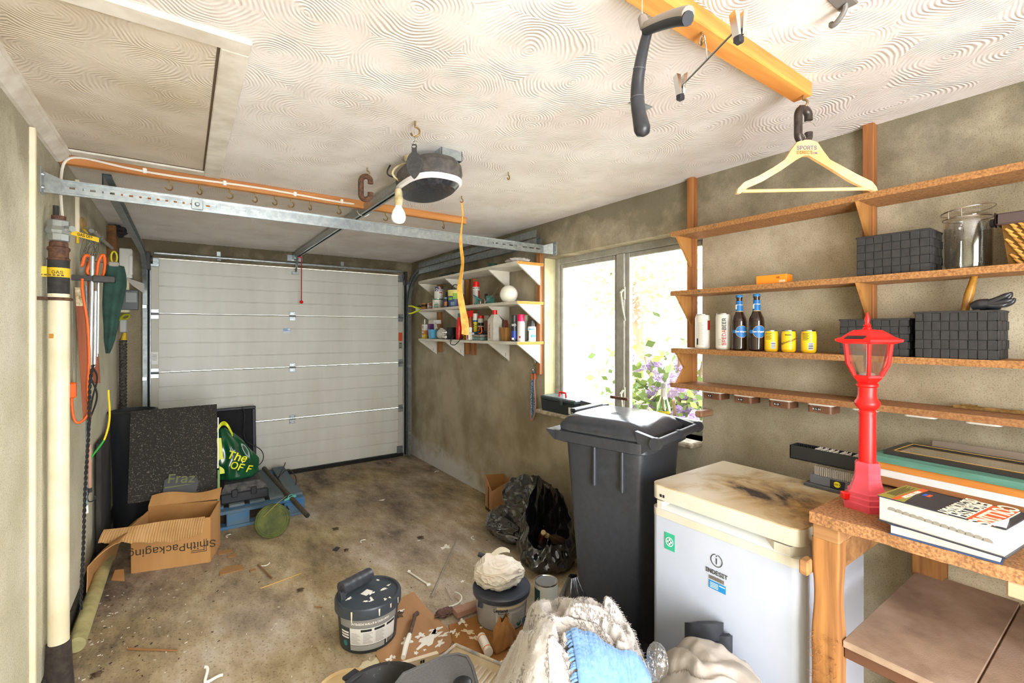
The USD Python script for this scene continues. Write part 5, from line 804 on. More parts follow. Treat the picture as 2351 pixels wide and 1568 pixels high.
y, r, h = 3.438,0.024,0.193; t = T('trigger_spray', 'amber spray bottle with a red trigger head', 'spray bottle'); c_ = (1.99, y, zC); t.a('bottle', lathe([(0, 0), (r, 0), (r, h * .6), (r * .5, h * .85), (r * .4, h), (0, h)], c_, 28), M('amber_plastic', '9c5624', .3), smooth=40); t.a('label', band(r, h * .2, h * .55, fa2(y) - 50, fa2(y) + 30, c_), M('cream_label', 'd9d2ba', .5)); t.a('trigger_head', cat(hull([(1.99 + a_, y + b_, zC + h + k) for a_ in (-.012, .012) for b_, k in ((-.02, 0), (.02, 0), (.03, .05), (-.03, .055), (.045, .045))]), hull([(1.99 + a_, y + b_, zC + h + k) for a_ in (-.006, .006) for b_, k in ((.028, .04), (.036, .04), (.02, 0), (.028, -.006))])), red); t.end()
y, r, h = 3.504,0.015,0.12; t = carton('narrow yellow and orange carton behind the little white bottle', 1.96, 2.0, y, r, zC, h, M('yellow_card2', 'e0a81f', .5), tag_=M('orange_lid', ''))
y, r, h = 3.308,0.027,0.103; t = T('pill_bottle', 'little white plastic bottle at the front of the bottom white shelf', 'bottle'); t.a('body', box(1.915 - r, 1.915 + r, y - r, y + r, zC, zC + h * .6, .006), labw); t.a('cap', lathe([(r * .55, h * .6), (r * .6, h * .68), (r * .6, h), (0, h)], (1.915, y, zC), 24), white); t.a('print', box(1.915 - r - .0008, 1.915 - r + .001, y - r * .4, y + r * .3, zC + h * .12, zC + h * .45), M('red_print', '')); t.end()
y, r, h = 3.419,0.024,0.223; t = spray('blue and yellow spray can with a white cap', y, r, h, zC, M('blue_can', '2c5f9c', .35), white, x=2.03, caph=.25); c_ = (2.03, y, zC); t.a('label', band(r, h * .3, h * .68, fa2(y, 2.03) - 40, fa2(y, 2.03) + 45, c_), M('yellow_label', 'e6d21e', .5)); t.a('lettering', cyltxt('AC-90', h * .09, r + .0006, c_, fa2(y, 2.03), h * .5), ink); t.end()
y, r, h = 3.346,0.026,0.205; t = spray('white bottle with a red cap and a black label', y, r, h, zC, labw, red, x=2.04, caph=.12, name='bottle', cat_='bottle'); c_ = (2.04, y, zC); a = fa2(y, 2.04); t.a('label', band(r, h * .35, h * .7, a - 70, a + 70, c_), M('black_label', '26231f', .4)); t.a('lettering', cyltxt('NITROMORS', h * .06, r + .0006, c_, a, h * .52), paper_w); t.end()
y, r, h = 3.269,0.023,0.202; t = spray('brown bottle in the shade of the white jug', y, r, h, zC, M('brown_bottle', '7a4a35', .35), M('grubby_cap', 'b9ac9c', .5), x=2.05, caph=.2, name='bottle', cat_='bottle'); t.end()
y, r, h = 3.197,0.065,0.046; t = T('tool_tray', 'shallow grey-green tray holding black odds and ends', 'tray'); t.a('tray', box(1.91, 2.0, y - r, y + r, zC, zC + h * .55, .004), M('grey_green_plastic', '6f8a7e', .5)); t.a('lid', box(1.905, 2.005, y - r, y + r, zC + h * .6, zC + h, .004), M('dusty_grey', '8a8578', .6)); t.end(); zy = zC + h + .001
t = T('cable_coil', 'loose orange and black cables heaped on the grey-green tray', 'cable'); t.a('orange_lead', wire([(1.93, y + r * .2, zy + .004), (1.94, y + r * .1, zy + .05), (1.93, y - r * .5, zy + .06), (1.93, y - r * .7, zy + .03), (1.92, y - r * .2, zy + .01)], .004, 40), M('orange_flex', 'e8661c', .45)); t.a('black_lead', blob((1.96, y, zy + .014), (.035, r * .8, .018), 8, .5, 5, 3, flat=zy), blackm, smooth=50); t.end()
y, r, h = 2.993,0.04,0.234; t = T('jug', 'white square oil jug with a red screw cap', 'jug'); t.a('body', hull([(x, yy_, z) for x, yy_ in ((1.95 - r, y - r), (1.95 + r, y - r), (1.95 + r, y + r), (1.95 - r, y + r)) for z in (zC, zC + h * .68)] + [(1.95 + a_ * r * .45, y + b_ * r * .45, zC + h * .86) for a_ in (-1, 1) for b_ in (-1, 1)]), M('dusty_white_hdpe', 'cdc9bd', .5, 'bcb7a8', 12)); t.a('cap', lathe([(r * .4, h * .85), (r * .46, h * .88), (r * .46, h * 1.0), (0, h)], (1.95, y, zC), 24), red); t.a('label', box(1.95 - r - .001, 1.95 - r + .001, y - r * .2, y + r * .75, zC + h * .08, zC + h * .6), M('faded_label', 'c8bba8', .6)); t.a('lettering', txt('CASTROL', h * .075, (1.95 - r - .0012, y + r * .1, zC + h * .32), (0, 0, 1), (0, 1, 0)), M('red_print', '')); t.end()
y, r, h = 2.869,0.036,0.111; t = T('mallet', 'worn wooden mallet head standing on the bottom white shelf', 'mallet'); t.a('head', hull([(x, yy_, z) for x0, x1, k, z in ((1.945, 2.0, .8, zC), (1.94, 2.005, 1, zC + h * .92)) for x in (x0, x1) for yy_ in (y - r * k, y + r * k)]), wood('old_beech', 'a9783c', '82592a', 'z', 20)); t.a('handle', tube([(1.97, y, zC + h * .9), (1.98, y + r * .5, zC + h * 1.15), (1.99, y + r * .9, zC + h * 1.35)], [.014, .016, .012], 10), M('dark_red_handle', '6d2a22', .45)); t.end()
blk = M('black_can', '2a2a2d', .3)
y, r, h = 2.751,0.024,0.19; c_ = (1.96, y, zC); a = fa2(y, 1.96); t = spray('black spray can with a blue label next to the pink-capped one', y, r, h, zC, blk, M('black_cap', '35322f', .3), x=1.96, caph=.24); t.a('label', band(r, h * .08, h * .4, a - 60, a + 40, c_), M('deep_blue_label', '24419a', .4)); t.a('lettering', cyltxt('WD', h * .08, r + .0006, c_, a - 8, h * .58), paper_w); t.a('barcode', band(r + .0006, h * .06, h * .14, a - 45, a - 5, c_), paper_w); t.end()
y, r, h = 2.709,0.028,0.195; c_ = (1.99, y, zC); a = fa2(y, 1.99); t = spray('white spray can with a bright pink cap', y, r, h, zC, M('silvery_white_can', 'cfc9c2', .3), M('hot_pink', 'f0185f', .35), x=1.99, caph=.25); t.a('print', band(r, h * .12, h * .2, a - 30, a - 5, c_), M('red_print', '')); t.end()
y, r, h = 2.766,0.016,0.194; t = spray('white and grey spray can hidden behind the pink-capped one', y, r, h, zC, M('pale_can', 'c9c8bc', .35), M('pale_cap', 'c4c9a6', .4), x=2.08, caph=.22); t.end()
y, r, h = 2.684,0.032,0.152; c_ = (2.07, y, zC); a = fa2(y, 2.07); t = spray('white printed spray can with a short black cap at the near end of the shelf', y, r, h, zC, M('white_blue_can', 'd6dadb', .35), M('black_cap', ''), x=2.07, caph=.28); t.a('print', cat(band(r, h * .55, h * .6, a - 40, a + 40, c_), band(r, h * .2, h * .32, a - 10, a + 60, c_)), M('sky_blue_plastic', '')); t.a('print', band(r, h * .05, h * .5, a - 70, a - 45, c_), M('black_label', '')); t.end()
one('lead', wire([(1.95, 3.514, zC + .004), (1.90, 3.439, zC + .006), (1.878, 3.459, zC - .026), (1.878, 3.537, zC - .045), (1.878, 3.584, zC - .03), (1.89, 3.584, zC + .004), (1.93, 3.648, zC + .006)], .0035, 50), blackm, 'thin black cord looping over the front edge of the bottom white shelf', 'cord', smooth=60)
# bungee cords on a nail by the window
t = T('bungee_cord', 'blue and pink bungee cords hanging in a loop by the window', 'bungee cord'); bx_, bY = 2.115, 2.716; bz_ = 1.15
Z = lambda py: 1.42 - (py - 758.5) / 1068 * 3.32
t.a('wire_hook', cat(hookmesh(bx_, bY, Z(822), .08, .002, a=90), ring((bx_, bY, Z(852)), .012, .003, 1.6)), steel)
t.a('blue_cord', wire([(bx_, bY, Z(855)), (bx_ - .005, bY - .004, Z(890)), (bx_ - .005, bY - .012, Z(930)), (bx_ - .004, bY + .01, Z(968)), (bx_ - .006, bY + .024, Z(930)), (bx_ - .006, bY + .012, Z(880)), (bx_, bY + .004, Z(855))], .0075, 60, 8), M('blue_cord', '34527e', .7, '8fb0cf', 120, lo=.48, hi=.52)); 
t.a('pink_cord', wire([(bx_, bY + .01, Z(868)), (bx_ - .004, bY + .022, Z(900)), (bx_ - .004, bY + .036, Z(940)), (bx_ - .004, bY + .02, Z(974)), (bx_ - .006, bY - .01, Z(960)), (bx_ - .008, bY - .024, Z(915)), (bx_ - .004, bY - .018, Z(868))], .006, 60, 8), M('pink_cord', 'b98a78', .7)); t.a('end_sleeve', cyl((bx_ - .004, bY + .012, Z(876)), (bx_ - .004, bY + .014, Z(862)), .011, n=12), M('orange_tin', '')); t.a('end_sleeve', cyl((bx_ - .004, bY - .018, Z(874)), (bx_ - .004, bY - .016, Z(860)), .011, n=12), M('orange_tin', '')); t.end()
# on the window sill
sy_, sxx2 = wz0 + .0006, 2.13
t = T('tool_box', 'small black tool box with a red handle on the window sill', 'tool box'); y0, y1 = 2.218, 2.566; xs0, xs1 = 2.06, 2.20
t.a('body', hull([(x, y, z) for x, y, z in [(xs0 + .006, y0 + .006, sy_), (xs1, y0 + .006, sy_), (xs0 + .006, y1 - .006, sy_), (xs1, y1 - .006, sy_), (xs0, y0, sy_ + .075), (xs1, y0, sy_ + .075), (xs0, y1, sy_ + .075), (xs1, y1, sy_ + .075)]]), M('tool_box_plastic', '2c3235', .4)); t.a('lid', box(xs0 - .005, xs1, y0 - .006, y1 + .006, sy_ + .076, sy_ + .105, .008), M('tool_box_lid', '3d4647', .35)); ymid = (y0 + y1) / 2
t.a('handle', tube([(xs0 + .05, ymid - .035, sy_ + .102), (xs0 + .05, ymid - .03, sy_ + .135), (xs0 + .05, ymid + .03, sy_ + .135), (xs0 + .05, ymid + .035, sy_ + .102)], .007, 8), red); t.a('latch', box(xs0 - .01, xs0 - .002, ymid - .06, ymid - .035, sy_ + .06, sy_ + .095, .002), M('tool_box_lid', '')); t.a('sticker', box(xs0 - .001, xs0 + .002, y0 + .02, y0 + .06, sy_ + .012, sy_ + .055), paper_w); t.a('barcode', cat([box(xs0 - .0016, xs0, y0 + .022 + k * .003, y0 + .0235 + k * .003, sy_ + .016, sy_ + .05) for k in range(6)]), ink); t.end()
one('grey_caddy', hull([(2.08, 2.032, sy_), (2.17, 2.032, sy_), (2.08, 2.186, sy_), (2.17, 2.186, sy_), (2.08, 2.025, sy_ + .10), (2.17, 2.025, sy_ + .10), (2.08, 2.186, sy_ + .11), (2.17, 2.186, sy_ + .11)]), M('dusty_slate', '5b6064', .6, '474b4f', 20), 'dusty slate grey box next to the tool box on the window sill', 'box')
one('window_stay', rot(box(2.13, 2.142, 1.844, 1.981, 1.005, 1.022, .002), 0), rust, 'rusty window stay bar at the foot of the mullion', 'window stay')
t = T('tonic_bottle', 'clear tonic bottle with a yellow label on the window sill', 'bottle'); c_ = (2.12, 1.582, sy_); a = fa2(c_[1], 2.12); h = 1.108 - sy_ if 0 else .245
t.a('glass', lathe([(0, 0), (.034, 0), (.037, .006), (.037, .125), (.034, .15), (.022, .185), (.015, .21), (.014, .255), (.012, .255), (.012, .21), (.032, .13), (.034, .01), (0, .008)], c_, 32), pane('green_clear_glass', (.88, .95, .86), .03, .06), smooth=40); t.a('cap', lathe([(.015, .25), (.0155, .272), (.014, .275), (0, .275)], c_, 20), M('silver_cap', 'b9bbb8', .4)); t.a('neck_label', lathe([(.0175, .202), (.0155, .22), (.0150, .248)], c_, 24), labw); t.a('label', band(.0372, .095, .128, a - 60, a + 60, c_), M('yellow_label', '')); t.a('lettering', cyltxt('Schweppes', .014, .0378, c_, a, .105, bold=False), ink); t.end()
# ================================================================ LEFT WALL
pcl = M('cream_trunking', 'e8dfc6', .5, 'dccfae', 6)
t = T('trunking', 'full height cream plastic trunking on the near end of the left wall', 'trunking'); yv = 2.334
t.a('trunking', box(XL, XL + .016, yv - .0125, yv + .0125, 0, 2.14, .002), pcl); t.a('lid_seam', box(XL + .016, XL + .0168, yv - .009, yv - .0075, 0, 2.14), M('cream_edge', 'cfc3a0', .6)); t.end()
t = T('trunking', 'short cream trunking with yellow wires high on the left wall beyond the cross bar', 'trunking'); yv = 3.185
t.a('trunking', box(XL, XL + .016, yv - .0125, yv + .0125, 1.90, 2.18, .002), pcl); t.a('wires', cyl((XL + .008, yv, 1.90), (XL + .008, yv, 1.86), .006, n=8), M('yellow_wire', 'd9b118', .5)); t.end()
gx, gy, k = -.404, 2.535, 1.865 / 1068; Zp = lambda py: 1.42 - (py - 758.5) * k
gp = M('white_painted_pipe', 'e6dfc3', .45, 'd8cdaa', 5); tape = M('black_bitumen_tape', '33302c', .75, '221f1c', 50, bump=.001)
t = T('gas_pipe', 'thick white gas pipe with rusty coupling and yellow lever valve', 'pipe')
t.a('pipe', cyl((gx, gy, .185), (gx, gy, Zp(672)), .032, n=32), gp); t.a('stain', band(.032, Zp(776), Zp(766), -138, -108, (gx, gy, 0)), M('rust_stain', 'c98a3c', .6))
t.a('wrapped_section', cyl((gx, gy, Zp(676)), (gx, gy, Zp(596)), .0325, n=28), tape, 'black bitumen wrapped section'); t.a('wrapped_base', loft([(oval(gx, gy, .046, .046, 28, 2), 0), (oval(gx, gy, .040, .040, 28, 2), .1), (oval(gx, gy, .037, .037, 28, 2), .19)]), M('tarry_base', '3f372d', .9, '2a241d', 40, bump=.003), 'tarry black base')
t.a('warning_tape', cat(band(.033, Zp(639), Zp(618), -260, 40, (gx, gy, 0), .001, 24), rot(box(gx - .062, gx - .028, gy - .034, gy - .033, Zp(640), Zp(617)), 0)), M('yellow_tape', 'dcb820', .5), 'yellow gas warning tape'); t.a('print', cat([box(gx - .06 + q * .012, gx - .052 + q * .012, gy - .0352, gy - .034, Zp(637), Zp(634)) for q in range(7)] + [cyltxt('GAS', .012, .0335, (gx, gy, 0), -88, Zp(632))]), M('brown_ink', '5a4418', .6))
t.a('coupling', lathe([(.028, Zp(603)), (.034, Zp(600)), (.034, Zp(597)), (.030, Zp(594)), (.030, Zp(581)), (.034, Zp(577)), (.034, Zp(572)), (.028, Zp(569)), (.028, Zp(560)), (.025, Zp(558))], (gx, gy, 0), 28), rust, 'rusty threaded coupling', smooth=30)
t.a('valve_body', lathe([(.026, Zp(558)), (.033, Zp(556)), (.033, Zp(542)), (.036, Zp(540)), (.040, Zp(534)), (.036, Zp(527)), (.033, Zp(525)), (.033, Zp(512)), (.026, Zp(509))], (gx, gy, 0), sq=8), M('nickel_valve', 'b3b8b5', .25, metal=.8), 'nickel valve body', smooth=False); t.a('valve_stem', cyl((gx + .03, gy - .02, Zp(529)), (gx + .045, gy - .035, Zp(529)), .012, n=14), M('nickel_valve', ''))
t.a('top_stub', cyl((gx, gy, Zp(509)), (gx, gy, Zp(500)), .022, n=16), rust); t.a('riser', cyl((gx - .01, gy + .01, Zp(500)), (gx - .01, gy + .01, Zp(476)), .009, n=10), tape)
t.a('lever', hull([(gx + .02 + a_, gy - .012 + b_, Zp(z)) for a_, b_ in ((0, 0), (.002, -.003), (.085, .12), (.088, .117)) for z in (527 + a_ * 60, 538 + a_ * 60)]), M('yellow_tape', ''), 'flat yellow lever handle'); d_ = V(.085, .12, 0) / np.linalg.norm((.085, .12))
t.a('lever_print', txt('GAS OFF', .012, (gx + .071, gy + .052, Zp(538)), d_, (0, 0, 1)), M('brown_ink', '')); t.end()
t = T('pipe_clamp', 'rusty brown pipe clamp holding the white gas pipe to the left wall', 'clamp'); t.a('band', tube([(gx + .036 * math.cos(q), gy + .036 * math.sin(q), Zp(688)) for q in np.linspace(0, 2 * PI, 28)[:-1]], .006, 8, True), rust); t.a('stem', cyl((gx - .03, gy - .03, Zp(688)), (XL + .001, gy - .11, Zp(690)), .007, n=10), rust); t.end()
fp = (-0.397,2.776); fq_ = (-0.391,3.495)
one('floor_pipe', cyl((fp[0] + .01, fp[1], .036), (fq_[0] + .01, fq_[1] + .35, .036), .033, n=24), M('yellowed_pipe', 'b9b07a', .6, '8f8858', 9), 'yellowish plastic pipe lying on the floor along the left wall', 'pipe', smooth=40)
one('damp_strip', box(XL, XL + .012, 2.0, YB - .05, 0, .075, .003), M('tarry_base', ''), 'dark tarry damp-proof strip along the foot of the left wall', 'strip')
t = T('brass_gland', 'round brass cap with yellow wires on the left wall', 'brass cap'); q = np.array((-0.43,3.216,1.969)); t.a('disc', cat(cyl(q - (.015, 0, 0), q + (.012, -.004, 0), .029, n=28), cyl(q + (.012, -.004, 0), q + (.016, -.005, 0), .022, n=28)), M('worn_brass', 'a98c5a', .4, metal=.5)); t.a('wire', wire([q + (0, .03, -.02), q + (.01, .09, -.03), q + (.0, .16, -.015), q + (-.01, .2, -.0)], .005, 20), M('yellow_wire', '')); t.end()
t = T('conduit', 'grey conduit running along the left wall towards the corner', 'conduit'); a, b = np.array((-0.42,3.463,1.974)), np.array((-0.42,4.34,2.006)); t.a('tube', cyl(a, b, .012, n=14), M('grey_conduit', '8d887a', .5)); t.a('tie', tube([a + (b - a) * .2 + (.0, .016 * math.cos(q_), .02 * math.sin(q_)) for q_ in np.arange(14) * 2 * PI / 14], .0025, 6, True), white); t.end()
# the tool rail and what hangs from it (about y = 3.1)
ya = 3.09; W2 = lambda px, py, y=ya: np.array(syp(px, py, y))
def syp(px, py, y):
    cr, sr = math.cos(math.radians(35.2)), math.sin(math.radians(35.2)); r, u = (px - 1175.5) / 1068, (758.5 - py) / 1068; dx, dy = cr * r + sr, -sr * r + cr; return (dx * y / dy, y, 1.42 + u * y / dy)
t = T('tool_rail', 'black steel tool rail sticking out of the left wall', 'rail'); t.a('arm', cat(box(XL, -.285, ya - .012, ya + .012, 1.665, 1.672), box(XL, -.285, ya - .012, ya - .009, 1.672, 1.69), box(XL, -.285, ya + .009, ya + .012, 1.672, 1.69)), M('black_steel', '3a3733', .5, '2b2926', 30)); t.a('sleeve', box(-.37, -.285, ya - .015, ya + .015, 1.66, 1.693, .003), M('black_steel', '')); t.end()
def slat(name, lab, cat_, top, bot, w, th, m, y, extra=None):
    a, b = W2(*top, y), W2(*bot, y); d = (b - a) / np.linalg.norm(b - a); s_ = V(d[2], 0, -d[0]); p = [q + s_ * w * e + V(0, f, 0) for q in (a, b) for e in (-.5, .5) for f in (0, th)]
    t = T(name, lab, cat_); t.a('blade' if 'level' in name else 'board', hull(p), m); 
    if extra: extra(t, a, b, d, s_)
    t.end()
mah = wood('reddish_mahogany', 'a4521c', '7d3a12', 'z', 18)
def endcap(t, a, b, d, s_):
    for q, n_ in ((a, 1),): t.a('end_plate', hull([q + d * e + s_ * .018 * f + V(0, g, 0) for e in (.0, .09) for f in (-.75, .75) for g in (-.002, .001)]), M('rusty_plate', '8c6a24', .6, 'd6cbaa', 60))
slat('spirit_level', 'long reddish mahogany spirit level hanging on the left wall, nearest the gas pipe', 'spirit level', (181, 660), (200, 963), .030, .018, mah, 3.06, endcap)
slat('wooden_batten', 'second reddish wooden batten hanging behind the silver poles', 'batten', (205, 600), (222, 880), .026, .014, mah, 3.16)
def pole(lab, top, bot, r, y, m=steel): t = T('pole', lab, 'pole'); a, b = W2(*top, y), W2(*bot, y); t.a('shaft', cyl(a, b, r, n=16), m); t.a('tip', cyl(b, b + (b - a) * .04, r * .7, n=12), steel); t.end()
alp = M('brushed_aluminium', 'c4c4c0', .3, metal=.6)
pole('thickest silver pole with a ribbed top on the left wall', (212, 588), (207, 838), .0085, 3.10, alp); pole('thin silver pole with a chain end beside the ribbed one', (219, 668), (217, 836), .0065, 3.11, alp); pole('thin silver pole against the green furled canopy', (226, 640), (224, 812), .0055, 3.12, alp); pole('slim dark steel rod between the spirit level and the orange cable', (197, 655), (206, 850), .005, 3.13, galv_dull)
of = M('orange_flex', 'e8661c', .45); t = T('extension_lead', 'orange extension lead hanging down the left wall with a white-faced plug', 'cable')
t.a('flex', wire([W2(*p, y) for p, y in (((189, 640), 3.05), ((191, 680), 3.04), ((198, 720), 3.04), ((203, 770), 3.04), ((204, 850), 3.04), ((203, 920), 3.04), ((196, 960), 3.04), ((180, 971), 3.04), ((168, 955), 3.04), ((163, 912), 3.04))], .0058, 70, 8), of, smooth=60); q = W2(165, 897, 3.04); t.a('plug', box(q[0] - .012, q[0] + .016, q[1] - .02, q[1] + .02, q[2] - .036, q[2] + .04, .007), of); t.a('plug_face', box(q[0] - .02, q[0] - .010, q[1] - .022, q[1] + .015, q[2] - .026, q[2] + .036, .003), white); t.end()
def saw(lab, pts, y): one('bow_saw', tube(smoothpath([W2(*p, y) for p in pts], 40), .0075, 8, False), of, lab, 'bow saw', smooth=60)
saw('orange tubular bow saw frame hanging on the left wall near the gas pipe', ((186, 610), (192, 596), (200, 586), (205, 588), (207, 604), (206, 630)), 3.13)
saw('orange tubular bow saw frame hanging beside the green furled canopy', ((221, 634), (224, 612), (228, 596), (236, 585), (241, 600), (240, 620), (236, 636)), 3.15)
one('hand_saw', hull([W2(*p, 3.17) + V(0, f, 0) for p in ((186, 605), (202, 594), (204, 640), (178, 640)) for f in (0, .003)]), M('dull_blade', '8f8a78', .5, '6f6652', 20), 'dull grey saw blade hanging behind the tool rail', 'saw')
# furled green canopy
gc = M('bottle_green_canvas', '23463c', .85, '18322b', 14, bump=.002); prof = [(606, 238, 275), (625, 238, 279), (650, 234, 280), (690, 231, 272), (720, 232, 265), (750, 234, 262), (780, 234, 256), (800, 236, 250), (813, 237, 245)]
def canopy(u, v):
    py = np.interp(v, np.linspace(0, 1, 9), [p[0] for p in prof]); l = np.interp(v, np.linspace(0, 1, 9), [p[1] for p in prof]); r = np.interp(v, np.linspace(0, 1, 9), [p[2] for p in prof]); kk = 2.35 / 1068
    cx_ = ((l + r) / 2 - 252) * kk; hw = (r - l) / 2 * kk; a = u * 2 * PI; f = 1 + .10 * np.sin(a * 5 + v * 3) ; c0 = -.303
    return np.array([c0 + cx_ * .817 + hw * np.cos(a) * f * .9, 3.17 + hw * .8 * np.sin(a) * f - cx_ * .576, 1.42 - (py - 758.5) * kk])
t = T('furled_canopy', 'dark green furled canvas canopy hanging on the left wall', 'canopy'); t.a('canvas', grid(canopy, 50, 24), gc, smooth=60); q = W2(262, 604, 3.15); t.a('yellow_loop', tube([q + (.012 * math.cos(s_), 0, .03 + .03 * math.sin(s_)) for s_ in np.arange(16) * PI / 8], .004, 6, True), M('yellow_green_wire', 'b5b51c', .5)); t.a('handle_tip', box(q[0] - .02, q[0] + .02, q[1] - .02, q[1] + .02, q[2] - .02, q[2] + .005, .004), M('grey_conduit', '')); t.end()
# cables and cords
def twist(pts, r, n, k):
    p = smoothpath(pts, n); s_ = np.arange(n) * k; return cat([tube(p + np.c_[np.cos(s_ + e) * r, np.sin(s_ + e) * r, 0 * s_], r * .95, 6) for e in (0, PI)])
one('braided_cord', twist([W2(*p, 3.03) for p in ((214, 838), (207, 880), (205, 930), (203, 1000), (198, 1080), (194, 1170), (192, 1240), (188, 1330), (186, 1400))], .0038, 260, .55), M('black_cord', '1e1d1c', .7), 'long black braided cord hanging down the left wall to the floor', 'cord', smooth=60)
one('strap_bundle', cat([wire([W2(*p, 3.08) for p in pp_], .004, 30) for pp_ in (((212, 845), (222, 860), (216, 900), (206, 960), (203, 1000)), ((208, 850), (214, 880), (222, 900), (215, 940), (204, 1000)), ((206, 845), (202, 900), (207, 950), (203, 990)))]), M('black_cord', ''), 'tangle of thin black straps under the silver poles', 'straps', smooth=60)
t = T('earth_wire', 'yellow and green earth wire curving off the left wall', 'wire'); t.a('yellow_length', wire([W2(*p, 3.1) for p in ((249, 895), (251, 930), (251, 965), (246, 990), (239, 1010))], .0045, 24), M('bright_yellow', 'ecc81a', .5)); t.a('green_length', wire([W2(*p, 3.1) for p in ((239, 1010), (225, 1030), (210, 1050), (203, 1063))], .0045, 24), M('bright_green', '2fa33c', .5)); t.a('yellow_end', wire([W2(*p, 3.1) for p in ((199, 1025), (201, 1040), (199, 1062))], .0045, 12), M('bright_yellow', '')); t.end()
t = T('bungee_cord', 'faded pink bungee cord with a black hook hanging low on the left wall', 'bungee cord'); t.a('cord', cyl(W2(206, 1020), W2(206, 1123), .006, n=8), M('pink_cord', '')); t.a('sleeve', cyl(W2(206, 1120), W2(206, 1130), .009, n=8), blackm); t.a('hook', wire([W2(*p) for p in ((206, 1128), (202, 1136), (201, 1145), (206, 1152), (213, 1150), (216, 1138))], .0028, 20), blackm); t.end()
one('blue_rod', cyl(W2(198, 960), W2(199, 1160), .0035, n=8), M('pale_blue_rod', '8b98a4', .5), 'thin grey-blue rod hanging behind the black braided cord', 'rod')
one('white_toggle', cyl(W2(199, 1160), W2(200, 1178), .006, n=8), white, 'little white plastic toggle at the end of the grey-blue rod', 'toggle')
t = T('cobweb_wires', 'fine dusty cobweb strands on the left wall above the tool rail', 'cobweb', kind='stuff'); random.seed(9); t.a('strands', cat([wire([np.array(W2(185 + 60 * random.random(), 540 + 10 * random.random(), 3.2)) for _ in (0,)] + [np.array(W2(180 + 60 * random.random(), 560 + 30 * random.random(), 3.22)), np.array(W2(185 + 55 * random.random(), 600 + 20 * random.random(), 3.2))], .0012, 14, 4) for _ in range(16)]), M('dusty_web', '5d584c', .9), smooth=60); t.end()
# corner: rusty posts, meters, fuse gear
t = T('rusty_angle', 'pair of rusty brown upright irons in the far left corner', 'upright'); 
for px in (252, 262): q = 4.494; y_ = q - .12 + (.10 if px > 255 else 0); t.a('upright', box(XL, XL + .05, y_ - .03, y_ + .03, 1.70, 2.17, .004), M('rust_orange', '8a5c2e', .8, '5d3a1c', 20, bump=.001))
t.a('black_bracket', blob((XL + .04, q - .02, 2.15), (.06, .10, .04), 4, .4, 4, 3), M('sooty_black', '2a2623', .9), smooth=50); t.end()
B2 = lambda px, py, y=YB - .06: np.array(syp(px, py, y))
def bwbox(name, lab, cat_, x0, x1, y0, y1, m, dep, extra=None, **kk):
    a, b = B2(x0, y1, YB - dep), B2(x1, y0, YB - dep); t = T(name, lab, cat_); t.a('case', box(a[0], b[0], YB - dep, YB - .002, a[2], b[2], .006), m); 
    if extra: extra(t, a, b, YB - dep)
    t.end()
bwbox('fuse_box', 'white fuse box in the far left corner above the cream meter box', 'fuse box', 273, 303, 571, 638, M('warm_white_steel', 'e2dfd3', .45), .12, lambda t, a, b, y: t.a('cover_edge', box(b[0] - .02, b[0] + .004, y - .004, y, a[2] + .03, b[2] - .06, .002), white))
bwbox('meter_box', 'cream meter box with a grey clear-fronted meter in the far left corner', 'meter box', 268, 297, 641, 717, M('cream_meter_paint', 'ddd3a8', .5), .14, lambda t, a, b, y: (t.a('meter', box(b[0] - .07, b[0] + .06, y - .04, y, a[2] + .02, b[2] - .09, .004), M('meter_dark', '4a5250', .3)), t.a('meter_window', box(b[0] - .02, b[0] + .05, y - .044, y - .04, a[2] + .08, b[2] - .11, .002), M('meter_grey', '8d918c', .3))))
bwbox('switch_box', 'small white switch under the cream meter box', 'switch', 258, 268, 722, 751, white, .06); bwbox('junction_box', 'grey steel junction box above the black hose', 'junction box', 274, 291, 731, 763, M('grey_box_paint', 'b1b3ae', .5), .06)
one('cable_tail', wire([B2(*p, YB - .09) for p in ((270, 720), (275, 735), (288, 722), (297, 724), (294, 730), (280, 730))], .008, 30), M('yellow_green_wire', ''), 'yellow-green cable tails below the meter box', 'cable', smooth=60)
one('paper_notice', hull([B2(*p, YB - .16) + V(0, f, 0) for p in ((281, 634), (331, 651), (332, 675), (305, 656)) for f in (0, .002)]), M('dusty_paper', 'b7b2a6', .8), 'dusty paper notice hanging by the meter box', 'paper')
hz = np.linspace(1.34, 0, 170); one('corrugated_hose', lathe([(0, 1.34)] + [(.024 + .004 * math.sin(i * 1.9), z) for i, z in enumerate(hz)] + [(0, 0)], (XL + .04, YB - .06, 0), 16), M('mouldy_black_hose', '2a2723', .8, '5c564a', 90, lo=.42, hi=.6), 'mouldy black corrugated hose running down the far left corner', 'hose', smooth=60)
t = T('cable_gland', 'yellow tape joint at the top of the black hose', 'joint'); t.a('joint', cyl((XL + .045, YB - .06, 1.34), (XL + .05, YB - .06, 1.40), .02, .012, n=12), M('yellow_wire', '')); t.end()
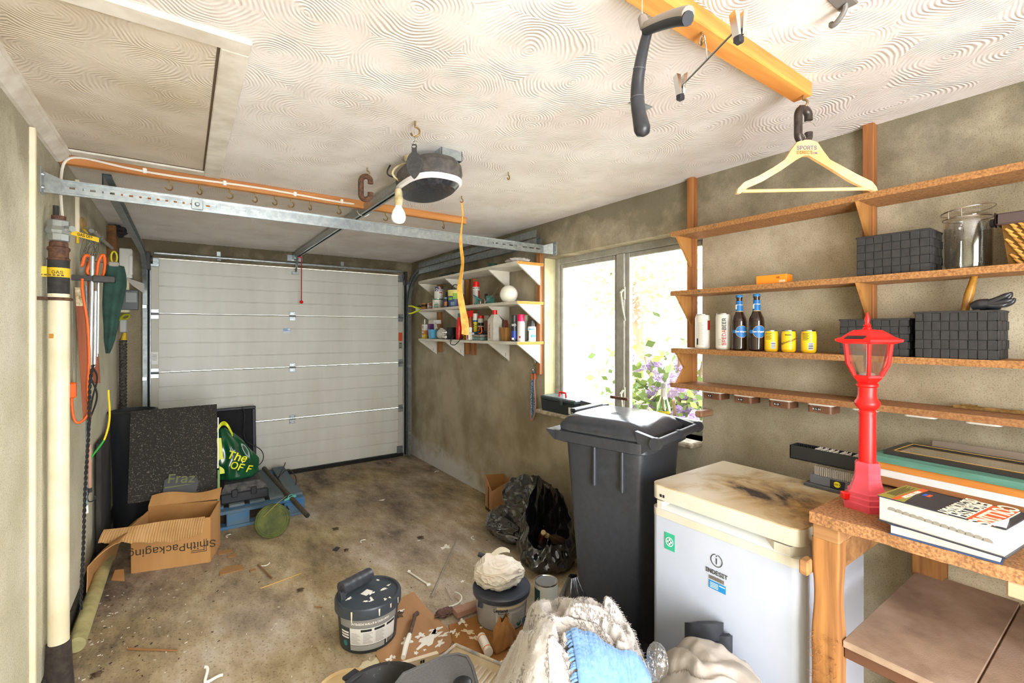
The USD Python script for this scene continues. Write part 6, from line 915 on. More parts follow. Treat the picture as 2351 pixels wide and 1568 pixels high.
# ================================================================ HEAP AT THE FAR LEFT
blue = wood('faded_blue_paint', '3a6f99', '5d6b70', 'x', 10, r=.8); bluey = M('weathered_blue_board', '4c6474', .85, '6a7270', 8, st=(1, .08, 1), bump=.001)
t = T('pallet', 'weathered blue wooden pallet on the floor by the garage door', 'pallet'); px0, px1, py0, py1 = -.13, .765, 3.87, 4.80
t.a('lead_board', box(px0, px1, py0, py0 + .10, .11, .132, .003), blue); t.a('lead_board', box(px0, px1, py1 - .10, py1, .11, .132, .003), blue); t.a('base_board', box(px0, px1, py0, py0 + .095, 0, .022, .003), blue)
for x in (px0, (px0 + px1) / 2 - .07, px1 - .145): t.a('block', box(x, x + .145, py0 + .003, py0 + .1, .022, .11, .004), blue); t.a('block', box(x, x + .145, py1 - .1, py1 - .003, 0, .11, .004), blue)
for i in range(7): x = px0 + i * .132; t.a('deck_board', box(x, x + .10, py0 + .06, py1 - .02, .133, .153, .003), bluey)
t.end()
# black case
case_m = M('dusty_black_case', '242424', .6, '4c4a45', 30, lo=.40, hi=.62); kx0, kx1 = (0.214), (0.528); t = T('tool_case', 'flat dusty black plastic tool case on the blue pallet', 'case'); cz = .1535
t.a('base', box(kx0, kx1, 3.96, 4.30, cz, cz + .075, .01), M('matt_black_plastic', '')); t.a('lid', hull([(x, y, z) for x, y, z in [(kx0, 3.96, cz + .078), (kx1, 3.96, cz + .078), (kx0, 4.30, cz + .078), (kx1, 4.30, cz + .078), (kx0 + .03, 3.99, cz + .135), (kx1 - .05, 3.99, cz + .135), (kx0 + .03, 4.27, cz + .135), (kx1 - .05, 4.27, cz + .135)]]), case_m); 
for x in (kx0 + .09, kx1 - .1): t.a('latch', box(x - .02, x + .02, 3.948, 3.962, cz + .045, cz + .1, .004), black)
t.end()
# green carrier bag
bagm = M('green_polythene', '0f4a2c', .22, '0b3a22', 6, coat=.3, bump=.002, bs=10); t = T('carrier_bag', 'full dark green carrier bag with yellow lettering and handles on the black case', 'bag'); bz0 = cz + .136; q = np.array((0.32, 4.10)); 
def gbag(u, v):
    a = u * 2 * PI; r = np.interp(v, [0, .05, .35, .7, .9, 1], [.02, .13, .145, .10, .05, .02]); f = 1 + .07 * np.sin(a * 6 + v * 7) + .05 * np.sin(a * 11 - v * 9)
    return np.array([q[0] + .02 - .11 * v ** 1.5 + r * 1.0 * f * np.cos(a), q[1] + r * .75 * f * np.sin(a), bz0 + .40 * v])
t.a('bag', grid(gbag, 70, 30), bagm, smooth=70); ylw = M('lettering_yellow', 'd9e021', .45)
tp = np.array([q[0] - .09, q[1] - .02, bz0 + .36]); t.a('handle', grid(lambda u, v: np.array([tp[0] - .03 + .10 * u + .0 * v, tp[1] - .03 + .015 * np.sin(7 * u) + .004 * v, tp[2] + .02 + .07 * np.sin(u * PI) + .03 * v - .05 * u]), 16, 4, .002), ylw, smooth=60); t.a('handle', grid(lambda u, v: np.array([tp[0] - .035 + .03 * v + .02 * u, tp[1] - .05 - .02 * u, tp[2] - .02 - .26 * u + .0 * v]), 12, 4, .002), ylw, smooth=60)
mm_ = lambda s_, h_, z, dx: rot(wrap(mv(txt(s_, h_, (0, 0, 0), (1, 0, 0), (0, 0, 1)), (0, -.004, 0)), .17, (0, 0, 0), -92), 24, (.3, 1, 0)).apply_translation((q[0] + dx, q[1] + .05, z))
t.a('lettering', mm_('The', .055, bz0 + .19, .005), ylw); t.a('lettering', mm_('OF F', .05, bz0 + .11, .03), ylw); t.end()
# television leaning on the door
t = T('television', 'flat black television leaning against the garage door behind the felt sheet', 'television'); tx1 = (0.544); tm = lambda m: rot(m, -6, (1, 0, 0), (0, 4.83, .16))
t.a('bezel', tm(cat(box(tx1 - .72, tx1, 4.83, 4.87, .158, .19, .004), box(tx1 - .72, tx1, 4.83, 4.87, .70, .725, .004), box(tx1 - .03, tx1, 4.83, 4.87, .19, .70, .004), box(tx1 - .72, tx1 - .69, 4.83, 4.87, .19, .70, .004))), M('gloss_black', '0f0f11', .4, spec=.25)); t.a('screen', tm(box(tx1 - .69, tx1 - .03, 4.842, 4.862, .19, .70)), M('dusty_screen', '101012', .6, '18181a', 20, spec=.15)); t.end()
one('power_cord', wire([(tx1 - .12, 4.81, .735), (tx1 - .10, 4.80, .6), (tx1 - .08, 4.79, .42), (tx1 + .03, 4.78, .33), (tx1 + .05, 4.78, .26), (tx1 - .02, 4.76, .19)], .004, 50), blackm, 'thin black power lead looping over the television', 'lead', smooth=60)
# felt sheet, tub and dark things behind
felt = M('black_roofing_felt', '2b2723', .95, '6b655a', 110, lo=.36, hi=.43, bump=.002, bs=200); fc = [W3 for W3 in (syp(293, 1152, 3.82), syp(497, 1142, 3.82), syp(498, 928, 4.05), syp(300, 945, 4.05))]; fc = np.array(fc)
def feltf(u, v):
    p = ((1 - u) * (1 - v))[..., None] * fc[0] + (u * (1 - v))[..., None] * fc[1] + (u * v)[..., None] * fc[2] + ((1 - u) * v)[..., None] * fc[3]; w = meshkit.fbm(np.stack([u * 4, v * 4, 0 * u], -1), 3, 2) - .5
    p = p + np.stack([0 * u, .02 * w + .05 * np.clip(v - .9, 0, 1) * 8 * .25, .025 * (meshkit.noise(np.stack([u * 9, 0 * u, 0 * u], -1), 4) - .5) * (v < .02)], -1); return np.moveaxis(p, -1, 0)
t = T('felt_sheet', 'large black roofing felt sheet leaning upright behind the cardboard box', 'roofing felt'); t.a('sheet', grid(feltf, 40, 30, .006), felt, smooth=60)
fn = np.cross(fc[1] - fc[0], fc[3] - fc[0]); fn /= np.linalg.norm(fn); u_ = (fc[1] - fc[0]) / np.linalg.norm(fc[1] - fc[0]); w_ = np.cross(fn, u_); w_ = w_ if w_[2] > 0 else -w_; base_ = fc[0] + (fc[1] - fc[0]) * .58 + (fc[3] - fc[0]) * .18; no = np.cross(u_, w_) * .018
t.a('torn_patch', prism(sg.Polygon([(-.09, -.075), (.09, -.085), (.10, 0), (.085, .03), (-.06, .045), (-.095, .02)]), 0, .003).apply_transform(np.vstack([np.c_[u_, w_, np.cross(u_, w_), base_ + no * .7], [0, 0, 0, 1]])), M('dark_slate_plastic', '25282a', .4)); t.a('lettering', cat(txt('Fraz', .055, base_ + no, u_, w_), hull([base_ + no + u_ * a_ + w_ * b_ + np.cross(u_, w_) * c_ for a_, b_ in ((-.085, -.035), (.07, -.012), (.03, -.012), (-.085, -.026)) for c_ in (0, .001)])), M('olive_print', '5f6338', .6)); t.a('edge_strip', hull([fc[1] + (fc[2] - fc[1]) * a_ + u_ * b_ + V(0, c_, 0) for a_ in (.3, .85) for b_ in (.004, .012) for c_ in (0, .004)]), paper_w); t.a('green_strip', hull([fc[1] + (fc[2] - fc[1]) * a_ + u_ * b_ + V(0, c_, 0) for a_ in (-.04, .28) for b_ in (.006, .02) for c_ in (0, .01)]), M('pale_green_board', '7b9a5c', .7)); t.end()
q = np.array(syp(300, 960, 4.25)); t = T('tub', 'black rubber tub standing behind the felt sheet in the far left corner', 'tub'); t.a('tub', lathe([(.05, 0), (.11, .02), (.13, .80), (.145, .84), (.13, .845), (.12, .80), (.0, .70)], (-.30, 4.35, 0), 30), blackm, smooth=40); t.end()
one('dark_board', rot(box(-.43, -.405, 3.70, 4.15, 0.001, .74, .004), 0, (0, 1, 0), (-.4, 0, 0)), M('damp_black_board', '262422', .8, '37342f', 8), 'damp black board leaning on the left wall behind the felt sheet', 'board')
# cardboard box with flaps
card = M('brown_cardboard', 'b98a52', .85, 'ab7c47', 6, bump=.0006, bs=300, st=(1, 1, .1)); cardi = M('cardboard_inside', 'a87a45', .9, '9a6c3a', 6)
b0 = np.array((-0.248,3.504)); b1 = np.array((0.129,3.401)); bu = (b1 - b0) / np.linalg.norm(b1 - b0); bn = V(-bu[1], bu[0]); bw = np.linalg.norm(b1 - b0); bh_, bd_ = .275, .24
q3 = lambda i, j, z: V(*(b0 + bu * i + bn * j), z); pl = lambda a, b, c, d, th=.005: plate(a, b, c, d, th)
t = T('cardboard_box', 'large open brown cardboard box with torn flaps and upside-down lettering', 'cardboard box')
t.a('front_panel', pl(q3(0, 0, 0), q3(bw, 0, 0), q3(bw, 0, bh_), q3(0, 0, bh_), -.005), card); t.a('side_panel', pl(q3(bw, 0, 0), q3(bw, bd_, 0), q3(bw, bd_, bh_ + .02), q3(bw, 0, bh_), -.005), card); t.a('side_panel', pl(q3(0, bd_, 0), q3(0, 0, 0), q3(0, 0, bh_), q3(0, bd_, bh_), -.005), card); t.a('back_panel', pl(q3(bw, bd_, 0), q3(0, bd_, 0), q3(0, bd_, bh_ + .03), q3(bw, bd_, bh_ + .02), -.005), cardi); t.a('bottom', pl(q3(0, 0, .004), q3(bw, 0, .004), q3(bw, bd_, .004), q3(0, bd_, .004), .003), cardi)
def ff(u, v):
    i = -.13 + (bw + .11) * u; fall = v * (.105 + .03 * np.sin(u * 3)); jag_ = .012 * (meshkit.noise(np.stack([u * 26, 0 * u, 0 * u], -1), 2) - .5) * (v > .9); rip = .0022 * np.sin(u * 2 * PI * 38)
    j = -.008 - .07 * np.sin(np.clip(v * 1.4, 0, 1.4)) - .01 * np.sin(u * 8) + rip; z = bh_ + .02 * np.sin(u * 5 + 1) * v + .03 * (1 - v) * 0 - fall * .62 + .012 * u + jag_
    x = b0[0] + bu[0] * i + bn[0] * j; y = b0[1] + bu[1] * i + bn[1] * j; return np.array([np.maximum(x, XL + .03), y, z])
t.a('front_flap', grid(ff, 230, 8, .004), M('torn_corrugated_card', 'c39a66', .9, 'b08650', 8), 'ripped front flap showing the corrugations', smooth=50)
def lf(u, v):
    i = -.0 - .15 * np.sin(v * 1.5) - .02 * v; z = bh_ - .02 - .27 * v ** 1.6 + .008 * np.sin(u * 9); j = -.17 + .44 * u - .10 * v * (1 - u) - .05 * v + .02 * (meshkit.noise(np.stack([v * 14, 0 * v, u], -1), 6) - .5) * (u < .05)
    return np.array([np.maximum(b0[0] + bu[0] * i + bn[0] * j, XL + .03), b0[1] + bu[1] * i + bn[1] * j, np.maximum(z, .006)])
t.a('side_flap', grid(lf, 20, 20, .005), card, 'left flap bent down to the floor', smooth=50)
def bf(u, v): i = bw * u; z = bh_ + .03 + .05 * v + .012 * np.sin(u * 7) * v; j = bd_ + .06 * v; return np.array([b0[0] + bu[0] * i + bn[0] * j, b0[1] + bu[1] * i + bn[1] * j, z])
t.a('back_flap', grid(bf, 30, 6, .005), card, smooth=50)
b3 = np.array([*bu, 0]); t.a('lettering', txt('SmithPackaging', .043, q3(bw * .52, -.0058, .135), -b3, (0, 0, -1), .0008, bold=False), M('print_black', '2a2018', .7)); lg = q3(bw - .045, -.0058, .118); t.a('logo', cat([hull([lg + b3 * a_ + V(0, 0, c_) + np.array([*bn, 0]) * d_ for a_ in (x0, x1) for c_ in (z0, z1) for d_ in (0, -.001)]) for x0, x1, z0, z1 in ((.028, .031, -.045, .03), (.016, .019, -.04, .03), (-.05, .031, -.046, -.043), (-.05, .019, -.036, -.033))]), M('print_black', '')); t.end()
one('cardboard_scrap', pl(V(-.33, 3.40, .03), V(-.27, 3.36, .025), V(-.28, 3.44, .06), V(-.32, 3.46, .06), .004), cardi, 'torn cardboard scrap against the foot of the left wall', 'cardboard')
# green lid, pole with wire
q = np.array((0.5,3.534)); t = T('pot_lid', 'mossy green round lid leaning against the blue pallet', 'lid'); R_ = .112
t.a('disc', rot(lathe([(0, .006), (R_ * .78, .006), (R_ * .8, .010), (R_ * .88, .010), (R_ * .9, .006), (R_ * .97, .010), (R_, .006), (R_, -.012), (R_ * .96, -.012), (R_ * .95, 0), (0, 0)], (0, 0, 0), 48), 72, (1, 0, .12)).apply_translation((q[0], q[1] + .04, R_ * .965)), M('mossy_green', '5a622a', .8, '3f451f', 12, bump=.001), smooth=35)
t.a('cord', wire([(q[0] - .06, q[1] - .0, .16), (q[0] + .03, q[1] + .03, .225), (q[0] + .10, q[1] + .10, .24)], .002, 16), M('yellow_cord', '9a8f3a', .7)); t.end()
pa, pb = np.array(syp(606, 1075, 4.40)), np.array(syp(706, 1184, 3.55))
pole_m = M('weathered_iron', '4e4638', .7, '37312a', 20); t = T('iron_pole', 'weathered hollow iron pole lying across the blue pallet', 'pole'); t.a('tube', tube([pa, pb], .017, 16, cap=False), pole_m); t.a('bore', tube([pb, pb + (pa - pb) * .06], .014, 12), blackm); t.a('turquoise_tie', cat(tube([pa * .35 + pb * .65 + (.02 * math.cos(s_), .008 * math.cos(s_), .02 * math.sin(s_)) for s_ in np.arange(12) * PI / 6], .004, 6, True), hull([pa * .35 + pb * .65 + v_ for v_ in (V(.0, -.02, .01), V(.03, -.03, .025), V(.035, -.03, .005), V(-.05, -.02, -.015), V(-.045, -.02, .0))])), M('turquoise_tape', '4fa596', .5)); t.end()
one('bent_wire', wire([syp(*p) for p in ((655, 1062, 4.5), (650, 1075, 4.5), (640, 1095, 4.4), (655, 1080, 4.4), (672, 1085, 4.3), (680, 1100, 4.2), (675, 1125, 4.1), (664, 1145, 4.0), (664, 1170, 3.80))], .0045, 60), pole_m, 'loop of stiff bent wire standing by the iron pole', 'wire', smooth=60)
# ================================================================ BUCKETS, BAGS AND BOXES ON THE FLOOR
CR, SR = math.cos(math.radians(35.2)), math.sin(math.radians(35.2))
rf = lambda r, f, z=0: V(CR * r + SR * f, -SR * r + CR * f, z)       # r metres right and f metres ahead of where one stands
away = V(SR, CR, 0)
# dark paint tub
splash = M('dried_white_paint', 'e9e4d6', .55); dkt = M('dark_slate_tub', '2f3438', .45, '272b2f', 20)
c = np.array((0.623,2.04,0)) + away * .135; a = math.degrees(math.atan2(-c[1], -c[0])); H_, r0, r1 = .195, .125, .138
rt = lambda z: r0 + (r1 - r0) * z / H_
t = T('paint_tub', 'dark slate paint tub with printed label and a paint-splashed lid', 'paint tub')
t.a('tub', lathe([(0, .002), (r0 - .006, 0), (r0, .006), (r1, H_), (0, H_)], c, 48), dkt, smooth=40); t.a('lid', lathe([(r1 + .004, H_ - .035), (r1 + .010, H_ - .033), (r1 + .010, H_ + .004), (r1 + .006, H_ + .012), (r1 - .004, H_ + .012), (r1 - .010, H_ + .004), (0, H_ + .004)], c, 48), M('slate_lid', '363c42', .4, '2b3035', 10), smooth=40)
def lbl(z0, z1, a0, a1, m, up=None, n=16, e=.001): return t.a('label' if up is None else 'print', grid(lambda u, v: np.array([c[0] + (rt(z0 + (z1 - z0) * v) + e) * np.cos(np.radians(a + a0 + (a1 - a0) * u)), c[1] + (rt(z0 + (z1 - z0) * v) + e) * np.sin(np.radians(a + a0 + (a1 - a0) * u)), c[2] + z0 + (z1 - z0) * v]), n, 2, .0007), m, up=up)
lbl(.118, .158, -60, 62, M('taupe_label', '7d7a74', .5)); L_ = lbl(.042, .117, -36, 58, M('off_white_label', 'cfccc4', .5)); lbl(.018, .040, -36, 32, M('grey_label', '9a9994', .5)); lbl(.022, .05, 36, 57, M('off_white_label', '')); t.a('lettering', cyltxt('INTERIOR WALLS & CEILINGS', .0085, r1 - .004, c, a + 4, .134), labw)
for q in range(3): lbl(.092 - q * .012, .099 - q * .012, -58, -39, labw)
for q in range(3): lbl(.103, .113, -14 + q * 25, 6 + q * 25, ink, up=L_, e=.0016)
t.a('small_print', cat([grid(lambda u, v, z=.05 + .0055 * k, x0=x0, ln=ln: np.array([c[0] + (rt(z) + .0016) * np.cos(np.radians(a + x0 + ln * u)), c[1] + (rt(z) + .0016) * np.sin(np.radians(a + x0 + ln * u)), c[2] + z + .0016 * v]), 5, 2, .0004) for k in range(9) for x0, ln in ((-33, 18 - k % 3 * 3), (-10, 18 - k % 4 * 2), (13, 18 - k % 3 * 2))]), M('print_grey', '8d8b87', .6), up=L_); t.a('barcode', cat([grid(lambda u, v, x=37 + k * 1.6: np.array([c[0] + (r0 + .009) * np.cos(np.radians(a + x + .8 * u)), c[1] + (r0 + .009) * np.sin(np.radians(a + x + .8 * u)), c[2] + .025 + .02 * v]), 2, 2, .0004) for k in range(12)]), ink); t.a('emblem', wrap(mv(rot(prism(sg.Point(0, 0).buffer(.012), 0, .0008), 90, (1, 0, 0)), (0, -.001, .045)), r0 + .003, c, a - 48), M('teal_emblem', '1f6b66', .4))
rng = np.random.RandomState(12)
def splat(x, y, s, z, seed, el=1.6, ang=0):
    rg = np.random.RandomState(seed); th = np.linspace(0, 2 * PI, 22)[:-1]; r = s * (1 + .45 * np.sin(th * 3 + rg.rand() * 6) * rg.rand() + .35 * np.sin(th * 5 + rg.rand() * 6)); r = np.maximum(r, s * .25); px_, py_ = r * el * np.cos(th), r * np.sin(th); q = math.radians(ang)
    return prism(sg.Polygon(np.c_[x + px_ * math.cos(q) - py_ * math.sin(q), y + px_ * math.sin(q) + py_ * math.cos(q)]).buffer(0), z, z + .0012)
for q in range(11): rr_, an = r1 * math.sqrt(rng.rand()) * .85, rng.rand() * 2 * PI; t.a('paint_splash', splat(c[0] + rr_ * math.cos(an), c[1] + rr_ * math.sin(an), .004 + .004 * rng.rand(), H_ + .0035, q, 1.8, rng.rand() * 180), splash)
for an, ln in ((-28, .045), (18, .03), (40, .018), (60, .026)): t.a('paint_drip', grid(lambda u, v: np.array([c[0] + (r1 + .0108) * np.cos(np.radians(a + an + 3 * (u - .5) * (1 - .5 * v))), c[1] + (r1 + .0108) * np.sin(np.radians(a + an + 3 * (u - .5) * (1 - .5 * v))), c[2] + H_ + .004 - ln * v]), 5, 6, .0008), M('cream_paint', 'e2d0ac', .5))
lt = c + (-.005, .01, H_ + .0045); t.a('lid_label', rot(box(lt[0] - .022, lt[0] + .022, lt[1] - .018, lt[1] + .018, lt[2], lt[2] + .0006), 30, (0, 0, 1), lt), labw); t.end()
ra, rb = c + (-.115, .03, H_ + .047), c + (.035, .085, H_ + .047); d_ = (rb - ra) / np.linalg.norm(rb - ra)
t = T('bag_roll', 'roll of charcoal bin bags lying on the dark paint tub lid', 'bag roll'); rm = M('charcoal_film', '34353a', .38, '2a2b2f', 30, bump=.001)
pp_ = np.array([ra + d_ * s_ for s_ in np.linspace(0, np.linalg.norm(rb - ra), 14)]); t.a('roll', tube(pp_, .031 + .0012 * np.sin(np.arange(14) * 2.3), 24), rm, smooth=50); t.a('core', tube([ra - d_ * .0015, ra + d_ * .02], .012, 14), blackm); t.a('loose_end', grid(lambda u, v: np.array([ra[k] - d_[k] * .02 * u + (0, 0, 1)[k] * (-.03 + .03 * np.sin(v * 4)) + (-d_[1], d_[0], 0)[k] * (-.032 + .03 * v) + .004 * np.sin(6 * u + k) for k in range(3)]), 6, 8, .002), rm); t.end()
# grey paint tub with white bag
c = np.array((1.206,1.799,0)) + away * .128; a = math.degrees(math.atan2(-c[1], -c[0])); H_, r0, r1 = .158, .118, .132; rt = lambda z: r0 + (r1 - r0) * z / H_
t = T('paint_tub', 'pale grey paint tub with a dark blue-grey lid by the black bags', 'paint tub'); t.a('tub', lathe([(0, .002), (r0 - .006, 0), (r0, .006), (r1, H_), (0, H_)], c, 48), M('pale_grey_tub', 'a7a5a4', .45, '9c9a99', 8), smooth=40); t.a('lid', lathe([(r1 + .003, H_ - .018), (r1 + .009, H_ - .016), (r1 + .010, H_ + .004), (r1 + .005, H_ + .010), (r1 - .006, H_ + .010), (r1 - .012, H_ + .006), (0, H_ + .006)], c, 48), M('blue_grey_lid', '3d434e', .35, '353a44', 8), smooth=40)
lbl(0.001, .012, -120, 120, M('deep_green_band', '1c4a36', .4), n=40); lbl(.018, .105, -12, 62, M('pale_label', 'c9c8c6', .5)); lbl(.118, .130, -10, 75, M('cream_paint', ''))
t.a('lettering', cyltxt('Leyland', .013, r1 - .001, c, a - 2, .108), ink); t.a('lettering', cyltxt('INSTRUCTIONS', .005, r1 - .003, c, a + 4, .097), ink); t.a('small_print', cat([grid(lambda u, v, z=.03 + .005 * k, x0=x0, ln=ln: np.array([c[0] + (rt(z) + .0016) * np.cos(np.radians(a + x0 + ln * u)), c[1] + (rt(z) + .0016) * np.sin(np.radians(a + x0 + ln * u)), c[2] + z + .0015 * v]), 5, 2, .0004) for k in range(13) for x0, ln in ((-9, 26 - k % 4 * 3), (22, 32 - k % 3 * 4))]), M('print_grey', '')); t.a('emblem', wrap(mv(rot(prism(sg.Point(0, 0).buffer(.013), 0, .0008), 90, (1, 0, 0)), (0, -.001, .035)), r0 + .003, c, a + 42), M('teal_emblem', '')); t.a('handle_lug', hull([rotp for rotp in [(c[0] + (r1 + .004) * math.cos(math.radians(a - 48 + e)), c[1] + (r1 + .004) * math.sin(math.radians(a - 48 + e)), z) for e in (-6, 6) for z in (.11, .14)] + [(c[0] + (r1 + .02) * math.cos(math.radians(a - 48)), c[1] + (r1 + .02) * math.sin(math.radians(a - 48)), .12)]]), M('blue_grey_lid', '')); t.end()
wb = M('translucent_white_bag', 'ddd5c8', .5, 'd0c4b0', 9, bump=.0006, bs=40, subsurface_weight=.2); zl = H_ + .0115; q = c + (-.01, .01, 0)
def rdg(p, k, e, s_): return (1 - np.abs(2 * meshkit.noise(p * k + s_, s_) - 1)) ** e
def wbag():
    m = blob((0, 0, 0), (1, 1, 1), 17, .16, 1.6, 6); p = m.vertices; w_ = meshkit.noise(p * 2 + 9, 3)[:, None] * .5; pk = np.exp(-((p[:, 0] + .55) ** 2 + p[:, 1] ** 2) / .18) * (p[:, 2] > 0)
    p = p * (1 + .09 * rdg((p + w_) * V(1, 1, .5), 2.2, 5, 4) + .05 * rdg((p - w_) * V(.6, .9, 1.4), 3.4, 4, 8) + .012 * rdg((p - w_) * V(1.3, 1.3, .3), 7., 4, 2))[:, None]; x, y, z = p[:, 0] * .118, p[:, 1] * .09, p[:, 2] * .066 + .056 + .032 * pk
    return trimesh.Trimesh(np.c_[q[0] + CR * x + SR * y, q[1] - SR * x + CR * y, zl + np.maximum(z, 0)], m.faces, process=False)
t = T('carrier_bag', 'tied white carrier bag on the grey paint tub lid', 'bag', xform=True); t.a('bag', wbag(), wb, smooth=70); kn = rf(0, 0) + np.array([q[0] - CR * .055, q[1] + SR * .055, zl + .138]); t.a('tied_ear', grid(lambda u, v: np.array([kn[0] + CR * .11 * u, kn[1] - SR * .11 * u, kn[2] - .015 + .045 * np.sin(u * 2.2) + .030 * (v - .5) * np.sin(u * PI * .8 + .3)]), 14, 6, .002), wb, smooth=60); t.a('tied_ear', grid(lambda u, v: np.array([kn[0] - CR * .05 * u, kn[1] + SR * .05 * u + .02 * v, kn[2] - .01 - .05 * u + .02 * (v - .5)]), 8, 5, .002), wb, smooth=60); t.end()
q = np.array((1.234,1.969,0.289)); one('chisel', tube([q + V(-.03, .03, .012), q, q + V(.04, -.02, -.03)], [.011, .0125, .012], 14), blackm, 'black handled chisel poking out beneath the white carrier bag', 'chisel', smooth=50)
# tins by the bags
c2_ = np.array((1.445,1.759,0.199)); c2_[2] = 0; a = math.degrees(math.atan2(-c2_[1], -c2_[0])); t = tin_can('grey-white paint tin with a shiny lid between the tub and the black bags', c2_[1], .056, .20, 0, M('pearl_grey_tin', 'b6b5ac', .35), x=c2_[0]); t.a('label', band(.0565, .01, .175, a - 85, a - 32, c2_), M('deep_green_label', '1f3b34', .4)); t.a('barcode', band(.0572, .02, .05, a - 60, a - 40, c2_), labw); t.a('lid', lathe([(0, .196), (.036, .194), (.044, .1975), (.046, .199), (0, .198)], c2_, 32), M('shiny_tin_lid', 'c9d0d3', .12, metal=.9), smooth=30); t.end()
q = np.array((1.295,1.657,0.169)); one('dark_tin', lathe([(0, 0), (.055, 0), (.055, .10), (.058, .10), (.058, .106), (.05, .106), (.048, .10), (0, .098)], (q[0], q[1], 0), 32), M('navy_gloss_tin', '20263a', .15), 'navy glossy round tin tucked behind the grey paint tub', 'tin', smooth=40)
# Nespresso box
A_ = np.array((1.946,3.03,0)); dA = np.array((1.979,3.226,0)) - A_; dA /= np.linalg.norm(dA); dB = V(dA[1], -dA[0], 0); dB = dB if dB[0] > 0 else -dB; C_ = A_ + dA * .12; B_ = A_ + dB * .16; D_ = B_ + C_ - A_; hh = V(0, 0, .245); t = T('cardboard_box', 'small open brown cardboard carton against the right wall beyond the black bags', 'cardboard box'); card2 = M('light_cardboard', 'b98c62', .85, 'ab7f56', 8)
t.a('front_panel', plate(A_, B_, B_ + hh * .98, A_ + hh * .72, -.005), card2); t.a('side_panel', plate(C_, A_, A_ + hh * .72, C_ + hh * 1.08, -.005), card2); t.a('back_panel', plate(D_, C_, C_ + hh * 1.1, D_ + hh * 1.05, -.005), cardi); t.a('side_panel', plate(B_, D_, D_ + hh, B_ + hh * .98, -.005), card2); t.a('bottom', plate(A_, C_, D_, B_, .004), cardi)
n2 = np.cross(A_ - C_, hh); n2 /= np.linalg.norm(n2); n2 = n2 if n2 @ V(-1, -1, 0) > 0 else -n2; s2 = (A_ - C_) / np.linalg.norm(A_ - C_); t.a('lettering', txt('NESPRESSO', .022, (A_ + C_) / 2 + hh * .45 + n2 * .006 + s2 * .02, (0, 0, 1), -s2), M('print_black', '')); t.a('dark_band', plate(C_ + n2 * .002, A_ + n2 * .002, A_ + n2 * .002 + hh * .1, C_ + n2 * .002 + hh * .1, -.003), M('dark_brown_print', '2f2622', .7)); t.end()
# black refuse sacks
sack = M('black_polythene', '101113', .14, '17181b', 8, bump=.001, bs=30, coat=.9, spec=.9)
def ridged(p, k, e, s_): return (1 - np.abs(2 * meshkit.noise(p * k + s_, s_) - 1)) ** e
def sackm(c, r, seed, amp=.16, fr=1.5, rg=.085):
    """Plastic sack: lumpy body with thin sharp creases that run mostly upwards."""
    m = blob((0, 0, 0), (1, 1, 1), seed, amp, fr, 6); p = m.vertices; w_ = meshkit.noise(p * 2 + 9, seed)[:, None] * .6
    d = rg * (ridged((p + w_) * V(1, 1, .55), 2.6, 6, seed) + .5 * ridged((p - w_) * V(1, .6, 1), 4.4, 5, seed + 3) + .1 * ridged((p + w_) * V(1, 1, .4), 9., 4, seed + 5)) - .10 * np.abs(meshkit.noise(p * 2.6 + 3, seed + 8) - .5)
    p = p * (1 + d)[:, None] * np.array(r) + np.array(c); p[:, 2] = np.maximum(p[:, 2], .004); p[:, 0] = np.minimum(p[:, 0], XR - .01); return trimesh.Trimesh(p, m.faces, process=False)
q = np.array((1.761,2.549,0)) + away * .12; one('refuse_sack', sackm((q[0], q[1] - .03, .095), (.15, .21, .10), 3), sack, 'low black refuse sack nearest the small cardboard carton', 'refuse sack', smooth=60)
q = np.array((2.038,2.416,0)) + away * .15; one('refuse_sack', sackm((min(q[0], 1.93), q[1], .20), (.17, .20, .22), 6), sack, 'taller black refuse sack at the back against the right wall', 'refuse sack', smooth=60)
q = np.array((1.729,2.074,0)) + away * .14
def osack(u, v):
    a_ = u * 2 * PI; e_ = a_ - math.radians(FACE); fc_ = np.cos(e_); r = np.interp(v, [0, .06, .3, .6, .85, 1], [.02, .15, .175, .17, .15, .135]); pk_ = np.exp(-(np.mod(e_ - math.radians(215) + PI, 2 * PI) - PI) ** 2 / .35); f = 1 + .05 * np.sin(a_ * 7 + v * 4) + .04 * np.sin(a_ * 12 - v * 11) + .03 * np.sin(a_ * 19 + 6 * v); top = .27 - .13 * fc_ + .13 * pk_ + .02 * np.sin(a_ * 3 + 1); r = r * (1 - .3 * pk_ * v)
    return np.array([np.minimum(q[0] + r * f * np.cos(a_), XR - .02), q[1] + r * f * np.sin(a_), .005 + top * v + .012 * np.sin(a_ * 5) * v * v])
t = T('refuse_sack', 'open black refuse sack with bottles showing inside', 'refuse sack'); t.a('sack', grid(osack, 130, 40, .003), sack, smooth=70); t.end()
for k, (dx, dy, dz, m_, lb) in enumerate(((.02, -.03, .16, M('dark_brown_glass', ''), 'dark brown glass bottle lying in the open refuse sack'), (-.035, .0, .175, M('maroon_bottle', '4a1714', .3), 'maroon bottle with a pale cap in the open refuse sack'))):
    o = q + V(dx, dy, dz); dd = V(-.35, -.45, .55) if k else V(-.6, .1, .35); dd /= np.linalg.norm(dd); t = T('glass_bottle', lb, 'bottle'); t.a('glass', tube([o - dd * .10, o, o + dd * .02, o + dd * .045], [.028, .028, .014, .012], 18), m_, smooth=50); t.a('cap', tube([o + dd * .045, o + dd * .066], .0145, 18), M('pale_brass_cap', 'a08a5e', .35)); t.end()
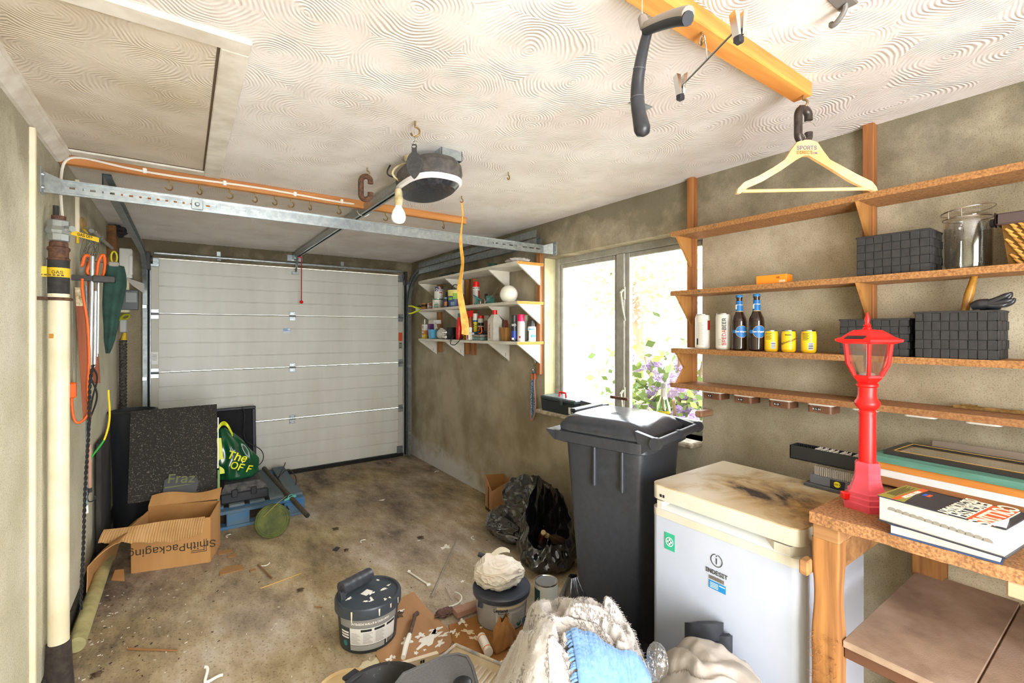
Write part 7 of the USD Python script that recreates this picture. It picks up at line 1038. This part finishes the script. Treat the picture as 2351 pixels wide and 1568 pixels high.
def tent(u, v):
    a_ = u * 2 * PI; P0 = rf(.235, 1.80); f = 1 + .10 * np.sin(a_ * 5 + 1) + .07 * np.sin(a_ * 9 + v * 6) + .05 * np.sin(a_ * 15); r = np.interp(v, [0, .5, .8, 1], [.135, .10, .055, .018]); zz = .46 * v ** .9 + .01
    return np.array([P0[0] + r * f * np.cos(a_), P0[1] + r * f * np.sin(a_) * .85, zz])
t = T('refuse_sack', 'black refuse sack peaked against the wheelie bin behind the fur throw', 'refuse sack', xform=True); t.a('sack', grid(tent, 120, 36), sack, smooth=70); t.end()
one('pink_cloth', sackm(rf(.25, 1.66, .30), (.085, .075, .13), 21, .08), M('dusty_pink_fleece', 'cdb3a4', .95, 'bfa292', 10, bump=.002, sheen=.3), 'dusty pink cloth bulging out of the black sack by the bin', 'cloth', smooth=70)
# ================================================================ THROW, MAT AND SHEET HEAPED IN FRONT
fur_n = {'g': ('texture_coordinate', {}), 'n': ('noise_texture', {'scale': 3.4, 'detail': 2, 'distortion': .8}), 'r': ('rgb_ramp', {'ramp': [(.30, lin('a89c90')), (.42, lin('c6bfb7')), (.475, lin('cdc7c0')), (.492, lin('6a615a')), (.508, lin('c0b8af')), (.60, lin('cbc5be')), (.632, lin('c4bcb3')), (.645, lin('736a62')), (.66, lin('c6c0b8'))]}),
    'mp': ('mapping', {'scale': (120, 70, 70)}), 'n2': ('noise_texture', {'scale': 1, 'detail': 2}), 'm2': ('map_range', {'from_min': .3, 'from_max': .7, 'to_min': -.022, 'to_max': .022}), 'a': ('math', {'math_type': 'add'}), 'bp': ('bump', {'strength': .5, 'distance': .003}), 'p': ('principled_bsdf', {'roughness': .95, 'sheen_weight': .4})}
fur = mat(stage, '/World/Looks/streaked_cream_fur', fur_n, [('g.object', 'n.vector'), ('g.object', 'mp.vector'), ('mp.vector', 'n2.vector'), ('n2.fac', 'm2.value'), ('n.fac', 'a.value1'), ('m2.result', 'a.value2'), ('a.value', 'r.fac'), ('r.color', 'p.base_color'), ('n2.fac', 'bp.height'), ('bp.normal', 'p.normal')], surface='p.BSDF')
fur_plain = M('cream_fur', 'bab3ab', .95, '86796c', 5, lo=.30, hi=.50, st=(1, 1, 1), mid='aa9e92', bump=.004, bs=60, sheen=.4); lin2 = lambda u, v, k=4., s_=0: meshkit.fbm(np.stack([u * k + 11, v * k + 5, 0 * u + s_], -1), 4, s_)
def dome(R0_, F0_, a_, b_, h_, ex=3., seed=1, fold=.05, k=5., crease=.02):
    """Heap of cloth: flat-topped mound with soft folds; the polar grid is squared off so that it reads as draped."""
    def fn(u, v):
        th = u * 2 * PI; c_, s_ = np.cos(th), np.sin(th); sqf = (np.abs(c_) ** 3 + np.abs(s_) ** 3) ** (-1 / 3); R = R0_ + a_ * v * c_ * sqf; F = F0_ + b_ * v * s_ * sqf
        n_ = lin2(R * 2.2, F * 2.2, k, seed) - .5; w_ = meshkit.noise(np.stack([(R * .8 + F * .6) * 16 + n_ * 5, (F * .8 - R * .6) * 5, 0 * R], -1), seed + 4) - .5
        hgt = h_ * (1 - v ** ex) + (n_ * fold * 2 - crease * (1 - np.minimum(1, np.abs(w_) * 6)) + w_ * crease * 1.2) * np.minimum(1, 2.2 * (1 - v) + .15); bump_ = 1 + .22 * n_
        R = R0_ + (R - R0_) * bump_; F = F0_ + (F - F0_) * bump_; p = np.array([CR * R + SR * F, -SR * R + CR * F, np.maximum(hgt, .004)]); p[0] = np.minimum(p[0], 1.425); return p
    return fn
fd_ = dome(.20, 1.50, .31, .30, .515, 3.2, 3, .05, 3.2, .045); t = T('fur_throw', 'cream and grey faux fur throw heaped in the foreground', 'throw'); fm = grid(lambda u, v: fd_(u, .002 + .998 * v), 220, 90); t.a('throw', fm, fur, smooth=70); t.end()
# pile of the fur: short strands
rs = np.random.RandomState(5); tri = fm.vertices[fm.faces]; ar_ = np.linalg.norm(np.cross(tri[:, 1] - tri[:, 0], tri[:, 2] - tri[:, 0]), axis=1); vis = tri.mean(1)[:, 2] > .22; ar_ = ar_ * vis; pk = rs.choice(len(tri), 34000, p=ar_ / ar_.sum()); w_ = rs.dirichlet((1, 1, 1), len(pk)); P0 = (tri[pk] * w_[..., None]).sum(1); nn = meshkit.arrays(fm, True)[2][fm.faces[pk, 0]]; nn = np.where(nn[:, 2:] < 0, -nn, nn); lay = V(.3, -.5, -.35) + rs.normal(0, .35, (len(pk), 3)); P1 = P0 + nn * .0035 + lay * .002; P2 = P0 + nn * .006 + lay * .006
def strands(name, sel, m, w):
    g = UsdGeom.BasisCurves.Define(stage, fur_path + '/' + name); pts = np.stack([P0[sel], P1[sel], P2[sel]], 1).reshape(-1, 3) - fur_base; g.CreatePointsAttr([Gf.Vec3f(*map(float, p)) for p in pts]); g.CreateCurveVertexCountsAttr([3] * int(sel.sum())); g.CreateTypeAttr('linear'); g.CreateWidthsAttr([w]); g.SetWidthsInterpolation('constant'); bind(g.GetPrim(), m); g.GetPrim().SetCustomDataByKey('kind', 'stuff')
fur_path, fur_base = t.path, t.base
R_p, F_p = P0[:, 0] * CR - P0[:, 1] * SR, P0[:, 0] * SR + P0[:, 1] * CR; wv_ = meshkit.noise(np.stack([(R_p * .8 + F_p * .6) * 16 + (lin2(R_p * 2.2, F_p * 2.2, 3.2, 3) - .5) * 5, (F_p * .8 - R_p * .6) * 5, 0 * R_p], -1), 7) - .5; dk = (np.abs(wv_) < .05) & (meshkit.fbm(P0 * 5, 2, 4) > .45)
if t.root.GetTypeName() == 'Mesh': pass
strands('fur_pile', ~dk & (np.arange(len(pk)) % 3 == 0), M('cream_fur_pile', 'c6c0b9', .9), .0006); strands('fur_pile_001', dk & (rs.rand(len(pk)) < .95), M('grey_fur_tips', '57504a', .9), .0009)
# blue bath mat over the throw
matm = M('blue_chenille', '7b9fcb', .95, '6890c2', 60, bump=.002, bs=160, sheen=.4)
from scipy.interpolate import LinearNDInterpolator
from scipy.ndimage import gaussian_filter, maximum_filter
_rf = np.c_[fm.vertices[:, 0] * CR - fm.vertices[:, 1] * SR, fm.vertices[:, 0] * SR + fm.vertices[:, 1] * CR]; _keep = fm.vertices[:, 2] > .02; _hz = LinearNDInterpolator(_rf[_keep], fm.vertices[_keep, 2])
def matf(u, v):
    R = .185 + .21 * u + .02 * v - .015 * u * v; F = 1.40 - .045 * u - .22 * v; z = np.nan_to_num(_hz(R, F), nan=.1)
    if z.ndim == 2: z = np.maximum(gaussian_filter(maximum_filter(z, (13, 7)), (8, 4)), 0) + .012
    z = z + .004 * np.sin(u * PI * 40) + .0018 * np.sin(v * 150)
    return np.array([CR * R + SR * F, -SR * R + CR * F, z])
MU, MV = np.meshgrid(np.linspace(0, 1, 161), np.linspace(0, 1, 60), indexing='ij'); MP = np.moveaxis(matf(MU, MV), 0, -1)
t = T('bath_mat', 'pale blue ribbed bath mat with loopy edge lying on the fur throw', 'bath mat'); t.a('mat', grid(matf, 161, 60, .012), matm, smooth=50)
def edgep(v): return MP[0, int(v * 59)]
lo_ = M('darker_blue_loops', '6f97c8', .95, sheen=.3); loops = []
for k in range(44): 
    p_ = edgep(.01 + k / 44 * .97); d_ = rf(-1, 0) * (.022 + .008 * rs.rand()) + V(0, 0, -.004 - .008 * rs.rand()); loops.append(tube([p_ + V(0, 0, .001), p_ + d_ * .6 + V(0, 0, .007 * rs.rand()), p_ + d_], [.0035, .0045, .003], 6))
for l_ in loops: t.a('loop', l_, lo_, smooth=60)
t.a('hem', tube([MP[int(s_ * 160), 0] + (0, 0, -.003) for s_ in np.linspace(0, 1, 16)], .006, 8), M('pale_blue_hem', 'a9c6e8', .9), smooth=60); t.end()
one('dust_sheet', grid(lambda u, v: dome(.58, 1.335, .23, .26, .475, 3., 8, .05, 2.4, .022)(u, .002 + .998 * v), 140, 60), M('grubby_linen', 'aca49b', .95, '998f84', 5, bump=.0012, bs=90), 'crumpled beige-grey dust sheet heaped against the fridge', 'sheet', smooth=70)
one('plastic_wrap', sackm(rf(.415, 1.33, .475), (.028, .03, .05), 31, .12), pane('crumpled_clear', (.93, .93, .92), .18, .10), 'scrap of clear plastic packaging between the throw and the dust sheet', 'plastic wrap', smooth=70)
q = rf(.625, 1.52); t = T('strap_sandal', 'pair of black padded straps standing between the dust sheet and the fridge', 'strap'); stm = M('black_padded_fabric', '27282b', .6, '303238', 30)
for k, (dr, dz) in enumerate(((-.025, .02), (.035, -.02))):
    def st_(u, v, dr=dr, dz=dz): a_ = (u - .5) * 3.3; R = .655 + dr + .045 * np.sin(a_); F = 1.50 - .04 * np.cos(a_) + .03; return np.array([np.minimum(CR * R + SR * F, 1.428), -SR * R + CR * F, .385 + dz + .055 * v + .03 * np.cos(a_)])
    t.a('strap', grid(st_, 30, 6, -.016), stm, smooth=50)
t.end()
# ================================================================ FLOOR FOREGROUND
fp_ = lambda px, py: sxz(px, py)
def sxz(px, py, z=0.):
    r, u = (px - 1175.5) / 1068, (758.5 - py) / 1068; F = (z - 1.42) / u; return np.array([CR * r * F + SR * F, -SR * r * F + CR * F])
cb = M('flat_brown_cardboard', 'b1875f', .9, 'a2774f', 5, bump=.0006, bs=200, st=(1, .1, 1)); cb2 = M('amber_cardboard', 'a5713a', .9, '93602c', 5)
sheet = lambda pts, z0, th: prism(sg.Polygon([sxz(*p) for p in pts]).buffer(0), z0, z0 + th)
t = T('cardboard_sheet', 'flattened pinkish cardboard spattered with white paint beside the dark tub', 'cardboard', xform=True); t.a('sheet', sheet([(905, 1398), (925, 1372), (950, 1360), (972, 1388), (1000, 1418), (1028, 1445), (1045, 1462), (1030, 1492), (960, 1530), (885, 1540), (862, 1505)], .001, .004), cb)
W0 = M('wet_white_paint', 'f1ece2', .35)
for k, (px, py, s_, el, an) in enumerate(((985, 1470, .035, 2.4, 25), (935, 1475, .028, 1.3, 60), (1000, 1450, .02, 1.8, 20), (920, 1405, .012, 1.5, 0), (955, 1502, .010, 1.4, 80), (1010, 1480, .016, 2.0, 40), (965, 1462, .018, 1.5, 10), (895, 1515, .013, 1.7, 30), (1020, 1460, .012, 2.2, 10), (975, 1495, .007, 1.2, 0), (905, 1512, .008, 1.5, 70))): q = sxz(px, py); t.a('paint_splash', splat(*q, s_ * .8, .0052, 40 + k, el, an), W0)
t.end()
t = T('cardboard_sheet', 'flattened amber cardboard spattered with cream paint under the grey tub', 'cardboard', xform=True); t.a('sheet', sheet([(1030, 1440), (1085, 1420), (1140, 1400), (1210, 1440), (1225, 1500), (1180, 1545), (1100, 1520), (1040, 1478)], .0056, .004), cb2)
for k, (px, py, s_, el, an) in enumerate(((1060, 1432, .016, 1.6, 30), (1075, 1455, .016, 2.4, 120), (1090, 1470, .014, 2.2, 130), (1050, 1462, .012, 1.6, 40), (1105, 1445, .006, 2, 0), (1150, 1525, .006, 2, 20), (1165, 1520, .008, 1.6, 70), (1070, 1440, .008, 1.6, 70), (1040, 1455, .014, 1.4, 0))): q = sxz(px, py); t.a('paint_splash', splat(*q, s_ * .8, .0098, 70 + k, el, an), M('cream_paint', '') if k not in (0, 8) else W0)
t.end()
sp_ = sxz(852, 1532); one('paint_spill', splat(*sp_, .05, .0004, 5, 1.5, 30), M('dried_cream_spill', 'cfc3a0', .7), 'patch of dried cream paint on the floor in front of the dark tub', 'paint spill')
# stirring stick, roller sleeve, paper
a, b, m_ = np.array([*sxz(952, 1427), .03]), np.array([*sxz(926, 1540), .055]), None; mid_ = a * .5 + b * .5; t = T('stirring_stick', 'knobbly brown stick with its lower half dipped in white paint', 'stick'); t.a('bark', tube([a + V(.02, .01, .0), a, a * .7 + mid_ * .3 + V(.004, 0, .002), mid_], [.011, .010, .0085, .0085], 9), M('grey_brown_bark', '6b5548', .85, '4d3b31', 50, bump=.001), smooth=50); t.a('painted_end', tube([mid_, mid_ * .5 + b * .5 + V(-.003, 0, 0), b], [.0105, .012, .010], 9), splash, smooth=50); t.end()
a, b = np.array([*sxz(1105, 1478), .022]), np.array([*sxz(1122, 1515), .022]); a[2] = b[2] = .032; d_ = (b - a); t = T('roller_sleeve', 'short white paint roller sleeve with orange stripes', 'roller'); t.a('sleeve', tube([a, b], .020, 24), M('roller_fleece', 'e6ddd0', .95, bump=.002, bs=120), smooth=50); 
for s_ in (.12, .80): t.a('orange_stripe', tube([a + d_ * s_, a + d_ * (s_ + .05)], .0206, 24), M('orange_stripe', 'e08a4a', .9))
t.end()
q = np.array([*sxz(1172, 1505), .0]); bp_ = M('brown_paper', 'a2713d', .75, '8c5e2f', 8, bump=.003, bs=14); t = T('paper_bag', 'crumpled brown paper bag between the grey tub and the fur throw', 'paper bag', xform=True)
def pbag(u, v): a_ = u * 2 * PI; r = np.interp(v, [0, .1, .6, 1], [.045, .06, .045, .02]); f = 1 + .12 * np.sin(a_ * 4 + v * 5) + .06 * np.sin(a_ * 9 - 7 * v); return np.array([q[0] + r * f * np.cos(a_), q[1] + .05 + r * f * np.sin(a_) * .7,   .011 + .13 * v + .01 * np.sin(a_ * 3)])
t.a('bag', grid(pbag, 60, 24), bp_, smooth=40); t.end()
a, b = np.array([*sxz(1045, 1420), .02]), np.array([*sxz(1100, 1400), .02]); d_ = (b - a) / np.linalg.norm(b - a); n_ = V(-d_[1], d_[0], 0); one('wood_offcut', hull([q_ + n_ * e + V(0, 0, f) for q_ in (a, b) for e in (-.025, .03) for f in (-.008, .018)]), wood('pinkish_offcut', 'b48c78', '9d7460', 'x', 12), 'pinkish wood offcut on the floor left of the grey tub', 'wood')
q = sxz(1022, 1412); one('dried_glove', blob((*q, .014), (.05, .03, .014), 11, .5, 4, 3, flat=.001), M('rusty_leather', '6d5146', .9, '533b32', 30, bump=.002), 'shrivelled brown leather scrap on the floor beside the pinkish offcut', 'leather scrap', smooth=50)
one('white_hook', wire([(*sxz(1030, 1402), .02), (*sxz(1050, 1395), .02), (*sxz(1060, 1382), .02), (*sxz(1050, 1370), .02), (*sxz(1044, 1368), .018)], .004, 30), splash, 'curved white plastic hook lying by the pinkish offcut', 'hook', smooth=60)
t = T('plastic_fork', 'clear plastic fork lying on the floor beyond the cardboard', 'fork'); fk = pane('clear_fork_plastic', (.95, .95, .95), .06, .18)
pa_, pb_ = np.array([*sxz(1022, 1352), .006]), np.array([*sxz(1034, 1376), .006]); t.a('stem', tube([pa_, pb_], [.003, .004], 6), fk)
for k in range(4): t.a('tine', tube([pb_, np.array([*sxz(1031 + k * 3.4, 1384), .008]), np.array([*sxz(1030 + k * 4.4, 1398), .006])], .0018, 5), fk)
t.end()
one('clear_rod', cyl((*sxz(1050, 1238), .006), (*sxz(991, 1372), .006), .005, n=10), M('dusty_acrylic', '9a9282', .35), 'long dusty clear plastic rod lying diagonally on the floor', 'rod')
one('white_bone_stick', cat(wire([(*sxz(938, 1315), .006), (*sxz(958, 1328), .006), (*sxz(982, 1344), .006)], .005, 16), blob((*sxz(939, 1315), .008), (.011, .009, .008), 2, .3, 3, 2), blob((*sxz(984, 1346), .009), (.013, .010, .009), 3, .3, 3, 2)), splash, 'white paint-coated twig on the floor between the two tubs', 'twig', smooth=60)
def leafm(px, py, s_, seed, z=.003):
    x, y = sxz(px, py); rg = np.random.RandomState(seed); th = np.linspace(0, 2 * PI, 15)[:-1]; r = s_ * np.where(np.arange(14) % 2, .55, 1.0) * (1 + .25 * rg.rand(14)); v = np.vstack([[x, y, z + .01], np.c_[x + r * np.cos(th), y + r * np.sin(th), z + .006 * rg.rand(14)]]); return grid(lambda u, w: np.array([x + np.interp(u * 13.99 % 14, range(15), np.r_[r, r[0]]) * w * np.cos(u * 2 * PI), y + np.interp(u * 13.99 % 14, range(15), np.r_[r, r[0]]) * w * np.sin(u * 2 * PI), z + .010 * (1 - w) + .004 * np.sin(u * 20) * w + .003]), 29, 4, .0012)
lfm = M('dead_leaf', '5c4630', .9, '3f2f20', 30)
one('dead_leaf', leafm(912, 1416, .032, 1, .006), lfm, 'curled brown maple leaf on the pinkish cardboard', 'leaf', smooth=50)
for px, py, s_, lb in ((771, 1216, .022, 'dark curled leaf in the middle of the floor'), (966, 1236, .022, 'dark brown leaf on the floor left of the black sacks'), (795, 1265, .014, 'small brown leaf beside the black scrap on the floor'), (690, 1357, .018, 'brown leaf on the floor left of the bag roll'), (222, 1552, .020, 'reddish brown leaf at the bottom left of the floor'), (895, 1062, .03, 'pale dry leaf heap on the floor by the garage door')): one('dead_leaf', leafm(px, py, s_, int(px)), lfm if px != 895 else M('pale_dry_leaf', '9a7a5c', .9), lb, 'leaf', smooth=50)
one('rubber_scrap', sheet([(763, 1264), (772, 1256), (781, 1258), (773, 1266)], .001, .003), blackm, 'small black rubber scrap in the middle of the floor', 'scrap')
clipm = M('white_cable_clip', 'e4dfd2', .45)
for px, py, an, lb in ((1004, 1084, 10, 'white cable clip on the floor near the right wall'), (836, 1244, 40, 'white cable clip in the middle of the floor'), (1090, 1236, 70, 'white cable clip on the floor left of the black sacks'), (608, 1296, 200, 'white cable clip on the floor near the thin brown stick'), (528, 1231, 60, 'white cable clip on the floor in front of the blue pallet')):
    x, y = sxz(px, py); one('cable_clip', mv(rot(tube([(.024 * math.cos(s_), .024 * math.sin(s_), .004) for s_ in np.linspace(.2, 2.9, 12)], .0035, 7), an), (x, y, 0)), clipm, lb, 'clip', smooth=60)
for nm, p0_, p1_, r_, m_, lb in (('twig', (593, 1298), (626, 1330), .005, M('brown_twig', '8a6a44', .8), 'thin brown stick on the floor by the cardboard box'), ('straw', (598, 1353), (692, 1318), .003, M('golden_straw', 'c9a35a', .7), 'golden straw on the floor by the cardboard box'), ('twig', (293, 1492), (406, 1496), .004, M('reddish_cane', '9a6a3e', .7), 'thin reddish cane on the floor near the gas pipe'), ('twig', (722, 1395), (740, 1396), .003, M('reddish_cane', ''), 'tiny reddish twig on the floor left of the dark tub')): one(nm, cyl((*sxz(*p0_), .005), (*sxz(*p1_), .005), r_, n=7), m_, lb, nm)
for pts, lb in (([(500, 1268), (533, 1261), (534, 1268), (502, 1276)], 'corrugated cardboard strip on the floor before the pallet'), ([(522, 1277), (544, 1270), (541, 1279), (526, 1281)], 'little torn cardboard piece with a dark ring on the floor'), ([(504, 1312), (520, 1302), (556, 1298), (560, 1308), (505, 1322)], 'flat dirty cardboard piece on the floor right of the box'), ([(572, 1311), (586, 1306), (588, 1309), (575, 1314)], 'tiny cardboard scrap beside the flat dirty piece')): one('cardboard_scrap', sheet(pts, .001, .004), M('scrap_card', '9c7446', .9), lb, 'cardboard')
for px, py, s_, lb in ((1023, 1256, .022, 'flat white paint blob on the floor by the clear rod'), (962, 1241, .008, 'small cream paint dot beside the dark brown leaf'), (1062, 1335, .008, 'small white paint dot near the white twig'), (878, 1148, .014, 'pale paint smear in the middle of the floor')): one('paint_blob', splat(*sxz(px, py), s_, .0004, int(px), 1.5, 20), splash, lb, 'paint blob')
one('white_wire_hook', wire([(*sxz(470, 1548), .03), (*sxz(474, 1560), .02), (*sxz(472, 1572), .01), (*sxz(495, 1560), .008), (*sxz(512, 1553), .006)], .006, 24, 8), splash, 'white bent plastic strap at the bottom edge of the floor', 'strap', smooth=60)
rs = np.random.RandomState(2); g_ = []
for _ in range(300):
    if rs.rand() < .6: x, y = XL + .06 + abs(rs.normal(0, .22)), rs.uniform(1.7, 3.3)
    else: x, y = rs.uniform(-.3, 1.7), rs.uniform(1.7, 3.35)
    s_ = rs.uniform(.0012, .0035); g_.append(rot(box(x - s_ * 1.8, x + s_ * 1.8, y - s_ * .6, y + s_ * .6, .0005, .0025), rs.rand() * 180, (0, 0, 1), (x, y, 0)))
t = T('floor_flecks', 'pale flakes and grit scattered over the concrete floor', 'grit', kind='stuff'); t.a('flakes', g_[:200], M('pale_flake', 'd2cabb', .8), smooth=False); t.a('crumbs', g_[200:], M('dark_crumb', '3a2e22', .9), smooth=False); t.end()
# paint tray, grey tray, basins at the bottom edge
trm = M('tray_cream_paint', 'dcc6a0', .5, 'e9dcc4', 8); tc_ = [np.array([*sxz(*p, .055), .055]) for p in ((1010, 1512), (1046, 1480), (1166, 1532), (1120, 1600))]; fl2 = [np.array([*(np.array(p[:2]) * .86 + np.mean([q_[:2] for q_ in tc_], 0) * .14), .013]) for p in tc_]
t = T('paint_tray', 'paint tray coated in cream paint with a ribbed ramp', 'paint tray')
for k in range(4): j = (k + 1) % 4; t.a('wall', plate(fl2[k], fl2[j], tc_[j], tc_[k], .003), trm); t.a('rim', tube([tc_[k], tc_[j]], .007, 8), M('grey_blue_rim', '8a8c92', .5, 'd9c8a8', 20), smooth=50)
t.a('well', plate(fl2[0], fl2[1], fl2[2], fl2[3], -.003), trm)
for k in range(8): s_ = .15 + k * .1; t.a('rib', tube([fl2[0] * (1 - s_) + fl2[1] * s_ * 0 + fl2[3] * s_ + (0, 0, .004), fl2[1] * (1 - s_) + fl2[2] * s_ + (0, 0, .004)], .004, 6), M('white_rib', 'ece4d6', .5))
t.end()
t = T('tray_liner', 'long cream painted tray edge behind the grey panel', 'tray'); a, b = np.array([*sxz(893, 1535, .03), .03]), np.array([*sxz(1003, 1502, .03), .03]); t.a('edge', hull([q_ + V(0, e, f) for q_ in (a, b) for e in (-.02, .0) for f in (-.018, .015)]), trm); t.a('mark', cat([hull([a * (1 - s_) + b * s_ + V(g, -.0205 - h_, f) for g in (-.004, .004) for h_ in (0, .001) for f in (-.004, .008)]) for s_ in (.62, .67)]), ink); t.end()
zt_ = .16; gpl = [sxz(*p, zt_) for p in ((925, 1545), (960, 1530), (1020, 1505), (1050, 1499), (1075, 1506), (1088, 1530), (1110, 1610), (1060, 1680), (900, 1640), (898, 1580))]; pg = sg.Polygon(gpl).buffer(-.012).buffer(.012)
t = T('plastic_board', 'textured grey plastic panel with a rounded corner and black knob', 'panel'); gmat = M('textured_grey_plastic', '6c6a69', .5, '605e5d', 120, bump=.0008, bs=300); t.a('panel', prism(pg, zt_ - .010, zt_), gmat); t.a('edge', prism(pg.difference(pg.buffer(-.010)), zt_, zt_ + .003), gmat); kq = sxz(1062, 1566, zt_ + .02); t.a('knob', lathe([(.028, 0), (.034, .004), (.034, .018), (.026, .024), (0, .024)], (*kq, zt_ + .0005), 24), black, smooth=40); lq = np.array(pg.representative_point().coords[0]); t.a('support', cyl((*lq, 0), (*lq, zt_ - .010), .05, n=16), blackm); t.end()
q = sxz(880, 1600, .12); t = T('basin', 'black rubber basin with a splattered inside at the bottom edge', 'basin'); t.a('bowl', lathe([(0, .02), (.10, .02), (.145, .10), (.155, .125), (.165, .13), (.165, .122), (.155, .10), (.11, 0), (0, 0)], (q[0], q[1], 0), 44), M('splattered_black', '1b1a19', .6, '4a4540', 90, lo=.30, hi=.36), smooth=40); lug = rot(box(q[0] - .03, q[0] + .03, q[1] + .15, q[1] + .20, .112, .126, .005), 20, (0, 0, 1), (q[0], q[1], 0)); t.a('lug', lug, blackm); t.end()
q = sxz(812, 1582); one('cream_lid', lathe([(0, 0), (.105, 0), (.11, .004), (.11, .012), (.104, .010), (.1, .005), (0, .005)], (q[0] - .03, q[1] + .01, 0), 40), M('cream_lid_plastic', 'd9bd8c', .5, 'cfb07c', 6), 'round cream lid lying on the floor beside the black basin', 'lid', smooth=40)
# ================================================================ GARDEN OUTSIDE THE WINDOW
struct('ground', box(XR + .17, 14, -8, 14, -.25, -.12), M('pale_gravel', 'b9b29c', .9, '9d967f', 20))
rs = np.random.RandomState(8); lgreen = [M('lilac_leaf', '5d7338', .6), M('lilac_leaf_light', '869a48', .6)]; bark = M('lilac_bark', '75604c', .9)
t = T('lilac_bush', 'flowering lilac bush close outside the window', 'bush'); o = V(3.15, 2.20, 0)
for k in range(7): e = o + V(rs.uniform(-.35, .35), rs.uniform(-.6, .6), rs.uniform(.7, 1.3)); t.a('branch', wire([o + V(rs.uniform(-.08, .08), rs.uniform(-.08, .08), -.12), o * .5 + e * .5 + V(.03, .03, .1), e], .012, 10), bark)
def leaves(n, c, r, s_, seed):
    g = np.random.RandomState(seed); p = g.normal(0, .5, (n, 3)) * r + c; d = g.normal(0, 1, (n, 3)); d /= np.linalg.norm(d, axis=1, keepdims=True); e = np.cross(d, g.normal(0, 1, (n, 3))); e /= np.linalg.norm(e, axis=1, keepdims=True); L_ = s_ * g.uniform(.6, 1.2, (n, 1)); v = np.stack([p, p + d * L_ * .5 + e * L_ * .32, p + d * L_, p + d * L_ * .5 - e * L_ * .32], 1).reshape(-1, 3); i = np.arange(n)[:, None] * 4; return trimesh.Trimesh(v, np.vstack([np.hstack([i, i + 1, i + 2]), np.hstack([i, i + 2, i + 3])]), process=False)
for k in range(2): t.a('foliage', leaves(1100, o + V(0, 0, .72 - .1 * k), V(.45, .75, .55), .085, k), lgreen[k], smooth=False, kind='stuff')
lm = [M('lilac_bloom', 'a892ba', .8, '8a70a6', 90), M('pale_lilac_bloom', 'bfaecb', .8, '9d86b3', 90)]
for k in range(26): cc = o + V(rs.uniform(-.35, .1), rs.uniform(-.65, .55), rs.uniform(.55, 1.28)); t.a('flower_cluster', cat([blob(cc + V(0, 0, .05 * j) + rs.normal(0, .012, 3), V(.05, .05, .05) * (1.15 - .3 * j), int(k * 3 + j), .5, 6, 3) for j in range(3)]), lm[k % 2], smooth=60)
t.end()
t = T('garden_tree', 'pale tree beyond the lilac outside the window', 'tree'); o2 = V(6.2, 5.2, 0); t.a('trunk', wire([o2 + V(0, 0, -.12), o2 + V(.1, 0, 1.0), o2 + V(-.1, .1, 2.6)], .09, 14, 10), bark); t.a('foliage', leaves(1600, o2 + V(0, 0, 2.3), V(1.1, 1.4, .9), .13, 7), M('pale_leaf', '8f8a6a', .7), smooth=False, kind='stuff'); t.end()
